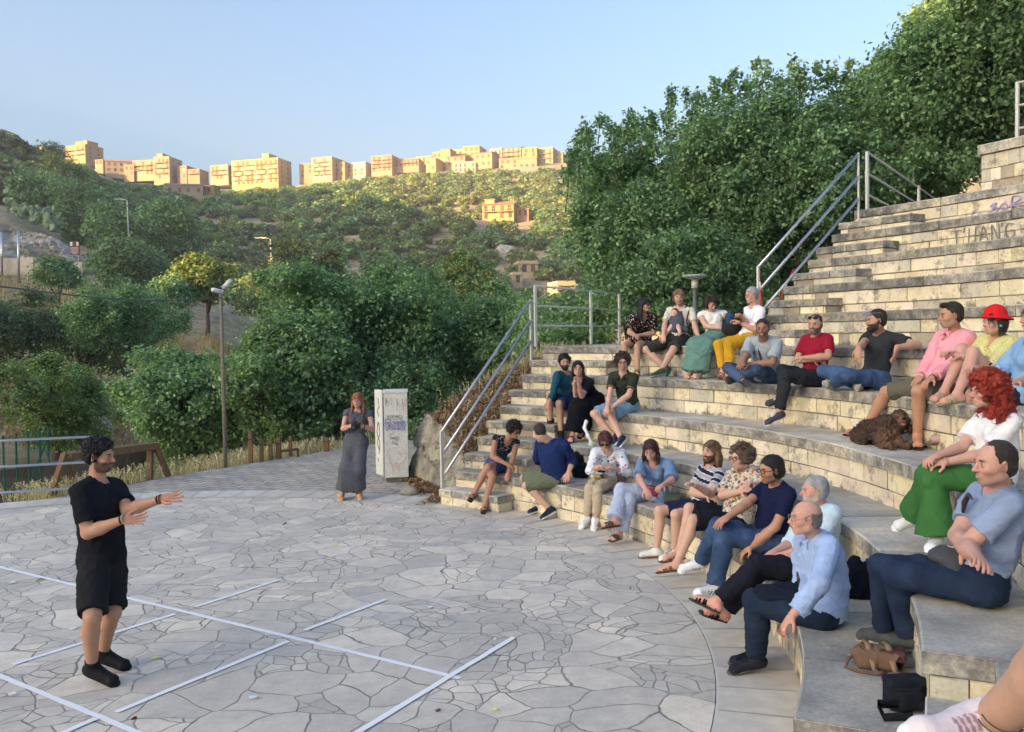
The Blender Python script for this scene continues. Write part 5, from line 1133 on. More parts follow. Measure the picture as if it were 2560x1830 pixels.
# joint positions in millimetres: pelvis, neck, head, shoulders, elbows, wrists, hips, knees, ankles, toes (left, right)
POSES = [
 ["presenter",1.056,-8,-5,[[-3038,6369,856],[-3085,6432,1402],[-3054,6426,1595],[-3020,6603,1334],[-3132,6247,1365],[-2849,6390,1196],[-3050,6197,1074],[-2595,6355,1276],[-2797,6178,1166],[-3021,6465,858],[-3056,6274,857],[-2902,6216,485],[-2924,5964,538],[-3071,6414,126],[-3016,6125,135],[-2882,6387,33],[-2833,6090,32]]],
 ["woman",0.953,-95,-3,[[-2374,13125,858],[-2342,13188,1333],[-2336,13117,1495],[-2173,13188,1292],[-2514,13178,1305],[-2108,13060,1056],[-2539,13021,1079],[-2220,12858,1131],[-2393,12835,1136],[-2289,13105,858],[-2459,13145,859],[-2313,13010,451],[-2512,13014,464],[-2349,13168,85],[-2606,13123,90],[-2305,12989,36],[-2584,12942,34]]],
 ["floral",0.919,-40,-3,[[2053,13874,2330],[2070,13649,2729],[2067,13564,2876],[2230,13691,2698],[1907,13642,2690],[2222,13666,2432],[1827,13547,2454],[1995,13612,2409],[1883,13324,2410],[2137,13874,2330],[1968,13874,2330],[1948,13530,2234],[1748,13546,2246],[1923,13378,1880],[1741,13394,1891],[1887,13209,1819],[1693,13230,1824]]],
 ["carrier",0.996,-100,-5,[[2522,13293,2332],[2592,13368,2817],[2550,13280,2973],[2738,13270,2769],[2438,13459,2779],[2750,13106,2532],[2336,13305,2557],[2766,12916,2364],[2284,13109,2404],[2612,13305,2332],[2431,13282,2331],[2399,12948,2193],[2033,13161,2191],[2183,12752,1894],[2307,13033,1902],[2027,12651,1822],[2292,12854,1816]]],
 ["greenskirt",0.959,-60,-35,[[2960,12632,2340],[2961,12900,2736],[2924,12789,2869],[3133,12866,2705],[2792,12889,2691],[3170,12626,2569],[2821,12666,2526],[3141,12384,2583],[3013,12518,2490],[3039,12593,2339],[2880,12670,2339],[2757,12293,2248],[2594,12371,2260],[2630,12254,1868],[2517,12323,1867],[2519,12106,1816],[2428,12161,1817]]],
 ["yellow",0.951,-155,-5,[[3286,12240,2331],[3418,12254,2780],[3365,12231,2947],[3468,12097,2719],[3355,12414,2744],[3389,12110,2454],[3355,12243,2527],[3176,12155,2562],[3193,12104,2643],[3307,12155,2331],[3266,12325,2331],[2961,11928,2264],[2880,12178,2264],[2944,11865,1870],[2915,12061,1884],[2871,11697,1817],[2823,11908,1819]]],
 ["greyt",1.005,-115,-5,[[3180,10969,1879],[3122,10800,2347],[3068,10675,2473],[3267,10702,2293],[2979,10913,2320],[3158,10569,2058],[2871,10732,2119],[2910,10635,2042],[2775,10500,2067],[3227,10889,1879],[3133,11048,1879],[2951,10559,1977],[2714,10958,1989],[2747,10903,1842],[2815,10577,1839],[2662,10721,1843],[2801,10378,1819]]],
 ["redt",1.023,-130,-5,[[3534,10261,1882],[3621,10342,2375],[3556,10228,2512],[3693,10173,2339],[3530,10498,2324],[3614,9967,2140],[3393,10369,2094],[3363,10036,2124],[3525,10144,2093],[3548,10168,1882],[3518,10354,1882],[3128,10014,1925],[3142,10130,1985],[3054,9996,1502],[3212,10391,1652],[2892,9950,1385],[3024,10376,1572]]],
 ["darkt",1.022,178,-3,[[3918,9451,1896],[3989,9445,2402],[3902,9346,2538],[4076,9287,2344],[3933,9620,2369],[4195,9025,2273],[3773,9387,2282],[3948,8943,2253],[3644,9163,2248],[3972,9374,1896],[3863,9528,1896],[3559,9206,1955],[3484,9753,1986],[3547,9620,1843],[3710,9414,1851],[3405,9474,1858],[3647,9220,1836]]],
 ["pink",1.061,178,-4,[[4113,8320,1886],[4224,8302,2405],[4136,8225,2562],[4232,8115,2348],[4193,8490,2358],[4099,8165,2074],[4069,8535,2078],[3875,8044,1983],[3903,8345,1979],[4188,8258,1886],[4038,8383,1886],[3761,8072,1862],[3754,8747,1813],[3810,8195,1436],[3605,8908,1424],[3736,8012,1359],[3453,9050,1379]]],
 ["hat",0.982,-170,0,[[4290,7797,1904],[4417,7909,2356],[4327,7826,2490],[4442,7738,2298],[4358,8075,2311],[4229,7644,2134],[4179,7910,2163],[4011,7766,2191],[3953,7816,2214],[4277,7707,1906],[4302,7886,1906],[4010,7590,2226],[4044,7842,2250],[3819,7477,1878],[3862,7787,1883],[3639,7438,1809],[3703,7696,1812]]],
 ["bluer",1.005,178,0,[[4375,7429,1872],[4367,7283,2328],[4359,7285,2514],[4316,7123,2242],[4388,7466,2285],[4168,7016,2015],[4212,7531,2061],[3965,6860,2011],[3975,7439,2093],[4296,7381,1871],[4452,7481,1872],[4191,7810,1842],[4069,7703,1853],[4014,7958,1486],[4065,7770,1436],[3841,8046,1414],[3887,7722,1356]]],
 ["redhead",0.954,176,0,[[3280,5959,1408],[3335,5976,1864],[3234,5944,2005],[3340,5805,1811],[3307,6140,1800],[3178,5859,1591],[3124,6052,1612],[2945,5899,1534],[2909,5948,1568],[3277,5872,1408],[3284,6047,1408],[2862,5935,1418],[2868,5990,1431],[2878,5903,1019],[2906,6224,1108],[2759,5760,979],[2746,6265,1012]]],
 ["teal",0.981,-85,-5,[[805,13244,1394],[811,13229,1864],[792,13137,2020],[941,13339,1799],[679,13112,1818],[857,13206,1561],[614,12930,1609],[637,13195,1438],[531,12765,1441],[891,13218,1394],[719,13271,1393],[686,12839,1417],[548,12910,1556],[705,12829,1006],[562,13028,1160],[699,12647,931],[505,12953,989]]],
 ["blackd",0.961,-95,0,[[1185,12940,1404],[1010,12720,1788],[957,12650,1942],[1130,12598,1743],[927,12872,1753],[991,12447,1555],[925,12682,1549],[936,12297,1741],[889,12529,1737],[1273,12948,1404],[1096,12933,1404],[1040,12596,1430],[911,12553,1385],[1030,12738,1050],[856,12500,986],[955,12587,958],[800,12327,925]]],
 ["polo",0.986,-95,-5,[[1613,12305,1418],[1546,12145,1878],[1530,12067,2042],[1702,12066,1827],[1404,12251,1841],[1591,11953,1589],[1357,12099,1604],[1385,11967,1442],[1297,11925,1432],[1702,12321,1418],[1523,12290,1418],[1357,12077,1319],[1134,12122,1325],[1460,11805,1026],[1391,12011,1021],[1415,11636,936],[1380,11825,956]]],
 ["rightman",1.091,180,-2,[[2605,4861,1016],[2699,4814,1551],[2614,4714,1705],[2651,4624,1497],[2691,5008,1493],[2434,4675,1264],[2502,4891,1269],[2353,4409,1273],[2428,4623,1261],[2594,4761,1015],[2611,4961,1015],[2224,5067,1005],[2215,5234,1009],[2358,5208,590],[2282,5361,573],[2279,5382,485],[2203,5544,486]]],
 ["curly",0.953,-50,-25,[[-260,12536,552],[-84,12369,961],[17,12317,1095],[51,12460,904],[-247,12316,985],[-9,12293,692],[-294,12204,736],[-73,12143,511],[-86,12127,636],[-189,12587,552],[-332,12484,552],[-357,12204,589],[-294,12076,464],[-550,12125,248],[-404,11993,87],[-604,11956,180],[-416,11810,35]]],
 ["navybent",1.031,100,-35,[[580,11643,547],[493,11491,1030],[353,11449,1153],[365,11624,986],[663,11412,986],[327,11824,767],[790,11560,759],[364,12027,604],[716,11346,626],[603,11551,547],[558,11736,547],[166,11580,427],[145,11910,478],[470,11520,124],[350,11877,99],[350,11379,32],[192,11762,34]]],
 ["patshirt",0.926,-100,-35,[[1164,11182,554],[1199,10994,974],[1154,10894,1106],[1358,11037,931],[1035,10969,938],[1421,10926,694],[953,10802,744],[1236,10797,765],[1036,10593,818],[1229,11126,554],[1100,11238,554],[1048,10763,513],[948,10863,510],[1016,10841,133],[915,10940,129],[975,10690,32],[826,10808,33]]],
 ["blueblouse",0.959,-110,-25,[[1661,10320,562],[1629,10052,952],[1575,9970,1100],[1793,9995,922],[1498,10162,916],[1780,9760,774],[1434,9926,785],[1637,9563,756],[1476,9704,690],[1677,10233,562],[1644,10407,562],[1261,10180,611],[1342,10117,506],[1154,9949,298],[1216,10048,128],[994,9852,256],[1097,9901,93]]],
 ["striped",0.986,-145,0,[[2039,9395,541],[2131,9343,998],[2109,9272,1165],[2191,9179,945],[2059,9503,948],[2048,9018,757],[1944,9446,692],[1861,8892,868],[2062,9224,697],[2091,9321,541],[1989,9471,541],[1702,9131,524],[1570,9363,517],[1704,9234,123],[1534,9361,103],[1535,9181,34],[1348,9378,37]]],
 ["pattern",1.029,-160,-2,[[2185,8572,570],[2312,8702,1046],[2252,8595,1192],[2385,8528,1027],[2223,8854,978],[2363,8238,964],[2075,8659,807],[2200,8039,1021],[2211,8448,884],[2180,8477,570],[2188,8666,570],[1732,8426,616],[1749,8650,682],[1565,8343,226],[1628,8582,272],[1371,8356,153],[1442,8517,213]]],
 ["navyt",1.054,-165,-5,[[2268,7786,557],[2373,7792,1063],[2280,7705,1211],[2424,7612,1004],[2301,7965,1009],[2285,7588,728],[2089,7773,900],[2075,7598,557],[1879,7635,807],[2298,7693,558],[2238,7878,558],[1843,7646,635],[1819,7744,707],[1741,7567,211],[1712,7965,338],[1556,7467,194],[1518,7974,254]]],
 ["greyhair",1.013,180,0,[[2334,6842,565],[2466,6934,1034],[2373,6854,1177],[2481,6749,1014],[2411,7098,962],[2339,6725,757],[2264,7077,707],[2089,6745,696],[2071,6908,678],[2312,6752,565],[2356,6933,565],[1875,6705,642],[1922,6831,541],[1569,6720,347],[1680,6909,200],[1403,6836,353],[1487,6861,235]]],
 ["bald",1.033,178,0,[[2072,5873,536],[2053,5903,1039],[1958,5824,1184],[2076,5715,1011],[2042,6078,963],[1942,5515,834],[2032,6117,667],[1770,5508,632],[1903,6078,438],[2065,5779,536],[2073,5969,535],[1670,6005,537],[1712,6246,510],[1708,6126,122],[1749,6324,84],[1516,6127,34],[1560,6249,51]]],
 ["leg",0.998,170,0,[[1423,1403,1888],[1475,1380,2384],[1435,1388,2564],[1425,1210,2341],[1517,1554,2348],[1324,1196,2070],[1434,1606,2075],[1131,1360,2101],[1186,1557,2104],[1357,1339,1888],[1489,1467,1888],[939,1472,1900],[1064,1578,1890],[986,1786,1627],[1071,1576,1471],[798,1721,1619],[889,1624,1404]]]]
# ------------------------------------------------------------------ the people
def POSE(n): return next(p for p in POSES if p[0] == n)
TAN, FAIR, OLIVE, BROWN, PINKISH = (.50, .27, .17), (.62, .38, .28), (.52, .31, .21), (.36, .19, .12), (.60, .34, .26)
BLK, DK, BR, GR = (.012, .010, .010), (.03, .02, .014), (.075, .04, .022), (.30, .29, .28)
def stripes(q, V, col):
    z = (V-q.P)@q.u; sl = [(V-getattr(q, 'S'+s))@nrm(getattr(q, 'E'+s)-getattr(q, 'S'+s)) for s in 'LR']; side = (V-q.P)@q.l; x = z.copy()
    for sd, d in zip('LR', sl):
        e = 1 if sd == 'L' else -1; m = (side*e > .16); x[m] = .45-d[m]
    t = (x % .098)/.098; out = np.tile(A3((.36, .36, .37)), (len(V), 1)); out[t < .42] = (.015, .02, .07); out[(t > .42) & (t < .50)] = (.72, .72, .74); out[(t > .92)] = (.72, .72, .74); return out
def fade(q, V, col): return col*(1+.35*np.clip(vnoise(V, 3, 12), -1, 1)[:, None])
def trim(q, V, col):
    for sd in 'LR':
        S, E_ = getattr(q, 'S'+sd), getattr(q, 'E'+sd); d = nrm(E_-S); x = (V-S)@d; r = np.linalg.norm(V-S-x[:, None]*d, axis=1); L = np.linalg.norm(E_-S); m = (x > .62*L) & (x < .655*L) & (r < .11); col[m] = (.42, .22, .05)
    return col
P_floral = m_pat('floral', (.018, .014, .014), [(.55, .16, .10), (.70, .62, .52), (.70, .30, .24), (.75, .70, .62)], 34, .34)
P_dots = m_pat('dots', (.014, .014, .022), [(.70, .70, .72), (.55, .55, .6)], 58, .30)
P_shirtw = m_pat('white_print', (.74, .76, .80), [(.62, .10, .16), (.05, .08, .16), (.10, .50, .55), (.70, .74, .78), (.66, .28, .34), (.74, .76, .80)], 24, .38)
P_leaf = m_pat('leaf_print', (.55, .50, .42), [(.12, .09, .07), (.66, .62, .55), (.22, .15, .10), (.50, .14, .07), (.70, .68, .62)], 30, .50)
P_yel = m_pat('yellow_print', (.66, .64, .26), [(.42, .36, .24), (.70, .70, .50), (.74, .72, .30)], 40, .36)
P_pink = m_pat('pink_linen', (.86, .36, .42), [(.80, .44, .50), (.86, .34, .42)], 60, .4)
def tee(c, **k): return dict(k='shirt', c=c, sleeve=k.pop('sleeve', .72), **k)
def jeans(c=(.058, .092, .165), **k): return dict(k='trousers', c=c, mat=M_denim, colf=fade, **k)
def snk(c, sole=(.62, .62, .60), **k): return dict(kind='sneaker', c=c, sole=sole, **k)
SIT = 'people sitting on the tiers'
up = np.array([0, 0, 1.])
HANDS_DOWN = dict(curl=.55)
cast = {}
def PP_(n, label, **o): cast[n] = person(POSE(n), label, o); return cast[n]
PP_('presenter', 'man in black T-shirt and shorts standing on the stage with both palms held out', near=1, skin=TAN, hair='curly', hairc=BLK, hairline=.058, beard=.80, beardc=(.045, .03, .024), g=1.06, armk=1.12, belly=.012, slouch=.0,
    handR=dict(dir=(.97, .10, -.02), palm=(.0, -.62, .78), curl=.16, spread=.30), handL=dict(dir=(.95, .10, .16), palm=(-.1, -.72, .68), curl=.10, spread=.34),
    wear=[tee((.012, .013, .017), sleeve=.74, t=.021, ts=.010, flare=.012, hem=.11, amp=.008), dict(k='shorts', c=(.018, .018, .020), len=.93, flare=.022, tk=.02)], shoe=dict(kind='boot', c=(.016, .016, .018), sole=(.02, .02, .02), st=.015, lace=(.008, .008, .008)))
PP_('woman', 'woman in a long slate grey dress standing on the stage holding a black camera', skin=PINKISH, fem=1, hair='fringe', hairc=(.30, .12, .05), hairline=.03, hand=dict(curl=1.1), handR=dict(dir=(.8, -.5, .1), palm=(.4, .6, .1), curl=1.), handL=dict(dir=(-.8, -.5, .1), palm=(-.4, .6, .1), curl=1.), slouch=0,
    wear=[dict(k='shirt', name='dress_top', c=(.10, .105, .125), sleeve=.28, t=.014, hem=.05), dict(k='skirt', name='dress', c=(.10, .105, .125), len=1.80, r=(.095, .115), amp=.005)], shoe=snk((.62, .33, .12), (.6, .58, .5), lace=(.7, .7, .7)))
PP_('floral', 'woman with long black hair, sunglasses and dark floral playsuit, first on the fifth tier', skin=OLIVE, fem=1, hair='fringe', hairc=BLK, glasses=dict(kind='sun', lc=(.05, .012, .008)), hand=dict(curl=.7), group=SIT,
    wear=[dict(k='shirt', c=(.5, .5, .5), mat=P_floral, sleeve=.8, flare=.03, hem=.02, vneck=.10), dict(k='shorts', c=(.5, .5, .5), mat=P_floral, len=.48, flare=.02)], shoe=dict(kind='sandal', c=(.12, .08, .05), sole=(.10, .07, .04)))
PP_('carrier', 'man with chin length hair and cream T-shirt carrying a baby in a grey wrap', skin=FAIR, hair='bob', hairc=(.09, .05, .03), hair2=(.26, .15, .07), beard=.4, hand=dict(curl=.4), group=SIT,
    wear=[tee((.68, .63, .54)), dict(k='shorts', c=(.045, .045, .038), len=.98, flare=.03)], shoe=snk((.06, .09, .06), (.35, .42, .36)))
PP_('greenskirt', 'woman in a white sleeveless top and long sea green skirt, bending her head', skin=FAIR, fem=1, hair='bob', hairc=DK, hand=dict(curl=.8), closed=1, slouch=.04, group=SIT,
    wear=[dict(k='shirt', c=(.80, .79, .74), sleeve=.22, t=.012, hem=-.02), dict(k='skirt', c=(.13, .25, .21), len=1.92, r=(.105, .14), amp=.012, fr=60)], shoe=dict(kind='sandal', c=(.55, .36, .26), sole=(.42, .27, .18)))
PP_('yellow', 'grey haired woman in a white T-shirt and mustard yellow trousers', skin=PINKISH, fem=1, hair='tied', hairc=(.20, .20, .21), hair2=(.40, .40, .41), smile=1, hand=dict(curl=.9), group=SIT,
    wear=[tee((.82, .82, .88), sleeve=.62, flare=.02), dict(k='trousers', c=(.62, .34, .025), len=.86)], shoe=dict(kind='flat', c=(.20, .10, .06), sole=(.16, .09, .05)))
PP_('greyt', 'smiling man with glasses in a pale grey T-shirt, sitting cross legged', skin=BROWN, hair='short', hairc=DK, beard=.55, smile=1, glasses=dict(kind='thin', c=(.3, .2, .15)), g=1.08, belly=.02, slouch=.05, hand=dict(curl=.9), group=SIT,
    wear=[tee((.36, .41, .45), sleeve=.8, t=.02, flare=.02, loose=1), jeans()], shoe=snk((.05, .045, .045), (.09, .09, .09)))
PP_('redt', 'man with shaved head and dark beard in a crimson T-shirt, arms crossed', skin=OLIVE, hair='crop', hairc=(.06, .045, .035), hairline=.035, beard=.9, glasses=dict(kind='top', c=(.03, .03, .035), lc=(.02, .02, .025)), hand=dict(curl=.6), group=SIT,
    wear=[tee((.30, .012, .035), sleeve=.72, t=.016), dict(k='trousers', c=(.030, .032, .038), mat=M_denim, len=.9)], shoe=snk((.07, .065, .08), (.75, .75, .75), lace=(.8, .8, .8)))
PP_('darkt', 'bearded man in a charcoal T-shirt leaning back with his elbows on the tier behind', skin=OLIVE, hair='short', hairc=DK, beard=1, bigbeard=1, glasses=dict(kind='top2', c=(.2, .2, .25), lc=(.18, .26, .45)), hand=dict(curl=.6, dir=(0, 0, -1), palm=(0, .9, -.1)), group=SIT,
    handL=dict(dir=(-.25, -.1, -1), palm=(-.6, .6, 0), curl=.35), handR=dict(dir=(-.2, -.1, -1), palm=(.6, .6, 0), curl=.35),
    wear=[tee((.035, .038, .046), sleeve=.62, t=.014), jeans((.06, .11, .22))], shoe=snk((.36, .36, .30), (.45, .45, .4)))
PP_('pink', 'man with dark hair in a bright pink shirt and olive shorts, above the dog', skin=TAN, hair='short', quiff=1, hairc=DK, beard=.45, beardc=(.25, .22, .2), hand=dict(curl=.7), group=SIT,
    wear=[dict(k='shirt', c=(.8, .3, .4), mat=P_pink, sleeve=1.8, t=.018, collar=1, hem=.04, loose=1, vneck=.10, amp=.008), dict(k='shorts', c=(.13, .12, .09), len=.88, flare=.02)], shoe=dict(kind='sandal', c=(.015, .015, .015), sole=(.02, .02, .02)))
PP_('hat', 'laughing woman in a red bucket hat and yellow patterned blouse hugging her knees', skin=PINKISH, fem=1, hair='bob', hairc=DK, smile=1, hand=dict(curl=.8), group=SIT,
    wear=[dict(k='shirt', c=(.6, .6, .3), mat=P_yel, sleeve=1.15, t=.014, vneck=.14), dict(k='shorts', c=(.02, .02, .03), len=.55, flare=.03), dict(k='hat', c=(.70, .02, .025))], shoe=dict(kind='sandal', c=(.42, .36, .22), sole=(.30, .26, .18), heel=1))
PP_('bluer', 'bare legged person in a light blue top cut off by the right edge', skin=PINKISH, fem=1, hair='bob', hairc=BR, group=SIT, hand=dict(curl=.7),
    wear=[dict(k='shirt', c=(.24, .42, .68), sleeve=1.3, t=.02, loose=1), dict(k='shorts', c=(.02, .02, .03), len=.6, flare=.03)], shoe=dict(kind='mule', c=(.42, .30, .28), sole=(.2, .14, .1)))
PP_('redhead', 'woman with big bright red curls, white T-shirt and wide green trousers', near=1, skin=PINKISH, fem=1, hair='bigcurly', hairc=(.19, .018, .012), hair2=(.42, .05, .025), smile=1, hand=dict(curl=.75), group=SIT,
    wear=[tee((.82, .82, .84), sleeve=.72, t=.016, flare=.02, loose=1), dict(k='trousers', c=(.05, .165, .045), len=.95, bell=.085, tk=.03, t=.02)], shoe=snk((.80, .80, .80), (.85, .85, .85), lace=(.7, .7, .7)))
PP_('teal', 'man with full dark beard in a teal shirt and navy shorts', skin=OLIVE, hair='curly', hairc=BLK, beard=1, bigbeard=1, hand=dict(curl=.9), group=SIT,
    wear=[dict(k='shirt', c=(.018, .085, .125), sleeve=1.78, t=.012), dict(k='shorts', c=(.02, .035, .10), len=.95, flare=.02)], shoe=snk((.02, .02, .022), (.03, .03, .03)))
PP_('blackd', 'woman with long black hair and black dress resting her chin on her hands', skin=PINKISH, fem=1, hair='long', hairc=BLK, smile=1, glasses=dict(kind='thin', c=(.4, .3, .2)), hand=dict(curl=1.5), group=SIT, handL=dict(dir=(-.2, 0, .95), palm=(-.9, 0, 0), curl=1.4), handR=dict(dir=(.25, 0, .95), palm=(.9, 0, 0), curl=1.4),
    wear=[dict(k='shirt', name='dress_top', c=(.008, .009, .014), sleeve=.7, t=.016), dict(k='skirt', name='dress', c=(.008, .009, .014), len=1.85, r=(.10, .14), amp=.008)], shoe=dict(kind='sandal', c=(.012, .012, .012), sole=(.015, .015, .015)))
PP_('polo', 'curly haired man with glasses in a dark green polo shirt and light denim shorts', skin=FAIR, hair='afro', hairc=(.05, .03, .022), beard=.4, glasses=dict(c=(.03, .015, .012)), hand=dict(curl=.7), slouch=.045, group=SIT, g=1.04,
    wear=[dict(k='shirt', c=(.030, .038, .026), sleeve=.68, t=.014, collar=1, colf=trim), dict(k='shorts', c=(.22, .36, .52), mat=M_denim, len=.9, flare=.028)], shoe=snk((.02, .03, .05), (.7, .7, .7), lace=(.1, .1, .12)))
PP_('rightman', 'man with cropped dark hair in a lilac blue T-shirt and dark jeans, arms crossed', near=1, skin=PINKISH, hair='crop', hairc=(.035, .025, .02), hairline=.048, beard=.38, beardc=(.16, .09, .07), smile=1, hand=dict(curl=.5), armk=1.12, slouch=.045, group=SIT, handL=dict(curl=.35, palm=(.1, .8, -.3)),
    wear=[tee((.27, .34, .50), sleeve=.68, t=.014, flare=.010, vneck=.03, amp=.007), jeans((.020, .034, .070))], shoe=snk((.075, .082, .085), (.50, .49, .42), st=.03))
PP_('curly', 'woman with short black curls, dotted black top and denim shorts, legs crossed', skin=(.42, .22, .14), fem=1, hair='afro', hairc=BLK, glasses=dict(kind='clear'), closed=1, slouch=.05, hand=dict(curl=.7), group=SIT,
    wear=[dict(k='shirt', c=(.5, .5, .5), mat=P_dots, sleeve=.16, t=.010, vneck=.12, hem=.03), dict(k='shorts', c=(.045, .085, .22), mat=M_denim, len=.45, flare=.02)], shoe=dict(kind='flat', c=(.035, .03, .035), sole=(.04, .035, .035)))
PP_('navybent', 'man in a navy shirt and sage green shorts bent over with his back turned', skin=FAIR, hair='crop', hairc=DK, g=1.1, slouch=.05, hand=dict(curl=.6), group=SIT,
    wear=[dict(k='shirt', c=(.014, .030, .115), sleeve=1.45, t=.018, loose=1, hem=.03, amp=.009, collar=1), dict(k='shorts', c=(.15, .17, .115), len=1.0, flare=.025, tk=.028)], shoe=snk((.02, .028, .06), (.75, .74, .70), st=.022))
PP_('patshirt', 'woman with short auburn hair in a white shirt printed in red and turquoise', skin=FAIR, fem=1, hair='bob', hairc=(.085, .025, .028), glasses=dict(kind='sun', lc=(.02, .012, .012)), slouch=.05, hand=dict(curl=1.0), group=SIT,
    wear=[dict(k='shirt', c=(.5, .5, .5), mat=P_shirtw, sleeve=1.55, t=.018, vneck=.10, loose=1), dict(k='trousers', c=(.50, .42, .31), len=.84)], shoe=snk((.80, .80, .80), (.8, .8, .8), lace=(.55, .6, .75)))
PP_('blueblouse', 'woman with shoulder length dark hair, blue blouse and pale blue wide trousers', skin=PINKISH, fem=1, hair='shoulder', hairc=(.045, .018, .018), closed=1, smile=1, slouch=.05, hand=dict(curl=.6), group=SIT,
    wear=[tee((.17, .27, .45), sleeve=.86, t=.02, flare=.022, loose=1), dict(k='trousers', c=(.42, .48, .64), len=.93, bell=.055, tk=.03)], shoe=dict(kind='mule', c=(.13, .08, .06), sole=(.10, .06, .045)))
PP_('striped', 'long haired bearded young man in a navy, grey and white striped T-shirt', skin=FAIR, hair='shoulder', hairc=(.07, .04, .022), hair2=(.24, .14, .07), beard=.95, beardc=BR, bigbeard=1, hand=dict(curl=.5), group=SIT,
    wear=[tee((.5, .5, .5), sleeve=.74, t=.014, colf=stripes, flare=.014), dict(k='shorts', c=(.018, .022, .06), len=.82, flare=.02)], shoe=snk((.74, .73, .70), (.28, .17, .11), lace=(.03, .02, .02)))
PP_('pattern', 'man with frizzy brown curls and glasses in a brown leaf print shirt and black shorts', skin=FAIR, hair='afro', hairc=(.07, .045, .03), hair2=(.16, .11, .08), hairline=.066, beard=.3, smile=1, glasses=dict(c=(.02, .015, .015)), hand=dict(curl=.7), group=SIT,
    wear=[dict(k='shirt', c=(.5, .5, .5), mat=P_leaf, sleeve=.80, t=.02, collar=1, flare=.02, loose=1, hem=.06), dict(k='shorts', c=(.012, .012, .018), len=.95, flare=.03, tk=.02)], shoe=dict(kind='sandal', c=(.19, .095, .06), sole=(.12, .07, .045)))
PP_('navyt', 'man with dark swept back hair and glasses in a navy T-shirt and blue jeans', near=1, skin=TAN, hair='backswept', hairc=BLK, beard=.5, smile=1, glasses=dict(c=(.03, .01, .012)), hand=dict(curl=.35), handR=dict(curl=.4, palm=(-.2, 0, -1)), handL=dict(curl=.5, palm=(0, .1, -1)), belly=.02, g=1.04, group=SIT,
    wear=[tee((.010, .014, .050), sleeve=.66, t=.014), jeans((.045, .082, .16), tk=.022, ta=.034)], shoe=snk((.80, .80, .80), (.75, .74, .70), stripes=1))
PP_('greyhair', 'older man with thick grey hair and beard, partly hidden by the balding man', skin=(.62, .33, .26), hair='short', hairc=(.30, .30, .31), hair2=(.45, .45, .45), beard=.75, beardc=(.5, .47, .44), hand=dict(curl=.8), g=1.08, belly=.02, group=SIT,
    wear=[dict(k='shirt', c=(.52, .68, .80), sleeve=1.25, t=.018, collar=1, loose=1), dict(k='trousers', c=(.014, .015, .024), len=.92, ta=.03)], shoe=dict(kind='sandal', c=(.014, .014, .016), sole=(.06, .06, .06), heel=1))
PP_('bald', 'balding older man with thin glasses in a light blue long sleeved shirt', near=1, skin=PINKISH, hair='bald', hairc=(.17, .155, .14), beard=0, glasses=dict(kind='thin', c=(.35, .3, .25)), hand=dict(curl=.7), slouch=.055, g=1.05, belly=.015, group=SIT,
    wear=[dict(k='shirt', c=(.36, .48, .74), sleeve=1.88, t=.020, collar=1, loose=1, amp=.009, hem=.03), dict(k='trousers', c=(.018, .030, .055), mat=M_denim, len=.93, ta=.03)], shoe=snk((.018, .02, .028), (.10, .10, .10), st=.03, lace=(.01, .01, .015)))
PP_('leg', 'bare legged person in pale pink canvas shoes at the bottom right corner, ankle tattooed', near=1, skin=(.62, .37, .25), fem=1, hair='bob', hairc=BR, group=SIT, hand=dict(curl=.6),
    wear=[tee((.7, .5, .5)), dict(k='shorts', c=(.05, .06, .1), len=.5, flare=.03)], shoe=snk((.80, .70, .70), (.88, .85, .83), st=.034, lace=(.40, .26, .32)))
# ------------------------------------------------------------------ dog, bags and small things
def crop_pt(c, x, y): o = dict(c1=(1150, 1040, 4.131), c2=(1550, 1080, 3.867), c3=(1650, 1180, 2.8), c4=(2050, 900, 2.706), cE=(1300, 680, 3.55), cT=(1640, 600, 6.247), cA=(1500, 650, 3.608), c5=(2050, 1400, 3.776))[c]; return o[0]+x/o[2], o[1]+y/o[2]
def onz(c, x, y, z): return np.array(on(*crop_pt(c, x, y), z))
ez = np.array([0, 0, 1.])
def soft(name, parts, mat, label, cat, h=.006, amp=.003, col=(.1, .1, .1), parent=None, group=None, seed=1, colf=None):
    V, F = iso(parts, h, wrinkle(seed, amp, 70)); c = np.tile(A3(col), (len(V), 1))
    if colf: c = colf(V, c)
    o = npmesh(name, V, F, mat, parent, col=c, smooth=True)
    if parent is None: tag(o, label, cat, group)
    return o
def frame(az): a = math.radians(az); f = np.array([math.cos(a), math.sin(a), 0]); return f, np.array([-f[1], f[0], 0]), ez
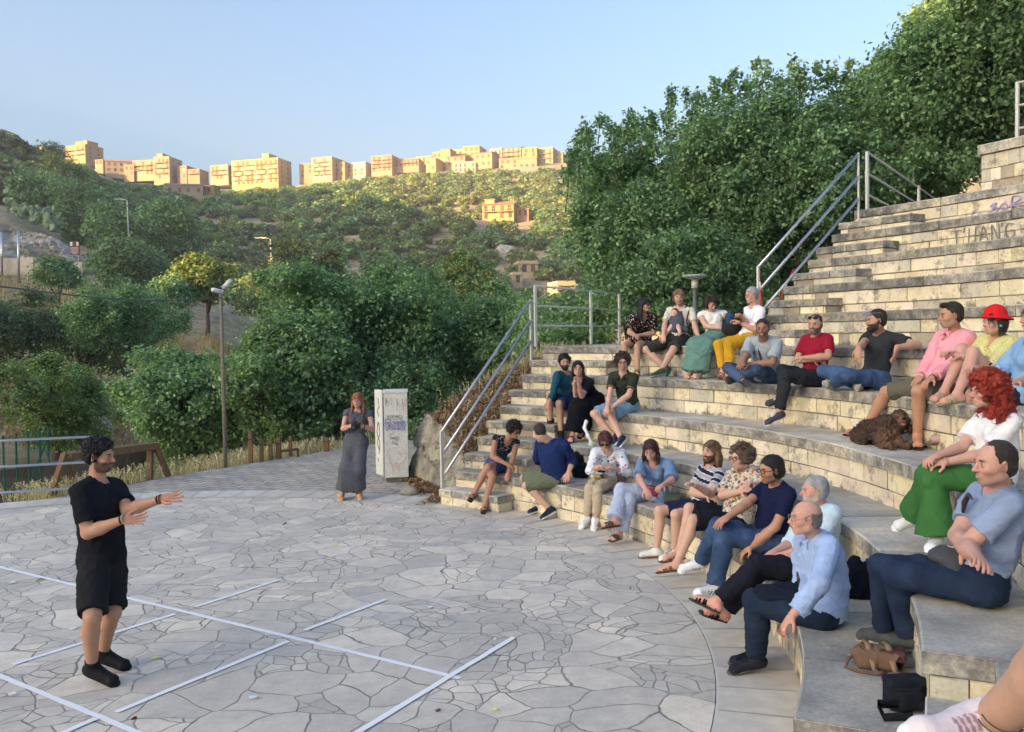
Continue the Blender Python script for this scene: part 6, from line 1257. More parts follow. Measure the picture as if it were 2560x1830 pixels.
# --- dog lying on the third tier
a = onz('c4', 330, 560, HH[3]); b = onz('c4', 600, 625, HH[3]); f = nrm(b-a); l = np.cross(ez, f); L = np.linalg.norm(b-a); g = rng(8)
b = a+f*max(L, .36); D = lambda x, y, z: a+f*x+l*y+ez*z
dog = empty('dog', tuple(a), 'shaggy chocolate brown dog lying on a tier with open mouth, at the feet of the pink shirt man', 'dog'); dog['label'] = 'shaggy chocolate brown dog lying on a tier with its mouth open'
hf_ = nrm((-.15, -.95, .28)); hl_ = nrm(np.cross(ez, hf_)); hu_ = np.cross(hf_, hl_); hc_ = np.array(at(*crop_pt('c4', 540, 410), float(D(.30, 0, 0)[1]+.02))); H_ = lambda x, y, z: hc_+hl_*x+hf_*y+hu_*z
ps = [El(D(.02, 0, .11), (f, l, ez), (.14, .12, .115), .04), El(D(.17, 0, .125), (f, l, ez), (.17, .105, .105), .05), El(D(.31, 0, .155), (f, l, ez), (.12, .105, .135), .05), El(D(.0, -.10, .07), (f, l, ez), (.13, .06, .075), .03), El(D(.0, .10, .07), (f, l, ez), (.13, .06, .075), .03),
      Cn(D(.33, 0, .20), H_(0, -.05, -.03), .085, .075, .05), Cn(D(.05, -.13, .03), D(.17, -.13, .025), .032, .028, .02), Cn(D(.33, -.08, .10), D(.42, -.08, .035), .045, .034, .03), Cn(D(.42, -.08, .035), D(.54, -.06, .028), .034, .032, .02), Cn(D(.33, .08, .10), D(.42, .08, .035), .045, .034, .03), Cn(D(.42, .08, .035), D(.55, .09, .028), .034, .032, .02),
      El(H_(0, -.015, .015), (hl_, hf_, hu_), (.072, .08, .068), .02), Cn(H_(0, .03, -.012), H_(0, .105, -.02), .042, .032, .02), Cn(H_(0, .03, -.045), H_(0, .085, -.062), .028, .020, .012), El(H_(0, .01, .065), (hl_, hf_, hu_), (.05, .05, .03), .02),
      Cn(D(-.10, .04, .05), D(-.20, .10, .03), .03, .02, .02)]
for e in (1, -1): ps.append(Cn(H_(e*.066, -.02, .03), H_(e*.088, -.01, -.085), .026, .034, .01, (hl_, .5)))
V, F = iso(ps, .008); idx = g.integers(0, len(V), 900); bumps = [El(V[i], (f, l, ez), (g.uniform(.010, .018),)*3, .006) for i in idx if np.linalg.norm(V[i]-H_(0, .09, -.03)) > .05]; V, F = iso(ps+bumps, .0062)
tanm = np.clip(np.exp(-(np.linalg.norm(V-H_(0, .07, -.02), axis=1)/.075)**2)+np.exp(-(np.linalg.norm(V-D(.45, 0, .03), axis=1)/.13)**2)*.8+np.exp(-(np.linalg.norm(V-D(.36, 0, .10), axis=1)/.07)**2)*.6, 0, 1)[:, None]
c = A3((.055, .028, .018))*(1-tanm)+A3((.24, .135, .075))*tanm; c = c*(1+.5*vnoise(V, 3, 60)[:, None]); q_ = Person(); q_.hf = f
mk = np.linalg.norm(V-H_(0, .095, -.015), axis=1) > .062; n0 = len(V)
SV_, SF_, SC_ = strands(q_, lambda x, y, z: D(.18, 0, .08), 1.1, V[mk], c[mk], 'afro', g, {}); SV2, SF2, SC2 = strands(q_, lambda x, y, z: D(.18, 0, .08), 1.1, V[mk], c[mk], 'afro', g, {})
npmesh('body', np.concatenate([V, SV_, SV2]), np.concatenate([F, SF_+n0, SF2+n0+len(SV_)]), M_hair, dog, col=np.clip(np.concatenate([c, SC_, SC2]), 0, 1), smooth=True)
soft('nose', [El(H_(0, .138, -.008), (hl_, hf_, hu_), (.017, .012, .013), .004)], M_shoe, None, None, .003, 0, (.01, .008, .008), dog); soft('tongue', [Cn(H_(0, .075, -.042), H_(0, .122, -.060), .020, .018, .004, (hu_, .45))], M_skin, None, None, .003, 0, (.62, .22, .22), dog)
for e in (1, -1): soft('eye', [El(H_(e*.030, .068, .022), (hl_, hf_, hu_), (.009,)*3, .002)], M_black, None, None, .003, 0, (.01, .01, .01), dog)
MB().tube([H_(math.cos(t)*.085, -.045+math.sin(t)*.03, -.085+math.sin(t)*.03) for t in np.linspace(0, 2*PI, 15)], .008, 6, (.02, .02, .03)).build('collar', M_shoe, dog, True)
MB().tube([D(.40, .02, .10), D(.43, .12, .02), D(.50, .25, .012), D(.46, .38, .012), D(.30, .42, .012)], .007, 6, (.015, .015, .02)).build('lead', M_shoe, dog, True)
# --- baby in the wrap of the seated man
qc, rc, ptc, cvc = cast['carrier']; cc_ = lambda t, x, y: cvc(t)+qc.f*x+qc.l*y
soft('wrap', [El(cc_(.50, .13, 0), (qc.l, qc.f, qc.u), (.115, .085, .17), .03), Cn(cc_(.62, .14, -.02), qc.SL+qc.u*.05+qc.f*.03-qc.l*.06, .05, .028, .03, (qc.f, .45)), Cn(cc_(.62, .14, .02), qc.SR+qc.u*.05+qc.f*.03+qc.l*.06, .05, .028, .03, (qc.f, .45)), Cn(cc_(.28, .09, -.15), cc_(.30, .15, 0), .045, .05, .03, (qc.u, .9)), Cn(cc_(.28, .09, .15), cc_(.30, .15, 0), .045, .05, .03), Cn(cc_(.36, .0, .155), cc_(.34, .12, .10), .03, .03, .03), Cn(cc_(.36, .0, -.155), cc_(.34, .12, -.10), .03, .03, .03)], M_cloth, None, None, .008, .008, (.085, .095, .11), rc)
bb = empty('person', tuple(cc_(.5, .2, 0)), 'baby asleep in the grey wrap with only hair and feet showing', 'baby'); hd = cc_(.80, .15, -.035)
V, F = iso([El(hd, (qc.l, qc.f, qc.u), (.055, .060, .058), .01), Cn(hd-qc.u*.03, cc_(.5, .13, 0), .04, .08, .04)]+sum(([Cn(cc_(.36, .17, e*.05), cc_(.16, .19, e*.10), .038, .026, .02), Cn(cc_(.16, .19, e*.10), cc_(.06, .21, e*.105), .026, .020, .01), Cn(cc_(.06, .21, e*.105), cc_(.05, .265, e*.115), .018, .015, .01)] for e in (1, -1)), []), .006); npmesh('body', V, F, M_skin, bb, col=np.tile(A3((.66, .40, .33)), (len(V), 1)), smooth=True)
soft('hair', [El(hd+qc.u*.006-qc.f*.002, (qc.l, qc.f, qc.u), (.058, .062, .058), .01, cut=[(hd+qc.u*.0+qc.f*.02, nrm(qc.f*.8-qc.u))])], M_hair, None, None, .005, .003, (.10, .05, .03), bb)
# --- bags and clothes lying about
k_ = lambda c, s=1: tuple(A3(c)*s)
f0, l0, _ = frame(-120)
c = onz('c1', 1255, 640, HH[1]); bp = empty('backpack', tuple(c), 'black backpack standing between the bent man and the woman in the printed shirt', 'backpack'); dx = nrm((.97, -.2, 0)); dy = nrm((-.2, -.97, 0))
soft('sack', [Bx(c+ez*.17+dy*-.06, (dx, dy, ez), (.14, .09, .17), .06), Bx(c+ez*.12+dy*.05, (dx, dy, ez), (.11, .05, .10), .04, .02), El(c+ez*.33-dy*.06, (dx, dy, ez), (.11, .07, .06), .03)], M_cloth, None, None, .007, .006, (.010, .011, .016), bp); MB().tube([c+ez*.36-dy*.06+dx*.03, c+ez*.42-dy*.06, c+ez*.36-dy*.06-dx*.03], .008, 6, (.01, .01, .012)).build('handle', M_shoe, bp, True)
for e in (1, -1): MB().tube([c+ez*.32+dx*.07*e-dy*.14, c+ez*.22+dx*(.12*e)-dy*.17, c+ez*.06+dx*.11*e-dy*.14], .012, 6, (.012, .012, .015)).build('strap', M_shoe, bp, True)
c = onz('c1', 1362, 305, HH[2]); soft('tape_roll', [Cn(c, c+ez*.05, .048, .048, .003, None, [(c+ez*.05, ez), (c, -ez)]), Cn(c-ez*.1, c+ez*.15, .030, .030, .003, op=-1)], M_cloth, 'pale roll of tape standing on the second tier under a white paper twist', 'tape', .005, 0, (.62, .66, .55))
c = c+ez*.03; soft('paper_twist', [Cn(c, c+ez*.10+dx*-.05, .020, .024, .02), Cn(c+ez*.10-dx*.05, c+ez*.22-dx*.10, .024, .022, .02), Cn(c+ez*.22-dx*.10, c+ez*.30-dx*.075, .022, .028, .02)], M_cloth, 'white twisted paper standing up from the pale tape roll', 'paper', .005, .005, (.85, .86, .90))
c = onz('c1', 1600, 720, HH[1])+np.array([.03, .0, .0]); tb_ = empty('backpack', tuple(c), 'small taupe backpack leaning beside the woman in the printed shirt', 'backpack')
soft('sack', [Bx(c+ez*.14, (dx, dy, ez), (.105, .07, .145), .05), Bx(c+ez*.09+dy*.065, (dx, dy, ez), (.075, .03, .075), .03, .01)], M_cloth, None, None, .006, .003, (.30, .235, .20), tb_); MB().tube([c+ez*.28+dx*.03, c+ez*.33, c+ez*.28-dx*.03], .007, 6, (.1, .08, .07)).build('handle', M_shoe, tb_, True); MB().tube([c+ez*(.06+.2*t)+dy*.073+dx*(-.085+.02*math.sin(t*3)) for t in np.linspace(0, 1, 6)], .005, 5, (.03, .02, .02)).build('zip', M_shoe, tb_, True)
qp = cast['patshirt'][0]; c = (qp.KL+qp.KR)/2*.45+qp.P*.55+ez*.105; soft('book', [Bx(c, (qp.lh, qp.fh, ez), (.085, .06, .018), .003)], M_cloth, 'closed yellowish book on the lap of the woman in the printed shirt', 'book', .004, 0, (.55, .42, .18)); soft('paper_tissue', [Bx(c+ez*.035+qp.lh*.02, (qp.lh, qp.fh, ez), (.07, .045, .012), .01), El(c+ez*.05-qp.lh*.06, (qp.lh, qp.fh, ez), (.04, .03, .02), .02)], M_cloth, 'crumpled white paper lying on the yellowish book', 'paper', .004, .010, (.80, .80, .84))
c = c+ez*.055+qp.lh*.03; soft('purse', [Bx(c, (qp.lh, qp.fh, ez), (.045, .03, .014), .01)], M_cloth, 'small dark purse in the hands of the woman in the printed shirt', 'purse', .004, .001, (.05, .02, .025))
qb = cast['blueblouse'][0]; c = onz('c1', 2000, 850, HH[1]); c = c*.4+(qb.KR*.35+qb.P*.65+ez*.10)*.6; pb = empty('handbag', tuple(c), 'dusty pink shoulder bag with orange straps on the lap of the blue blouse woman', 'bag')
soft('sack', [El(c+qb.lh*.02, (qb.lh, qb.fh, ez), (.17, .10, .10), .03), El(c+qb.lh*.12+ez*.04, (qb.lh, qb.fh, ez), (.10, .08, .07), .04)], M_cloth, None, None, .007, .010, (.25, .06, .085), pb, colf=lambda V, c: c*(1+.8*(np.sin(V@ez*170)[:, None] > .75)))
for t0 in (0, .05): MB().tube([c-qb.lh*.14+qb.fh*.06+ez*.06, c-qb.lh*(.20+t0)+qb.fh*.16+ez*.0, c-qb.lh*(.19+t0)+qb.fh*.18-ez*.12, c-qb.lh*.12+qb.fh*.17-ez*(.20-t0), c-qb.lh*.07+qb.fh*.12-ez*.05], .011, 6, (.45, .10, .04)).build('strap', M_shoe, pb, True)
c = onz('c1', 2130, 880, HH[1]); soft('folded_jacket', [Bx(c+ez*.03, (dx, dy, ez), (.17, .09, .03), .03), El(c+ez*.06+dx*.05, (dx, dy, ez), (.13, .07, .04), .03), Cn(c-dx*.15+dy*.09, c-dx*.17+dy*.11-ez*.10, .03, .02, .02)], M_cloth, 'folded sage green cap and jacket between the blue blouse woman and the striped man', 'jacket', .006, .010, (.10, .125, .085), seed=5)
p = c-dx*.10+dy*.095+ez*.045; soft('badge', [Bx(p, (dx, nrm(dy+ez*.8), nrm(ez-dy*.8)), (.028, .034, .005), .02)], M_shoe, 'black round badge on the folded sage jacket', 'badge', .004, 0, (.012, .012, .014))
# black bag behind the balding man
c = onz('c3', 1415, 880, HH[1]); bk = empty('shoulder_bag', tuple(c), 'black slouching bag standing on the first tier behind the balding man', 'bag'); soft('sack', [Bx(c+ez*.13, (dx, dy, ez), (.12, .08, .13), .05), El(c+ez*.26-dx*.05, (dx, dy, ez), (.05, .06, .05), .03), El(c+ez*.25+dx*.06, (dx, dy, ez), (.05, .06, .05), .03)], M_cloth, None, None, .006, .010, (.009, .011, .018), bk); soft('paper', [Bx(c+ez*.25+dx*.005-dy*.0, (dx, dy, ez), (.018, .02, .045), .004)], M_cloth, None, None, .004, .002, (.75, .75, .78), bk)
qd = cast['bald'][0]; c = (qd.KL+qd.KR)/2*.45+qd.P*.55+ez*.09; soft('draped_jacket', [Cn(qd.KR*.8+qd.P*.2+ez*.06, qd.P*.55+qd.KR*.45+ez*.09, .085, .09, .05, (ez, .55)), El(c, (qd.fh, qd.lh, ez), (.17, .15, .05), .04), Cn(c+qd.lh*.12, c+qd.lh*.17-ez*.12+qd.fh*.05, .05, .03, .03), El(qd.KL*.75+qd.P*.25+ez*.07, (qd.fh, qd.lh, ez), (.10, .08, .045), .04)], M_cloth, 'navy jacket draped over the knees of the balding man', 'jacket', .007, .020, (.010, .013, .026), seed=9)
# brown canvas bag and black camera bag
c = onz('c5', 560, 1010, HH[1]); dX = nrm((.95, -.31, 0)); dY = nrm((-.31, -.95, 0)); cb = empty('canvas_bag', tuple(c), 'brown canvas satchel with wide straps lying at the feet of the lilac shirt man', 'bag')
soft('sack', [Bx(c+ez*.055, (dX, dY, ez), (.135, .09, .055), .04), El(c+ez*.08-dX*.03, (dX, dY, ez), (.13, .075, .045), .03)], M_cloth, None, None, .005, .008, (.185, .115, .075), cb, seed=3); soft('flap', [Bx(c+ez*.085+dX*.06, (dX, dY, ez), (.085, .07, .035), .025)], M_cloth, None, None, .005, .003, (.085, .045, .045), cb)
for t_ in (-.075, .035):
    st_ = [c+dX*(t_-.01)-dY*.10+ez*.02, c+dX*t_-dY*.06+ez*.125, c+dX*(t_+.01)+dY*.03+ez*.128, c+dX*(t_+.03)+dY*.095+ez*.05, c+dX*(t_+.045)+dY*.11+ez*.005]
    Vv = []; [Vv.extend([p_-dX*.016+ez*.010, p_+dX*.016+ez*.010, p_+dX*.016+ez*.014, p_-dX*.016+ez*.014]) for p_ in st_]; m_ = MB(); m_.add(Vv, [(4*i+j, 4*i+(j+1) % 4, 4*i+4+(j+1) % 4, 4*i+4+j) for i in range(4) for j in range(4)], (.28, .19, .13)); m_.build('strap', M_cloth, cb, True)
MB().tube([c-dX*.10-dY*.02+ez*.07, c-dX*.17+dY*.03+ez*.05, c-dX*.19+dY*.08+ez*.012, c-dX*.13+dY*.13+ez*.01, c-dX*.02+dY*.15+ez*.01, c+dX*.03+dY*.10+ez*.012], .010, 6, (.16, .10, .08)).build('strap', M_cloth, cb, True)
c = onz('c5', 800, 1400, HH[1]); kb = empty('camera_bag', tuple(c), 'black zipped camera bag with wide webbing strap in front of the brown satchel', 'bag'); dX = nrm((.97, .10, 0)); dY = nrm((.10, -.97, 0))
soft('case', [Bx(c+ez*.085, (dX, dY, ez), (.105, .065, .085), .040), Bx(c+ez*.15+dY*.002, (dX, dY, ez), (.104, .066, .018), .018, .008), Bx(c+ez*.07+dY*.055, (dX, dY, ez), (.075, .025, .055), .022, .008)], M_cloth, None, None, .005, .005, (.014, .018, .026), kb)
Bq = MB(); Bq.tube([c+ez*.135-dX*.10+dY*.07, c+ez*.13+dY*.072, c+ez*.135+dX*.10+dY*.07], .003, 5, (.03, .03, .035)); Bq.build('zip', M_shoe, kb, True); soft('tab', [Bx(c+ez*.166-dX*.01, (dX, dY, ez), (.018, .004, .002), .001)], M_shoe, None, None, .002, 0, (.45, .06, .03), kb)
for st_ in ([c-dX*.08+dY*.07+ez*.06, c-dX*.20+dY*.09+ez*.075, c-dX*.185+dY*.13+ez*.02, c-dX*.04+dY*.14+ez*.02], [c+dX*.03+dY*.07+ez*.06, c+dX*.05+dY*.12+ez*.05, c+dX*.07+dY*.16+ez*.012]):
    Vv = []; [Vv.extend([p_-ez*.022, p_+ez*.022, p_+ez*.022+dY*.005, p_-ez*.022+dY*.005]) for p_ in map(A3, st_)]; m_ = MB(); n_ = len(st_)-1; m_.add(Vv, [(4*i+j, 4*i+(j+1) % 4, 4*i+4+(j+1) % 4, 4*i+4+j) for i in range(n_) for j in range(4)], (.014, .016, .022)); m_.build('strap', M_cloth, kb, True)
qr = cast['rightman'][0]; c = (qr.KL+qr.KR)/2*.28+qr.P*.72+ez*.13; soft('cap', [El(c, (qr.fh, qr.lh, ez), (.13, .10, .055), .03), Cn(c+qr.fh*.05, c+qr.fh*.02+qr.lh*.10-ez*.06, .05, .04, .03)], M_cloth, 'crumpled grey cap lying on the lap of the lilac shirt man', 'cap', .006, .010, (.065, .072, .082), seed=4); c2 = c-qr.fh*.03+ez*.055; tag(MB().box(c2, (.13, .065, .008), 0, (.4, .42, .36), (Vector(nrm(qr.fh+qr.lh*.6)), Vector(nrm(np.cross(ez, qr.fh+qr.lh*.6))), Vector(ez))).build('phone', M_knob, bevel=.003), 'mobile phone lying on the crumpled grey cap', 'phone')
p = qr.N+qr.f*.155-qr.u*.13; tag(MB().tube([p+qr.l*.05+qr.u*.05, p+qr.l*.0+qr.u*.06, p-qr.l*.03+qr.u*.01, p-qr.l*.02-qr.u*.05], [.006, .016, .017, .008], 8, (.01, .01, .02)).build('sunglasses', M_lens, None, True), 'dark sunglasses hooked into the neckline of the lilac T-shirt', 'sunglasses')
qd = cast['bald'][0]; p = qd.N+qd.f*.165-qd.u*.27+qd.l*.04; tag(MB().tube([p+qd.u*.05, p+qd.l*.02, p-qd.u*.06], [.005, .012, .005], 8, (.01, .01, .02)).build('sunglasses', M_lens, None, True), 'dark sunglasses hanging on the front of the balding man\'s blue shirt', 'sunglasses')
# things on the fifth tier
qf = cast['floral'][0]; c = (qf.KL+qf.KR)/2*.35+qf.P*.65+ez*.13; soft('handbag', [Bx(c-qf.l*-.02, (qf.lh, qf.fh, ez), (.10, .05, .05), .035)], M_shoe, 'tan leather clutch on the lap of the woman in the floral playsuit', 'bag', .006, .002, (.34, .11, .04)); soft('cloth', [El(c+ez*.10, (qf.lh, qf.fh, ez), (.09, .05, .04), .03)], M_cloth, 'folded pale cloth held by the woman in the floral playsuit', 'cloth', .006, .010, (.60, .68, .74))
p = at(*crop_pt('cT', 1190, 1400), 12.35); c = A3(p); soft('shoulder_bag', [El(c+ez*.02, ((1, 0, 0), (0, 1, 0), (0, 0, 1)), (.15, .11, .12), .04)], M_cloth, 'dark grey bag held between the green skirt woman and the mustard trousers woman', 'bag', .007, .012, (.025, .028, .034)); c = c+A3((-.05, -.05, .16)); soft('blue_cloth', [El(c, ((1, 0, 0), (0, 1, 0), (0, 0, 1)), (.06, .06, .09), .03)], M_cloth, 'navy cloth hanging over the dark grey bag', 'cloth', .006, .010, (.03, .07, .16))
c = c+A3((.12, -.03, .05)); cm = empty('camera', tuple(c), 'black camera held over the dark grey bag on the fifth tier', 'camera'); MB().box(c, (.12, .06, .08), .2).build('case', M_black, cm, bevel=.01); MB().tube([c+A3((0, -.02, 0)), c+A3((0, -.10, .0))], [.034, .030], 12).build('lens', M_black, cm, True)
# camera of the woman on the stage
qw = cast['woman'][0]; c = (qw.WL+qw.WR)/2+qw.f*.09-ez*.0; cm = empty('camera', tuple(c), 'black camera with lens held by the woman in the slate dress', 'camera'); MB().box(c, (.135, .06, .085), math.radians(-5)).build('case', M_black, cm, bevel=.012); MB().tube([c-ez*.01+A3((0, -.02, 0)), c-ez*.035+A3((0, -.13, 0))], [.036, .034], 14).build('lens', M_black, cm, True); MB().box(c+ez*.05, (.05, .045, .03)).build('viewfinder', M_black, cm, bevel=.006)
MB().tube([c+A3((.07, .01, .02)), (A3(c)+qw.SL)/2+qw.f*.09, qw.SL*.55+qw.N*.45+qw.u*.045, qw.N-qw.f*.07+qw.u*.03, qw.SR*.5+qw.N*.5+qw.u*.04, (A3(c)+qw.SR)/2+qw.f*.09, c+A3((-.07, .01, .02))], .008, 6, (.22, .09, .05)).build('strap', M_shoe, cm, True)
qg = cast['greyt'][0]; pch = (qg.KL+qg.KR)/2*.3+qg.P*.7+ez*.07+qg.f*.05; sb = empty('shoulder_bag', tuple(pch), 'small brown pouch on a strap across the man in the pale grey T-shirt', 'bag'); soft('sack', [Bx(pch, (qg.l, qg.f, ez), (.085, .05, .05), .03)], M_shoe, None, None, .006, .003, (.07, .05, .045), sb); MB().tube([pch+ez*.04+qg.f*.03, qg.P*.55+qg.N*.45+qg.f*.175+qg.l*.03, qg.SR*.55+qg.N*.45+qg.u*.065+qg.f*.01, qg.SR*.5+qg.N*.5-qg.f*.09, qg.P+qg.l*.1-qg.f*.16+ez*.1], .012, 6, (.06, .05, .05)).build('strap', M_cloth, sb, True)
qc = cast['carrier'][0]; MB().tube([qc.SL+qc.u*.075-qc.l*.02+qc.f*.02, qc.SL*.6+qc.P*.4+qc.f*.13+qc.l*.06, qc.P+qc.l*.19+ez*.12], .010, 6, (.01, .01, .012)).build('bag_strap', M_cloth, cast['carrier'][1], True)
def band(pn, sd, t, r, col, name, label=None):
    q = cast[pn][0]; W, E_ = getattr(q, 'W'+sd), getattr(q, 'E'+sd); d = nrm(W-E_); a_ = nrm(np.cross(d, ez)); b_ = np.cross(d, a_); c = W-d*t; MB().tube([c+a_*r*math.cos(x)+b_*r*.85*math.sin(x) for x in np.linspace(0, 2*PI, 15)], .006, 6, col, False).build(name, M_knob, cast[pn][1], True)
for pn, sd, t, col, nm in (('presenter', 'R', .0, (.05, .02, .012), 'bracelet'), ('presenter', 'R', -.018, (.45, .40, .25), 'bracelet'), ('presenter', 'L', .01, (.03, .015, .012), 'bracelet'), ('presenter', 'L', -.012, (.20, .06, .02), 'bracelet'), ('pink', 'R', .0, (.6, .6, .6), 'wristband'), ('pink', 'L', .01, (.06, .04, .035), 'watch'), ('hat', 'L', .01, (.5, .52, .55), 'watch'), ('rightman', 'R', .02, (.35, .33, .3), 'watch'), ('redhead', 'L', -.005, (.35, .28, .15), 'bracelet'), ('woman', 'L', .01, (.01, .01, .01), 'bracelet'), ('yellow', 'L', .01, (.01, .01, .02), 'bracelet'), ('patshirt', 'L', .01, (.2, .5, .5), 'bracelet'), ('blackd', 'R', .01, (.4, .35, .25), 'bracelet')): band(pn, sd, t, .034 if t > -.01 else .037, col, nm)
qh = cast['hat'][0]; e_ = cast['hat'][2](.088, .0, -.035); soft('earring', [El(e_, (qh.hl, qh.hf, qh.hu), (.010, .016, .016), .004)], M_knob, None, None, .003, 0, (.10, .55, .48), cast['hat'][1])
# drawing on the white T-shirt, logo patches
def ribbon(pts, w, mat, name, parent, off=0, label=None, cat=None):
    V = []; pts = [A3(p) for p in pts]; n = len(pts)
    for i, p in enumerate(pts): V.append(p)
    return MB().tube(pts, w, 5, (1, 1, 1)).build(name, mat, parent, True)
M_ink = plain('ink_black', (.03, .03, .05), .8); M_inkb = plain('ink_purple', (.10, .08, .42), .8); M_inkr = plain('ink_red', (.60, .22, .20), .8); M_inkv = plain('spray_violet', (.42, .36, .60), .9); M_inkg = plain('spray_grey', (.28, .26, .235), .9)
# ankle tattoo of the corner person
ql = cast['leg'][0]; d_ = nrm(ql.KL-ql.AL); s_ = nrm(np.cross(d_, A3((0, 1, 0)))); fr = nrm(np.cross(s_, d_)); fr = fr if fr[1] < 0 else -fr
M_tat = plain('tattoo_ink', (.12, .08, .07), .6)
for t in (.05, .085):
    MB().tube([ql.AL+d_*t+(s_*math.cos(x)+fr*math.sin(x))*(.0415+t*.10)*ql.s for x in np.linspace(.1, PI-.1, 12)], .0016, 5).build('tattoo', M_tat, cast['leg'][1], True)
# ------------------------------------------------------------------ utility cabinet with graffiti
ca, cb2 = on(945, 1200), on(963, 1207); cc2 = on(1022, 1205); fx = (cc2-cb2).normalized(); fy = Vector((-fx.y, fx.x, 0)); W_ = (cc2-cb2).length; Hc = 1.47
cab = empty('utility_cabinet', tuple(cb2), 'tall off white utility cabinet covered in graffiti right of the woman in the slate dress', 'utility cabinet'); cab['label'] = 'tall off white utility cabinet covered in graffiti beside the rocky bank'
M_cab = NT('cabinet_paint'); _n = M_cab.noise(6, 6, .7); M_cab = M_cab.base(M_cab.mix(1, M_cab.mix(_n, (.60, .60, .56), (.76, .76, .71)), M_cab.ramp(M_cab.noise(30, 4, .6), ((.35, (.88, .87, .84)), (.6, (1.03, 1.02, 1)))), 'MULTIPLY'), .55)
o0 = cb2+fy*.19+fx*W_/2; ax3 = (fx, fy, Vector((0, 0, 1)))
MB().box(o0+Vector((0, 0, .06+Hc/2)), (W_, .36, Hc-.04), ax=ax3).build('cabinet_body', M_cab, cab, bevel=.008); MB().box(o0+Vector((0, 0, Hc+.055)), (W_+.03, .40, .045), ax=ax3).build('cabinet_lid', M_cab, cab, bevel=.008); MB().box(o0+Vector((0, 0, .02)), (W_-.04, .32, .12), ax=ax3).build('plinth', plain('dark_plinth', (.12, .12, .11), .8), cab)
dd = (ca-cb2).normalized(); dr = cb2-fx*.02; MB().box(dr+dd*.17+Vector((0, 0, .10+Hc/2)), (.34, .025, Hc-.03), ax=(dd, Vector((-dd.y, dd.x, 0)), Vector((0, 0, 1)))).build('door', M_cab, cab, bevel=.005)
def cp2(u, v): return cb2+fx*(u*W_)+Vector((0, 0, .06+v*(Hc-.03)))-fy*.004
def scribble(strokes, P, w, mat, name, parent):
    mb = MB()
    for st in strokes:
        if len(st) > 2:   # smooth it
            pts = []; n = len(st)
            for i in range(n-1):
                p0, p1, p2, p3 = st[max(i-1, 0)], st[i], st[i+1], st[min(i+2, n-1)]
                for t in (0, .25, .5, .75): pts.append(tuple(.5*((2*p1[k])+(-p0[k]+p2[k])*t+(2*p0[k]-5*p1[k]+4*p2[k]-p3[k])*t*t+(-p0[k]+3*p1[k]-3*p2[k]+p3[k])*t**3) for k in (0, 1)))
            pts.append(st[-1])
        else: pts = st
        mb.tube([P(*p) for p in pts], w, 4)
    return mb.build(name, mat, parent)
X_ = lambda s, ox, oy, k: [[(ox+x*k, oy+y*k) for x, y in st] for st in s]
fox = [[(0, 1), (0, .75), (.45, .75), (.45, 1), (0, 1)], [(0, .75), (.02, .2), (.12, 0), (.22, .1), (.22, .4), (.34, .42), (.30, .6), (.2, .62), (.2, .75)], [(.45, .6), (.36, .35), (.42, .1), (.6, .02), (.72, .2), (.68, .5), (.55, .62), (.45, .6)], [(.52, .35), (.56, .25), (.6, .38), (.52, .35)], [(.75, .8), (.92, .55), (.78, .1), (.92, .02), (1.02, .2), (1.14, .02), (1.25, .15), (1.12, .45), (1.26, .78), (1.12, .82), (1.0, .62), (.88, .85), (.75, .8)], [(1.3, .75), (1.3, .1), (1.42, .05), (1.44, .35), (1.58, .38), (1.52, .55), (1.44, .58), (1.62, .75), (1.58, .88), (1.3, .75)], [(1.68, .8), (1.66, .1), (1.85, .05), (1.88, .8), (1.68, .8)], [(1.42, .98), (1.5, 1.02), (1.58, .95)]]
scribble(X_(fox, .07, .57, .105*1.0*4.0/2.0*.5*2), lambda a, b: cp2(.07+(a-.07)*2.05, .57+(b-.57)*.58), .0045, M_inkb, 'graffiti', cab)
mer = [[(0, 0), (.05, .5), (.2, .1), (.35, .55), (.4, 0)], [(.5, .1), (.75, .5)], [(.5, .5), (.8, .0)], [(.85, 0), (1., .5), (1.1, .05)], [(.9, .25), (1.1, .25)], [(1.2, 0), (1.2, .5), (1.45, .4), (1.25, .25), (1.5, 0)], [(1.55, .5), (1.75, .4), (1.6, .05), (1.8, 0)], [(.0, -.05), (.9, -.2), (1.8, -.1)]]
scribble(X_(mer, 0, 0, 1), lambda a, b: cp2(.14+a*.36, .71+b*.07), .0028, M_ink, 'graffiti', cab)
sen = [[(.1, .5), (-.05, .3), (.1, .1), (.3, .2), (.15, .35)], [(.35, .4), (.3, .1), (.5, .15), (.45, .4)], [(.55, .05), (.6, .5), (.75, .1), (.8, .45)], [(.9, .4), (1.1, .5), (1.05, .2), (.85, .05), (1.2, -.1), (1.25, .3)], [(.3, .6), (.1, .9), (.4, 1.0), (.5, .8)], [(-.1, .8), (-.2, .65)], [(1.35, .8), (1.4, .6)], [(.35, -.1), (.4, -.7)], [(.2, -.45), (.4, -.72), (.6, -.4)], [(.75, -.15), (.85, -.85)], [(.65, -.6), (.87, -.88), (1.05, -.5)]]
scribble(sen, lambda a, b: cp2(.24+a*.30, .46+b*.075), .0026, M_ink, 'graffiti', cab)
skull = [[(.35, .06), (.32, .16), (.15, .26), (.12, .33), (.2, .38), (.5, .405), (.8, .38), (.92, .31), (.8, .22), (.62, .17), (.6, .10)], [(.38, .10), (.36, .16), (.42, .20), (.44, .15), (.5, .22), (.52, .14), (.6, .12)], [(.6, .35), (.7, .28)], [(.55, .31), (.78, .33)], [(.95, .27), (.6, .17)]]
scribble(skull, lambda a, b: cp2(a, b*.92), .0022, M_inkr, 'graffiti', cab)
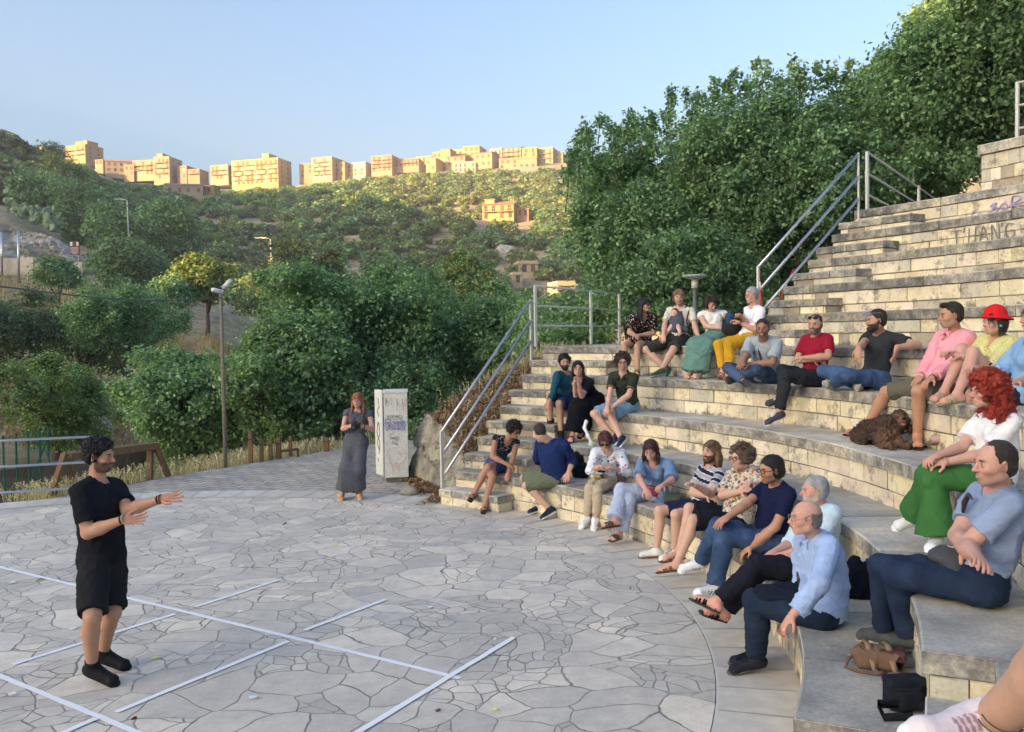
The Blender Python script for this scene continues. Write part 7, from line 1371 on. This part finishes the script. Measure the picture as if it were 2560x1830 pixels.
drips = [[(.1, .93), (.1, .86)], [(.3, .94), (.33, .88), (.27, .87)], [(.55, .94), (.6, .86)], [(.56, .90), (.55, .80)], [(.8, .93), (.82, .80)], [(.93, .94), (.9, .88), (.94, .84)]]
scribble(drips[1::2], lambda a, b: cp2(a, b), .004, M_inkr, 'graffiti', cab); scribble([[(.08, .95), (.14, .90), (.06, .88)]]+drips[::2], lambda a, b: cp2(a, b), .0035, M_ink, 'graffiti', cab)
dn_ = Vector((dd.y, -dd.x, 0)); dn_ = dn_ if dn_.y < 0 else -dn_
scribble([[(.5, .9), (.35, .8), (.6, .75), (.4, .68)], [(.5, .62), (.3, .5), (.65, .38), (.45, .30), (.5, .25)], [(.5, .62), (.7, .5), (.35, .38), (.5, .25)], [(.6, .2), (.62, .16)]], lambda a, b: dr+dd*(a*.34)+Vector((0, 0, .10+b*Hc))+dn_*.015, .006, M_ink, 'graffiti', cab)
# ------------------------------------------------------------------ rocky bank beside the stairs
def bank_h(x, y):
    r = np.hypot(x-CX, y-CY); a = np.degrees(np.arctan2(y-CY, x-CX)); front = 6.78+np.clip(a-57, 0, 30)*.105; lim = 70.5-np.clip(r-9, 0, 4)*1.2
    top = np.clip(.42+(r-6.85)*.60-np.clip(a-60, 0, 20)*.014, .2, 1.95); top = np.minimum(top, 1.12+np.clip(66.5-a, 0, 12)*.10); e = np.minimum((r-front)/.34, (lim-a)/2.6); k = np.clip(e, 0, 1); k = k**.55
    return top*k-(1-k)*.15, k
rs2 = np.concatenate([np.linspace(-.04, .36, 70), np.linspace(.39, 5.6, 110)]); as2 = np.linspace(56.35, 74, 150); Rg, Ag = np.meshgrid(rs2, np.radians(as2)); Rg = Rg+6.78+np.clip(np.degrees(Ag)-57, 0, 30)*.105; X = CX+Rg*np.cos(Ag); Y = CY+Rg*np.sin(Ag); Z, K = bank_h(X, Y)
rk = snoise(X*1+Z*2, Y-Z*3, 3.3, 4)*.07+np.abs(snoise(X+Z*2, Y+Z*2, 6, 8))*.09+np.abs(snoise(X-Z*3, Y+Z*5, 13, 5))*.035; st_ = (K < .999)*1.; X = X+rk*st_*.9; Y = Y-rk*st_*.9; Z = Z+rk*(.35+.5*st_)
V = np.stack([X, Y, Z], -1).reshape(-1, 3); n, m = X.shape; I = np.arange(n*m).reshape(n, m); F = np.stack([I[:-1, :-1], I[:-1, 1:], I[1:, 1:], I[1:, :-1]], -1).reshape(-1, 4)
M_rock = NT('bank_rock'); _c = M_rock.coord(); _big = M_rock.noise(2.3, 7, .7, _c); _f = M_rock.noise(18, 6, .7, _c); _geo = M_rock.n('NewGeometry'); _sp = M_rock.n('SeparateXYZ'); M_rock.l(_geo.outputs['Normal'], _sp.inputs[0])
_r = M_rock.ramp(_big, ((.32, (.13, .125, .105)), (.45, (.32, .295, .235)), (.6, (.54, .49, .37)), (.75, (.66, .60, .45)))); _s = M_rock.ramp(_f, ((.3, (.11, .075, .045)), (.6, (.27, .19, .12)), (.75, (.36, .28, .18))))
_m = M_rock.mix(M_rock.ramp(_sp.outputs[2], ((.62, (0, 0, 0)), (.78, (1, 1, 1)))), _r, _s); M_rock.bump(M_rock.math('ADD', _f, M_rock.math('MULTIPLY', M_rock.noise(5, 6, .7, _c), 2)), .8, .05); M_rock = M_rock.base(_m, .95, 0, .1)
tag(npmesh('rocky_bank', V, F[:, ::-1], M_rock, smooth=True), kind='structure')
def scatter_leaves(name, label, P, cols, size, seed, mat=M_leaf):
    g = rng(seed); V, F, c = leaves(g, P, np.tile((0, 0, .8), (len(P), 1)), size, cols, 1, .01, jit=.55, up=.4); o = npmesh(name, V, F, mat, fcol=c); tag(o, label, 'leaf litter', kind='stuff'); return o
M_dead = leafmat('dead_leaf', .8)
g = rng(12); a_ = g.uniform(56.6, 66, 5200); r_ = g.uniform(6.9, 9.8, 5200); x = CX+r_*np.cos(np.radians(a_)); y = CY+r_*np.sin(np.radians(a_)); z, k = bank_h(x, y); m = (k > .93); P1 = np.stack([x, y, z+.03+g.random(len(x))*.05], 1)[m]
a_ = g.normal(62.5, 3.8, 2600); a_ = a_[(a_ > 57) & (a_ < 72)]; fr_ = 6.78+np.clip(a_-57, 0, 30)*.105; r_ = fr_-np.abs(g.normal(0, .17, len(a_)))*(1+.5*np.sin(a_)); P2 = np.stack([CX+r_*np.cos(np.radians(a_)), CY+r_*np.sin(np.radians(a_)), .012+g.random(len(a_))*.05*np.clip(1-(fr_-r_)*2, .2, 1)], 1)
LIT = [(.28, .15, .09), (.37, .22, .135), (.46, .31, .21), (.20, .11, .07), (.54, .41, .30)]
scatter_leaves('leaf_litter', 'reddish brown dead leaves on the bank and at its foot', np.concatenate([P1, P2]), LIT, .035, 3, M_dead)
c = on(1022, 1228, .05); soft('stone', [El((c.x, c.y, .05), ((1, 0, 0), (0, 1, 0), (0, 0, 1)), (.13, .09, .08), .03), El((c.x-.05, c.y+.02, .04), ((1, 0, 0), (0, 1, 0), (0, 0, 1)), (.07, .07, .06), .03)], attrmat('stone_pale', .9, .2, 12, .5), 'pale loose stone among the dead leaves at the foot of the bank', 'stone', .008, .008, (.40, .36, .29))
# ------------------------------------------------------------------ dry grass
def grass(name, label, P, hgt, cols, seed, head=.5, lean=.25, w=.004):
    g = rng(seed); n = len(P); H_ = hgt*g.uniform(.45, 1.25, n); a = g.uniform(0, 2*PI, n); L = g.normal(size=(n, 2))*lean; side = np.stack([np.cos(a), np.sin(a), 0*a], 1)*w; Vs = []
    base = P; mid = P+np.stack([L[:, 0]*H_*.3, L[:, 1]*H_*.3, H_*.55], 1); tip = P+np.stack([L[:, 0]*H_, L[:, 1]*H_, H_*.97], 1)
    V = np.stack([base-side, base+side, mid+side*.8, mid-side*.8, tip+side*.3, tip-side*.3], 1).reshape(-1, 3); F = (np.array([(0, 1, 2, 3), (3, 2, 4, 5)])[None]+(np.arange(n)*6)[:, None, None]).reshape(-1, 4); cc = np.array(cols)[g.integers(0, len(cols), n)]*g.uniform(.8, 1.2, (n, 1)); c = np.repeat(cc, 2, 0)
    k = g.random(n) < head; T_ = tip[k]; m = len(T_)
    if m:
        d = nrm_rows(T_-mid[k]); s2 = side[k]*2.6; q = np.repeat(T_, 4, 0)+np.tile(np.arange(4), m)[:, None]*(-.022)*np.repeat(d, 4, 0)+g.normal(size=(4*m, 3))*.008; ss = np.repeat(s2, 4, 0); dd_ = np.repeat(d, 4, 0)*.016
        V2 = np.stack([q-dd_, q+ss, q+dd_, q-ss], 1).reshape(-1, 3); F2 = np.arange(len(V2)).reshape(-1, 4)+len(V); V = np.concatenate([V, V2]); F = np.concatenate([F, F2]); c = np.concatenate([c, np.repeat(cc[k]*1.25, 4, 0)])
    tag(npmesh(name, V, F, M_dead, fcol=np.clip(c, 0, 1)), label, 'grass', kind='stuff')
nrm_rows = lambda A: A/(np.linalg.norm(A, axis=1)[:, None]+1e-9)
STRAW = [(.46, .39, .26), (.56, .49, .34), (.38, .31, .20), (.62, .56, .43)]
g = rng(31); E_ = np.array(edge); t = 2.6+7.6*g.random(7000)**.8; i = t.astype(int); fx_ = (t-i)[:, None]; B_ = E_[i]*(1-fx_)+E_[i+1]*fx_; d_ = E_[i+1]-E_[i]; d_ = d_/np.linalg.norm(d_, axis=1)[:, None]; nn = np.stack([-d_[:, 1], d_[:, 0]], 1); off = np.abs(g.normal(0, .7, len(t)))+.02; B_ = B_+nn*off[:, None]
dens = snoise(B_[:, 0], B_[:, 1], 1.2, 3)*.4+.75; keep = g.random(len(t)) < dens; B_ = B_[keep]; off = off[keep]; grass('dry_grass', 'tall pale dry grass along the far edge of the paving', np.c_[B_, -.04-off*.12], .28, STRAW, 4, .5, w=.005)
a_ = g.uniform(56.7, 68, 5200); r_ = g.uniform(8.0, 11.4, 5200); x = CX+r_*np.cos(np.radians(a_)); y = CY+r_*np.sin(np.radians(a_)); z, k = bank_h(x, y); m = (k > .9) & (g.random(len(x)) < np.clip((r_-8.6)/2.0, .02, .6)); grass('dry_grass', 'dry seeding grass on top of the rocky bank behind the handrail', np.stack([x, y, z], 1)[m], .30, STRAW, 6, .5, w=.004)
a_ = g.uniform(57, 66, 900); r_ = g.uniform(7.1, 8.6, 900); x = CX+r_*np.cos(np.radians(a_)); y = CY+r_*np.sin(np.radians(a_)); z, k = bank_h(x, y); grass('dry_grass', 'short dry stalks among the dead leaves of the bank', np.stack([x, y, z], 1)[k > .93], .13, STRAW+LIT, 7, .2)
def patch(label, us, vs, Ys, n, hgt, cols, seed, head=.3, w=.02):
    g = rng(seed); Y = g.uniform(*Ys, n); u = g.uniform(*us, n); x = (u-1280)/FPX*Y; grass('dry_grass', label, np.stack([x, Y, ground(x, Y)], 1), hgt, cols, seed, head, w=w)
patch('brown dry grass on the middle slope right of the bushy tree', (380, 700), 0, (46, 96), 9000, .75, STRAW[:1]+[(.30, .20, .12), (.36, .26, .16)], 51, w=.03)
patch('dry scrub grass on the bank below the guard wall at left', (-80, 260), 0, (84, 122), 5200, .9, STRAW+[(.28, .19, .11), (.22, .2, .08)], 52, w=.05)
patch('dry reddish growth at the left below the trees', (-60, 470), 0, (36, 74), 9500, .5, [(.30, .19, .12), (.38, .27, .17), (.24, .17, .10)], 53, w=.025)
# ------------------------------------------------------------------ wooden barrier, posts, mesh fence, low wall
bar = empty('wooden_barrier', tuple(on(373, 1198)), 'low brown wooden barrier with A shaped ends behind the presenter', 'barrier')
pa, pb_, pc_, pd_ = on(130, 1238), on(186, 1222), on(373, 1198), on(421, 1190); hb_ = .62
ta = (pa+pb_)/2+Vector((0, 0, hb_)); tb2 = (pc_+pd_)/2+Vector((-.08, 0, hb_)); ta.x += .05
for nm_, a1, b1 in (('leg', pa, ta), ('leg', pb_, ta+Vector((.06, 0, -.03))), ('leg', pc_, tb2+Vector((-.05, 0, -.03))), ('leg', pd_, tb2+Vector((.02, 0, .0)))): MB().tube([a1, b1], .045, 4, sq=True).build(nm_, M_wood, bar)
MB().tube([ta+Vector((-.05, 0, -.06)), tb2+Vector((.05, 0, -.05))], .06, 4, sq=True).build('beam', M_wood, bar)
for i, (u, v, h_, r_, wh) in enumerate([(627, 1157, .62, .035, 'first and tallest from the left'), (654, 1153, .45, .033, 'second from the left'), (677, 1149, .40, .033, 'third from the left'), (697, 1146, .42, .045, 'fourth from the left'), (727, 1140, .42, .03, 'fifth, set back in the grass'), (816, 1128, .30, .05, 'rightmost, near the woman in the slate dress')]):
    p = on(u, v); pst = empty('wooden_post', tuple(p), 'short brown wooden post by the dry grass, '+wh, 'post', 'wooden posts along the paving'); MB().tube([p-Vector((0, 0, .1)), p+Vector((0, 0, h_-.01)), p+Vector((0, 0, h_))], [r_, r_, r_*.7], 4, sq=True).build('shaft', M_wood, pst); MB().tube([p+Vector((0, 0, h_*.72)), p+Vector((0, 0, h_*.76))], r_*1.12, 4, sq=True).build('iron_band', M_black, pst)
pr = empty('post_rail', tuple(on(705, 1146)), 'short horizontal rail between two wooden posts in the dry grass', 'rail'); a1 = on(703, 1146)+Vector((0, 0, .15)); b1 = on(745, 1141)+Vector((0, 0, .15)); MB().tube([a1, b1], .025, 4, sq=True).build('bar', M_wood, pr); MB().tube([b1, b1-Vector((0, 0, .2))], .02, 4, sq=True).build('leg', M_wood, pr)
tape_ = MB().tube([at(636, 1120, 17.3), at(634, 1132, 17.3), at(640, 1140, 17.3), at(637, 1150, 17.2)], .012, 4); tag(tape_.build('barrier_tape', plain('red_white_tape', (.75, .25, .22), .6)), 'scrap of red and white barrier tape by the wooden posts', 'tape')
M_green = plain('green_paint', (.015, .10, .07), .5)
mf = empty('mesh_fence', tuple(at(60, 1200, 17)), 'dark green wire mesh fence at the left behind the railing', 'fence'); fpts = [at(-60, 1170, 16.2), at(10, 1168, 17), at(42, 1165, 17.5), at(72, 1162, 17.9), at(101, 1158, 18.3), at(122, 1150, 18.9)]
for p in fpts: MB().tube([Vector((p.x, p.y, -.7)), Vector((p.x, p.y, .62))], .022, 6).build('post', M_green, mf)
mb = MB(); a1, b1 = fpts[0], fpts[-1]; nv = 46
for i in range(nv+1): p = a1.lerp(b1, i/nv); mb.tube([Vector((p.x, p.y, -.1)), Vector((p.x, p.y, .58))], .003, 3, cap=False)
for j in range(14): z = -.1+.05*j; mb.tube([Vector((a1.x, a1.y, z)), Vector((b1.x, b1.y, z))], .003, 3, cap=False)
mb.build('wire_mesh', M_green, mf); MB().tube([Vector((fpts[3].x, fpts[3].y, -.45)), Vector((fpts[5].x, fpts[5].y, .35))], .018, 5).build('brace', M_green, mf)
lw = empty('low_stone_wall', tuple(at(60, 1220, 18.6)), 'low rough stone wall behind the green mesh fence', 'wall'); _a, _b = at(-40, 1215, 18.0), at(210, 1195, 19.6); riser_mesh((_a.x, _a.y), (_b.x, _b.y), -.9, -.18, gz=.3, thick=.4).build('blocks', M_riser, lw)
lw = empty('low_stone_wall', tuple(at(300, 1150, 21)), 'short grey rubble wall between the wooden barrier legs', 'wall'); _a, _b = at(240, 1180, 19.5), at(345, 1180, 21.5); riser_mesh((_a.x, _a.y), (_b.x, _b.y), -1, -.12, gz=.9, courses=4, thick=.4).build('blocks', M_riser, lw)
# ------------------------------------------------------------------ utility pole with cameras and cable
pb0 = at(564, 1168, 16.6); zt_ = at(552, 735, 16.6).z; up_ = empty('utility_pole', (pb0.x, 16.6, 0), 'weathered wooden utility pole carrying two white security cameras', 'pole'); topp = at(552, 735, 16.6)
MB().tube([Vector((pb0.x, 16.6, -.4)), Vector(((pb0.x+topp.x)/2, 16.6, zt_/2)), topp], [.040, .037, .032], 10).build('shaft', plain('grey_wood', (.20, .17, .13), .9, var=.35, scale=14), up_, True)
MB().tube([topp, topp+Vector((0, 0, .12))], .03, 8).build('bracket', M_black, up_); M_white = plain('white_plastic', (.72, .73, .75), .4)
for a1, b1 in ((at(560, 718, 16.5), at(576, 702, 16.3)), (at(556, 730, 16.5), at(531, 724, 16.3))):
    d = (Vector(b1)-Vector(a1)).normalized(); MB().tube([Vector(a1), Vector(b1)], [.042, .042], 10).build('camera_housing', M_white, up_, True); MB().tube([topp+Vector((0, 0, .05)), Vector(a1)], .012, 6).build('arm', M_white, up_)
_p = at(0, 716, 9.5); _q = at(552, 744, 16.6); pts = [Vector(_p).lerp(Vector(_q), t)-Vector((0, 0, .10*math.sin(PI*t))) for t in np.linspace(-.25, 1, 26)]; cbm = MB().tube(pts, .010, 5); _r = at(680, 800, 24); cbm.tube([Vector(_q).lerp(Vector(_r), t)-Vector((0, 0, .08*math.sin(PI*t))) for t in np.linspace(0, 1, 8)], .008, 5)
tag(cbm.build('cable', plain('cable_grey', (.09, .09, .09), .6)), 'dark overhead cable running from the left edge to the utility pole', 'cable')
# ------------------------------------------------------------------ lamps, poles, sign and guard wall on the road
M_lampp = plain('galvanised', (.55, .53, .46), .6, .2)
def street_lamp(u, v0, v1, Y, label, arm=-1):
    b, t = at(u+4, v1, Y), at(u, v0, Y); b.z = gz(b.x, Y)-.3; r = empty('street_lamp', tuple(b), label, 'street lamp'); MB().tube([b, Vector((b.x, Y, (b.z+t.z)/2)), t], [.12, .10, .08], 8).build('pole', M_lampp, r, True); MB().tube([t, t+Vector((arm*.5, 0, .15)), t+Vector((arm*1.2, 0, .2))], .07, 6).build('arm', M_lampp, r, True); MB().box(t+Vector((arm*1.5, 0, .17)), (.7, .25, .10)).build('lamp_head', M_lampp, r, bevel=.04)
street_lamp(318, 501, 612, 125, 'taller street lamp rising between the dark trees at left'); street_lamp(676, 598, 640, 105, 'shorter street lamp above the yellow green trees')
b, t = at(443, 545, 300), at(443, 490, 300); pl = empty('concrete_pole', tuple(b), 'pale concrete pole in front of the unfinished building', 'pole'); MB().tube([b-Vector((0, 0, 3)), t], [.8, .5], 6).build('shaft', M_lampp, pl); MB().box(t-Vector((0, 0, 1)), (3.2, .3, .3)).build('crossarm', M_lampp, pl)
for u, v0, v1, wh in ((4, 580, 668, 'outermost'), (46, 577, 685, 'second from')): b, t = at(u, v1, 100), at(u, v0, 100); tag(MB().tube([Vector((b.x, 100, b.z-1)), t], .13, 8).build('grey_pole', M_steel, None, True), 'thin grey pole on the left slope, '+wh+' from the left edge' if wh == 'outermost' else 'thin grey pole on the left slope right of the outermost one', 'pole')
sg = empty('road_sign', tuple(at(188, 650, 126)), 'brown tourist road sign with two white pictograms and white text lines', 'sign'); Pq = lambda u, v, y=126: at(u, v, y)
cx_ = Pq(187, 620); w_, h_ = Pq(200, 620).x-Pq(175, 620).x, Pq(187, 603).z-Pq(187, 637).z; MB().box(cx_, (w_, .12, h_)).build('panel', plain('sign_brown', (.16, .045, .025), .6), sg)
mb = MB(); mb.box(cx_+Vector((-w_*.30, -.08, h_*.30)), (w_*.20, .04, h_*.28)); mb.box(cx_+Vector((w_*.30, -.08, h_*.30)), (w_*.20, .04, h_*.28)); mb.build('pictogram', M_white, sg)
mb = MB()
for j, ww in enumerate((.75, .8, .8, .62, .8, .45)): mb.box(cx_+Vector((0, -.08, h_*(.02-.085*j))), (w_*ww, .04, h_*.028))
mb.build('text_lines', M_white, sg)
for e in (-.3, .32): MB().tube([cx_+Vector((w_*e, .1, -h_*.5)), cx_+Vector((w_*e, .1, -h_*.5-2.2))], .06, 6).build('post', M_lampp, sg)
M_wallp = mat_earth('pale_wall_stone', (.34, .30, .24), (.50, .45, .36), (.60, .55, .46), .8)
for i, (u0, v0, u1, v1, Y, lb) in enumerate([(-30, 640, 212, 664, 122, 'long pale guard wall of the road at far left'), (415, 702, 456, 706, 96, 'short pale retaining wall right of the domed tree')]):
    a1, b1 = at(u0, v0, Y), at(u1, v1, Y-3); wl = empty('retaining_wall', tuple(a1), lb, 'wall'); mb = MB(); n_ = max(2, int((b1-a1).length/6))
    for k in range(n_):
        p, q2 = Vector(a1).lerp(Vector(b1), k/n_), Vector(a1).lerp(Vector(b1), (k+.97)/n_); m_ = (p+q2)/2; d = (q2-p); mb.box(m_-Vector((0, 0, 1.2 if i == 0 else .9)), (d.length, .5, 2.4 if i == 0 else 1.8), math.atan2(d.y, d.x))
    mb.build('wall_sections', M_wallp, wl); mb = MB()
    for k in range(n_*2 if i == 0 else 1): p = Vector(a1).lerp(Vector(b1), (k+.5)/(n_*2)); mb.box(p+Vector((0, 0, .2)), (.5, .55, .6))
    mb.build('coping_blocks', M_wallp, wl)
# rocky outcrop above the road
g = rng(5); nu, nv = 130, 70; U_, V_ = np.meshgrid(np.linspace(-120, 232, nu), np.linspace(0, 1, nv)); topv = np.interp(U_, [-120, 0, 60, 110, 160, 200, 232], [470, 535, 555, 570, 585, 615, 655]); Yb = 129+V_*10; vv = 665+(topv-665)*V_; X = (U_-1280)/FPX*Yb; Z = CAM_H+Yb*(837-vv)/FPX
rk = snoise(X, Z*1.5, .55, 3)*.9+np.abs(snoise(X, Z*2, 1.3, 7))*.9+snoise(X*1.5, Z*3, 2.9, 9)*.35; cave = np.exp(-((U_-125)/34)**2-((vv-640)/22)**2)*5; Y_ = Yb-rk+cave; V = np.stack([X, Y_, Z+rk*.3], -1).reshape(-1, 3); I = np.arange(nu*nv).reshape(nv, nu); F = np.stack([I[:-1, :-1], I[:-1, 1:], I[1:, 1:], I[1:, :-1]], -1).reshape(-1, 4)
M_out = NT('pale_outcrop_rock'); _c = M_out.coord(); _a = M_out.noise(.28, 8, .72, _c); M_out.bump(M_out.noise(1.2, 6, .7, _c), .8, .4); M_out = M_out.base(M_out.ramp(_a, ((.34, (.16, .14, .11)), (.46, (.38, .35, .29)), (.6, (.56, .53, .46)), (.74, (.68, .65, .58)))), .95, 0, .1)
tag(npmesh('rocky_outcrop', V, F, M_out, smooth=True), kind='structure')
# pale rock patches on the slopes
for i, (u, v, Y, su, sv) in enumerate([(235, 1030, 44, 26, 34), (775, 540, 365, 26, 9), (985, 545, 330, 45, 9), (1265, 640, 215, 22, 18), (20, 990, 46, 34, 10), (30, 920, 52, 26, 10), (920, 640, 205, 20, 6), (735, 645, 190, 14, 6), (1290, 455, 420, 70, 26), (1330, 480, 405, 16, 30), (240, 880, 60, 18, 6)]):
    p = at(u, v, Y); k = Y/FPX; soft('pale_rock', [El((p.x+j*su*k*.5, p.y+.3*j, gz(p.x+j*su*k*.5, p.y)+.0 if Y < 300 else p.z), ((1, 0, 0), (0, .8, .6), (0, -.6, .8)), (su*k*.7, max(sv*k*1.2, .5), sv*k*.9), sv*k*.3) for j in (-1, 0, 1)], M_out, 'patch of bare pale rock showing on the slope', 'rock', max(sv*k*.10, .05), sv*k*.12, (1, 1, 1), group='bare rock patches on the slopes', seed=i)
# prickly pear on the outcrop
g = rng(9); M_cact = attrmat('cactus_pad', .7, .2, 2)
pp0 = at(100, 560, 137); pc = empty('prickly_pear', tuple(pp0), 'grey green prickly pear cactus growing on top of the rocky outcrop', 'cactus'); ps = []
for i in range(120): u = g.uniform(15, 150); v = np.interp(u, [15, 60, 150], [520, 545, 580])-abs(g.normal(0, 17)); p = A3(at(u, v, 138+g.uniform(-2, 2))); n_ = nrm(g.normal(size=3)+A3((0, -1, 0))); s_ = nrm(np.cross(n_, ez)); ps.append(El(p, (s_, n_, np.cross(s_, n_)), (.55, .14, .75), .02))
V, F = iso(ps, .16); npmesh('pads', V, F, M_cact, pc, col=np.tile(A3((.20, .27, .15)), (len(V), 1)), smooth=True)
# ------------------------------------------------------------------ mushroom lamp and red posts near the fifth tier
lp_ = at(1737, 760, 17.2); zc = at(1737, 695, 17.2).z; ml = empty('mushroom_lamp', (lp_.x, 17.2, HH[5]), 'low lamp post with a flat round shade behind the cream T-shirt man', 'lamp'); bx_ = Vector((lp_.x, 17.2, 0)); M_gp = plain('dark_pole', (.12, .14, .13), .5)
MB().tube([bx_+Vector((0, 0, HH[5]-.3)), bx_+Vector((0, 0, zc-.1))], .04, 10).build('pole', M_gp, ml, True); MB().lathe(bx_+Vector((0, 0, zc-.10)), [(0, -.10), (.065, -.10), (.065, .06), (.02, .06)], 16).build('neck', M_lampp, ml, True); MB().lathe(bx_+Vector((0, 0, zc)), [(0, -.02), (.05, -.04), (.24, .02), (.255, .04), (.24, .055), (.1, .075), (0, .08)], 24).build('lamp_shade', plain('lamp_grey', (.34, .38, .33), .5), ml, True)
M_red = plain('red_paint', (.55, .04, .03), .5)
for i, ((u0, v0), (u1, v1), lb) in enumerate([((1897, 672), (1906, 780), 'red and white leaning pole behind the foot of the upper handrail'), ((1985, 672), (1928, 790), 'red pole leaning right, behind the upper handrail bars')]):
    a1, b1 = at(u0, v0, 16.4), at(u1, v1, 16.2); r = empty('marker_pole', tuple(b1), lb, 'pole'); MB().tube([b1-Vector((0, 0, .3)), b1.lerp(a1, .55)], .015, 8).build('lower_part', M_red, r, True); MB().tube([b1.lerp(a1, .55), b1.lerp(a1, .70)], .0145, 8).build('white_band', M_white, r, True); MB().tube([b1.lerp(a1, .70), a1], .015, 8).build('upper_part', M_red, r, True)
# ------------------------------------------------------------------ sprayed writing on the upper risers
def riser_P(k, a0, a1, z0, z1): return lambda s, t: pp(a1+(a0-a1)*s, RR[k-1]-.024, z0+(z1-z0)*t)
gr = empty('sprayed_writing', tuple(pp(22, RR[9])), 'violet sprayed letters GOR on the topmost riser at right', 'graffiti')
scribble([[(0, 0), (.02, .45), (.12, .55), (.14, .2)], [(.16, .3), (.35, .25), (.5, .75), (.38, .6), (.55, .45), (.45, .25), (.33, .35)], [(.62, .3), (.58, .55), (.68, .65), (.72, .4), (.62, .3)], [(.80, .25), (.82, .95), (1.0, .8), (.84, .55), (1.0, .25)], [(.75, .5), (1.1, .6)]], riser_P(10, 20.2, 23.8, HH[9]+.02, HH[10]-.14), .009, M_inkv, 'letters', gr)
gr = empty('sprayed_writing', tuple(pp(20.5, RR[8])), 'dark grey sprayed letters T\'HANG on the second riser from the top', 'graffiti')
th = [[(0, .85), (.16, .85)], [(.08, .85), (.08, .1)], [(.21, .95), (.19, .7)], [(.28, .9), (.27, .15)], [(.38, .9), (.37, .15)], [(.28, .5), (.38, .52)], [(.44, .1), (.50, .9), (.57, .1)], [(.46, .4), (.55, .4)], [(.63, .1), (.63, .9), (.73, .15), (.73, .9)], [(.78, .95), (.77, .75)], [(.95, .8), (.86, .85), (.83, .45), (.88, .15), (.96, .25), (.95, .5), (.90, .5)]]
scribble(th, riser_P(9, 18.2, 23.1, HH[8]+.02, HH[9]-.13), .009, M_inkg, 'letters', gr)
# ------------------------------------------------------------------ evening haze
hz = MB().box((0, 150, 55), (1500, 1500, 124)); m = bpy.data.materials.new('haze'); m.use_nodes = True; nt_ = m.node_tree; nt_.nodes.remove(nt_.nodes['Principled BSDF']); v_ = nt_.nodes.new('ShaderNodeVolumePrincipled'); v_.inputs['Color'].default_value = (.86, .92, 1, 1); v_.inputs['Density'].default_value = .00032; v_.inputs['Anisotropy'].default_value = 0
nt_.links.new(v_.outputs[0], nt_.nodes['Material Output'].inputs['Volume']); ho = hz.build('haze', m); tag(ho, 'thin evening haze over the valley', 'haze', kind='stuff')
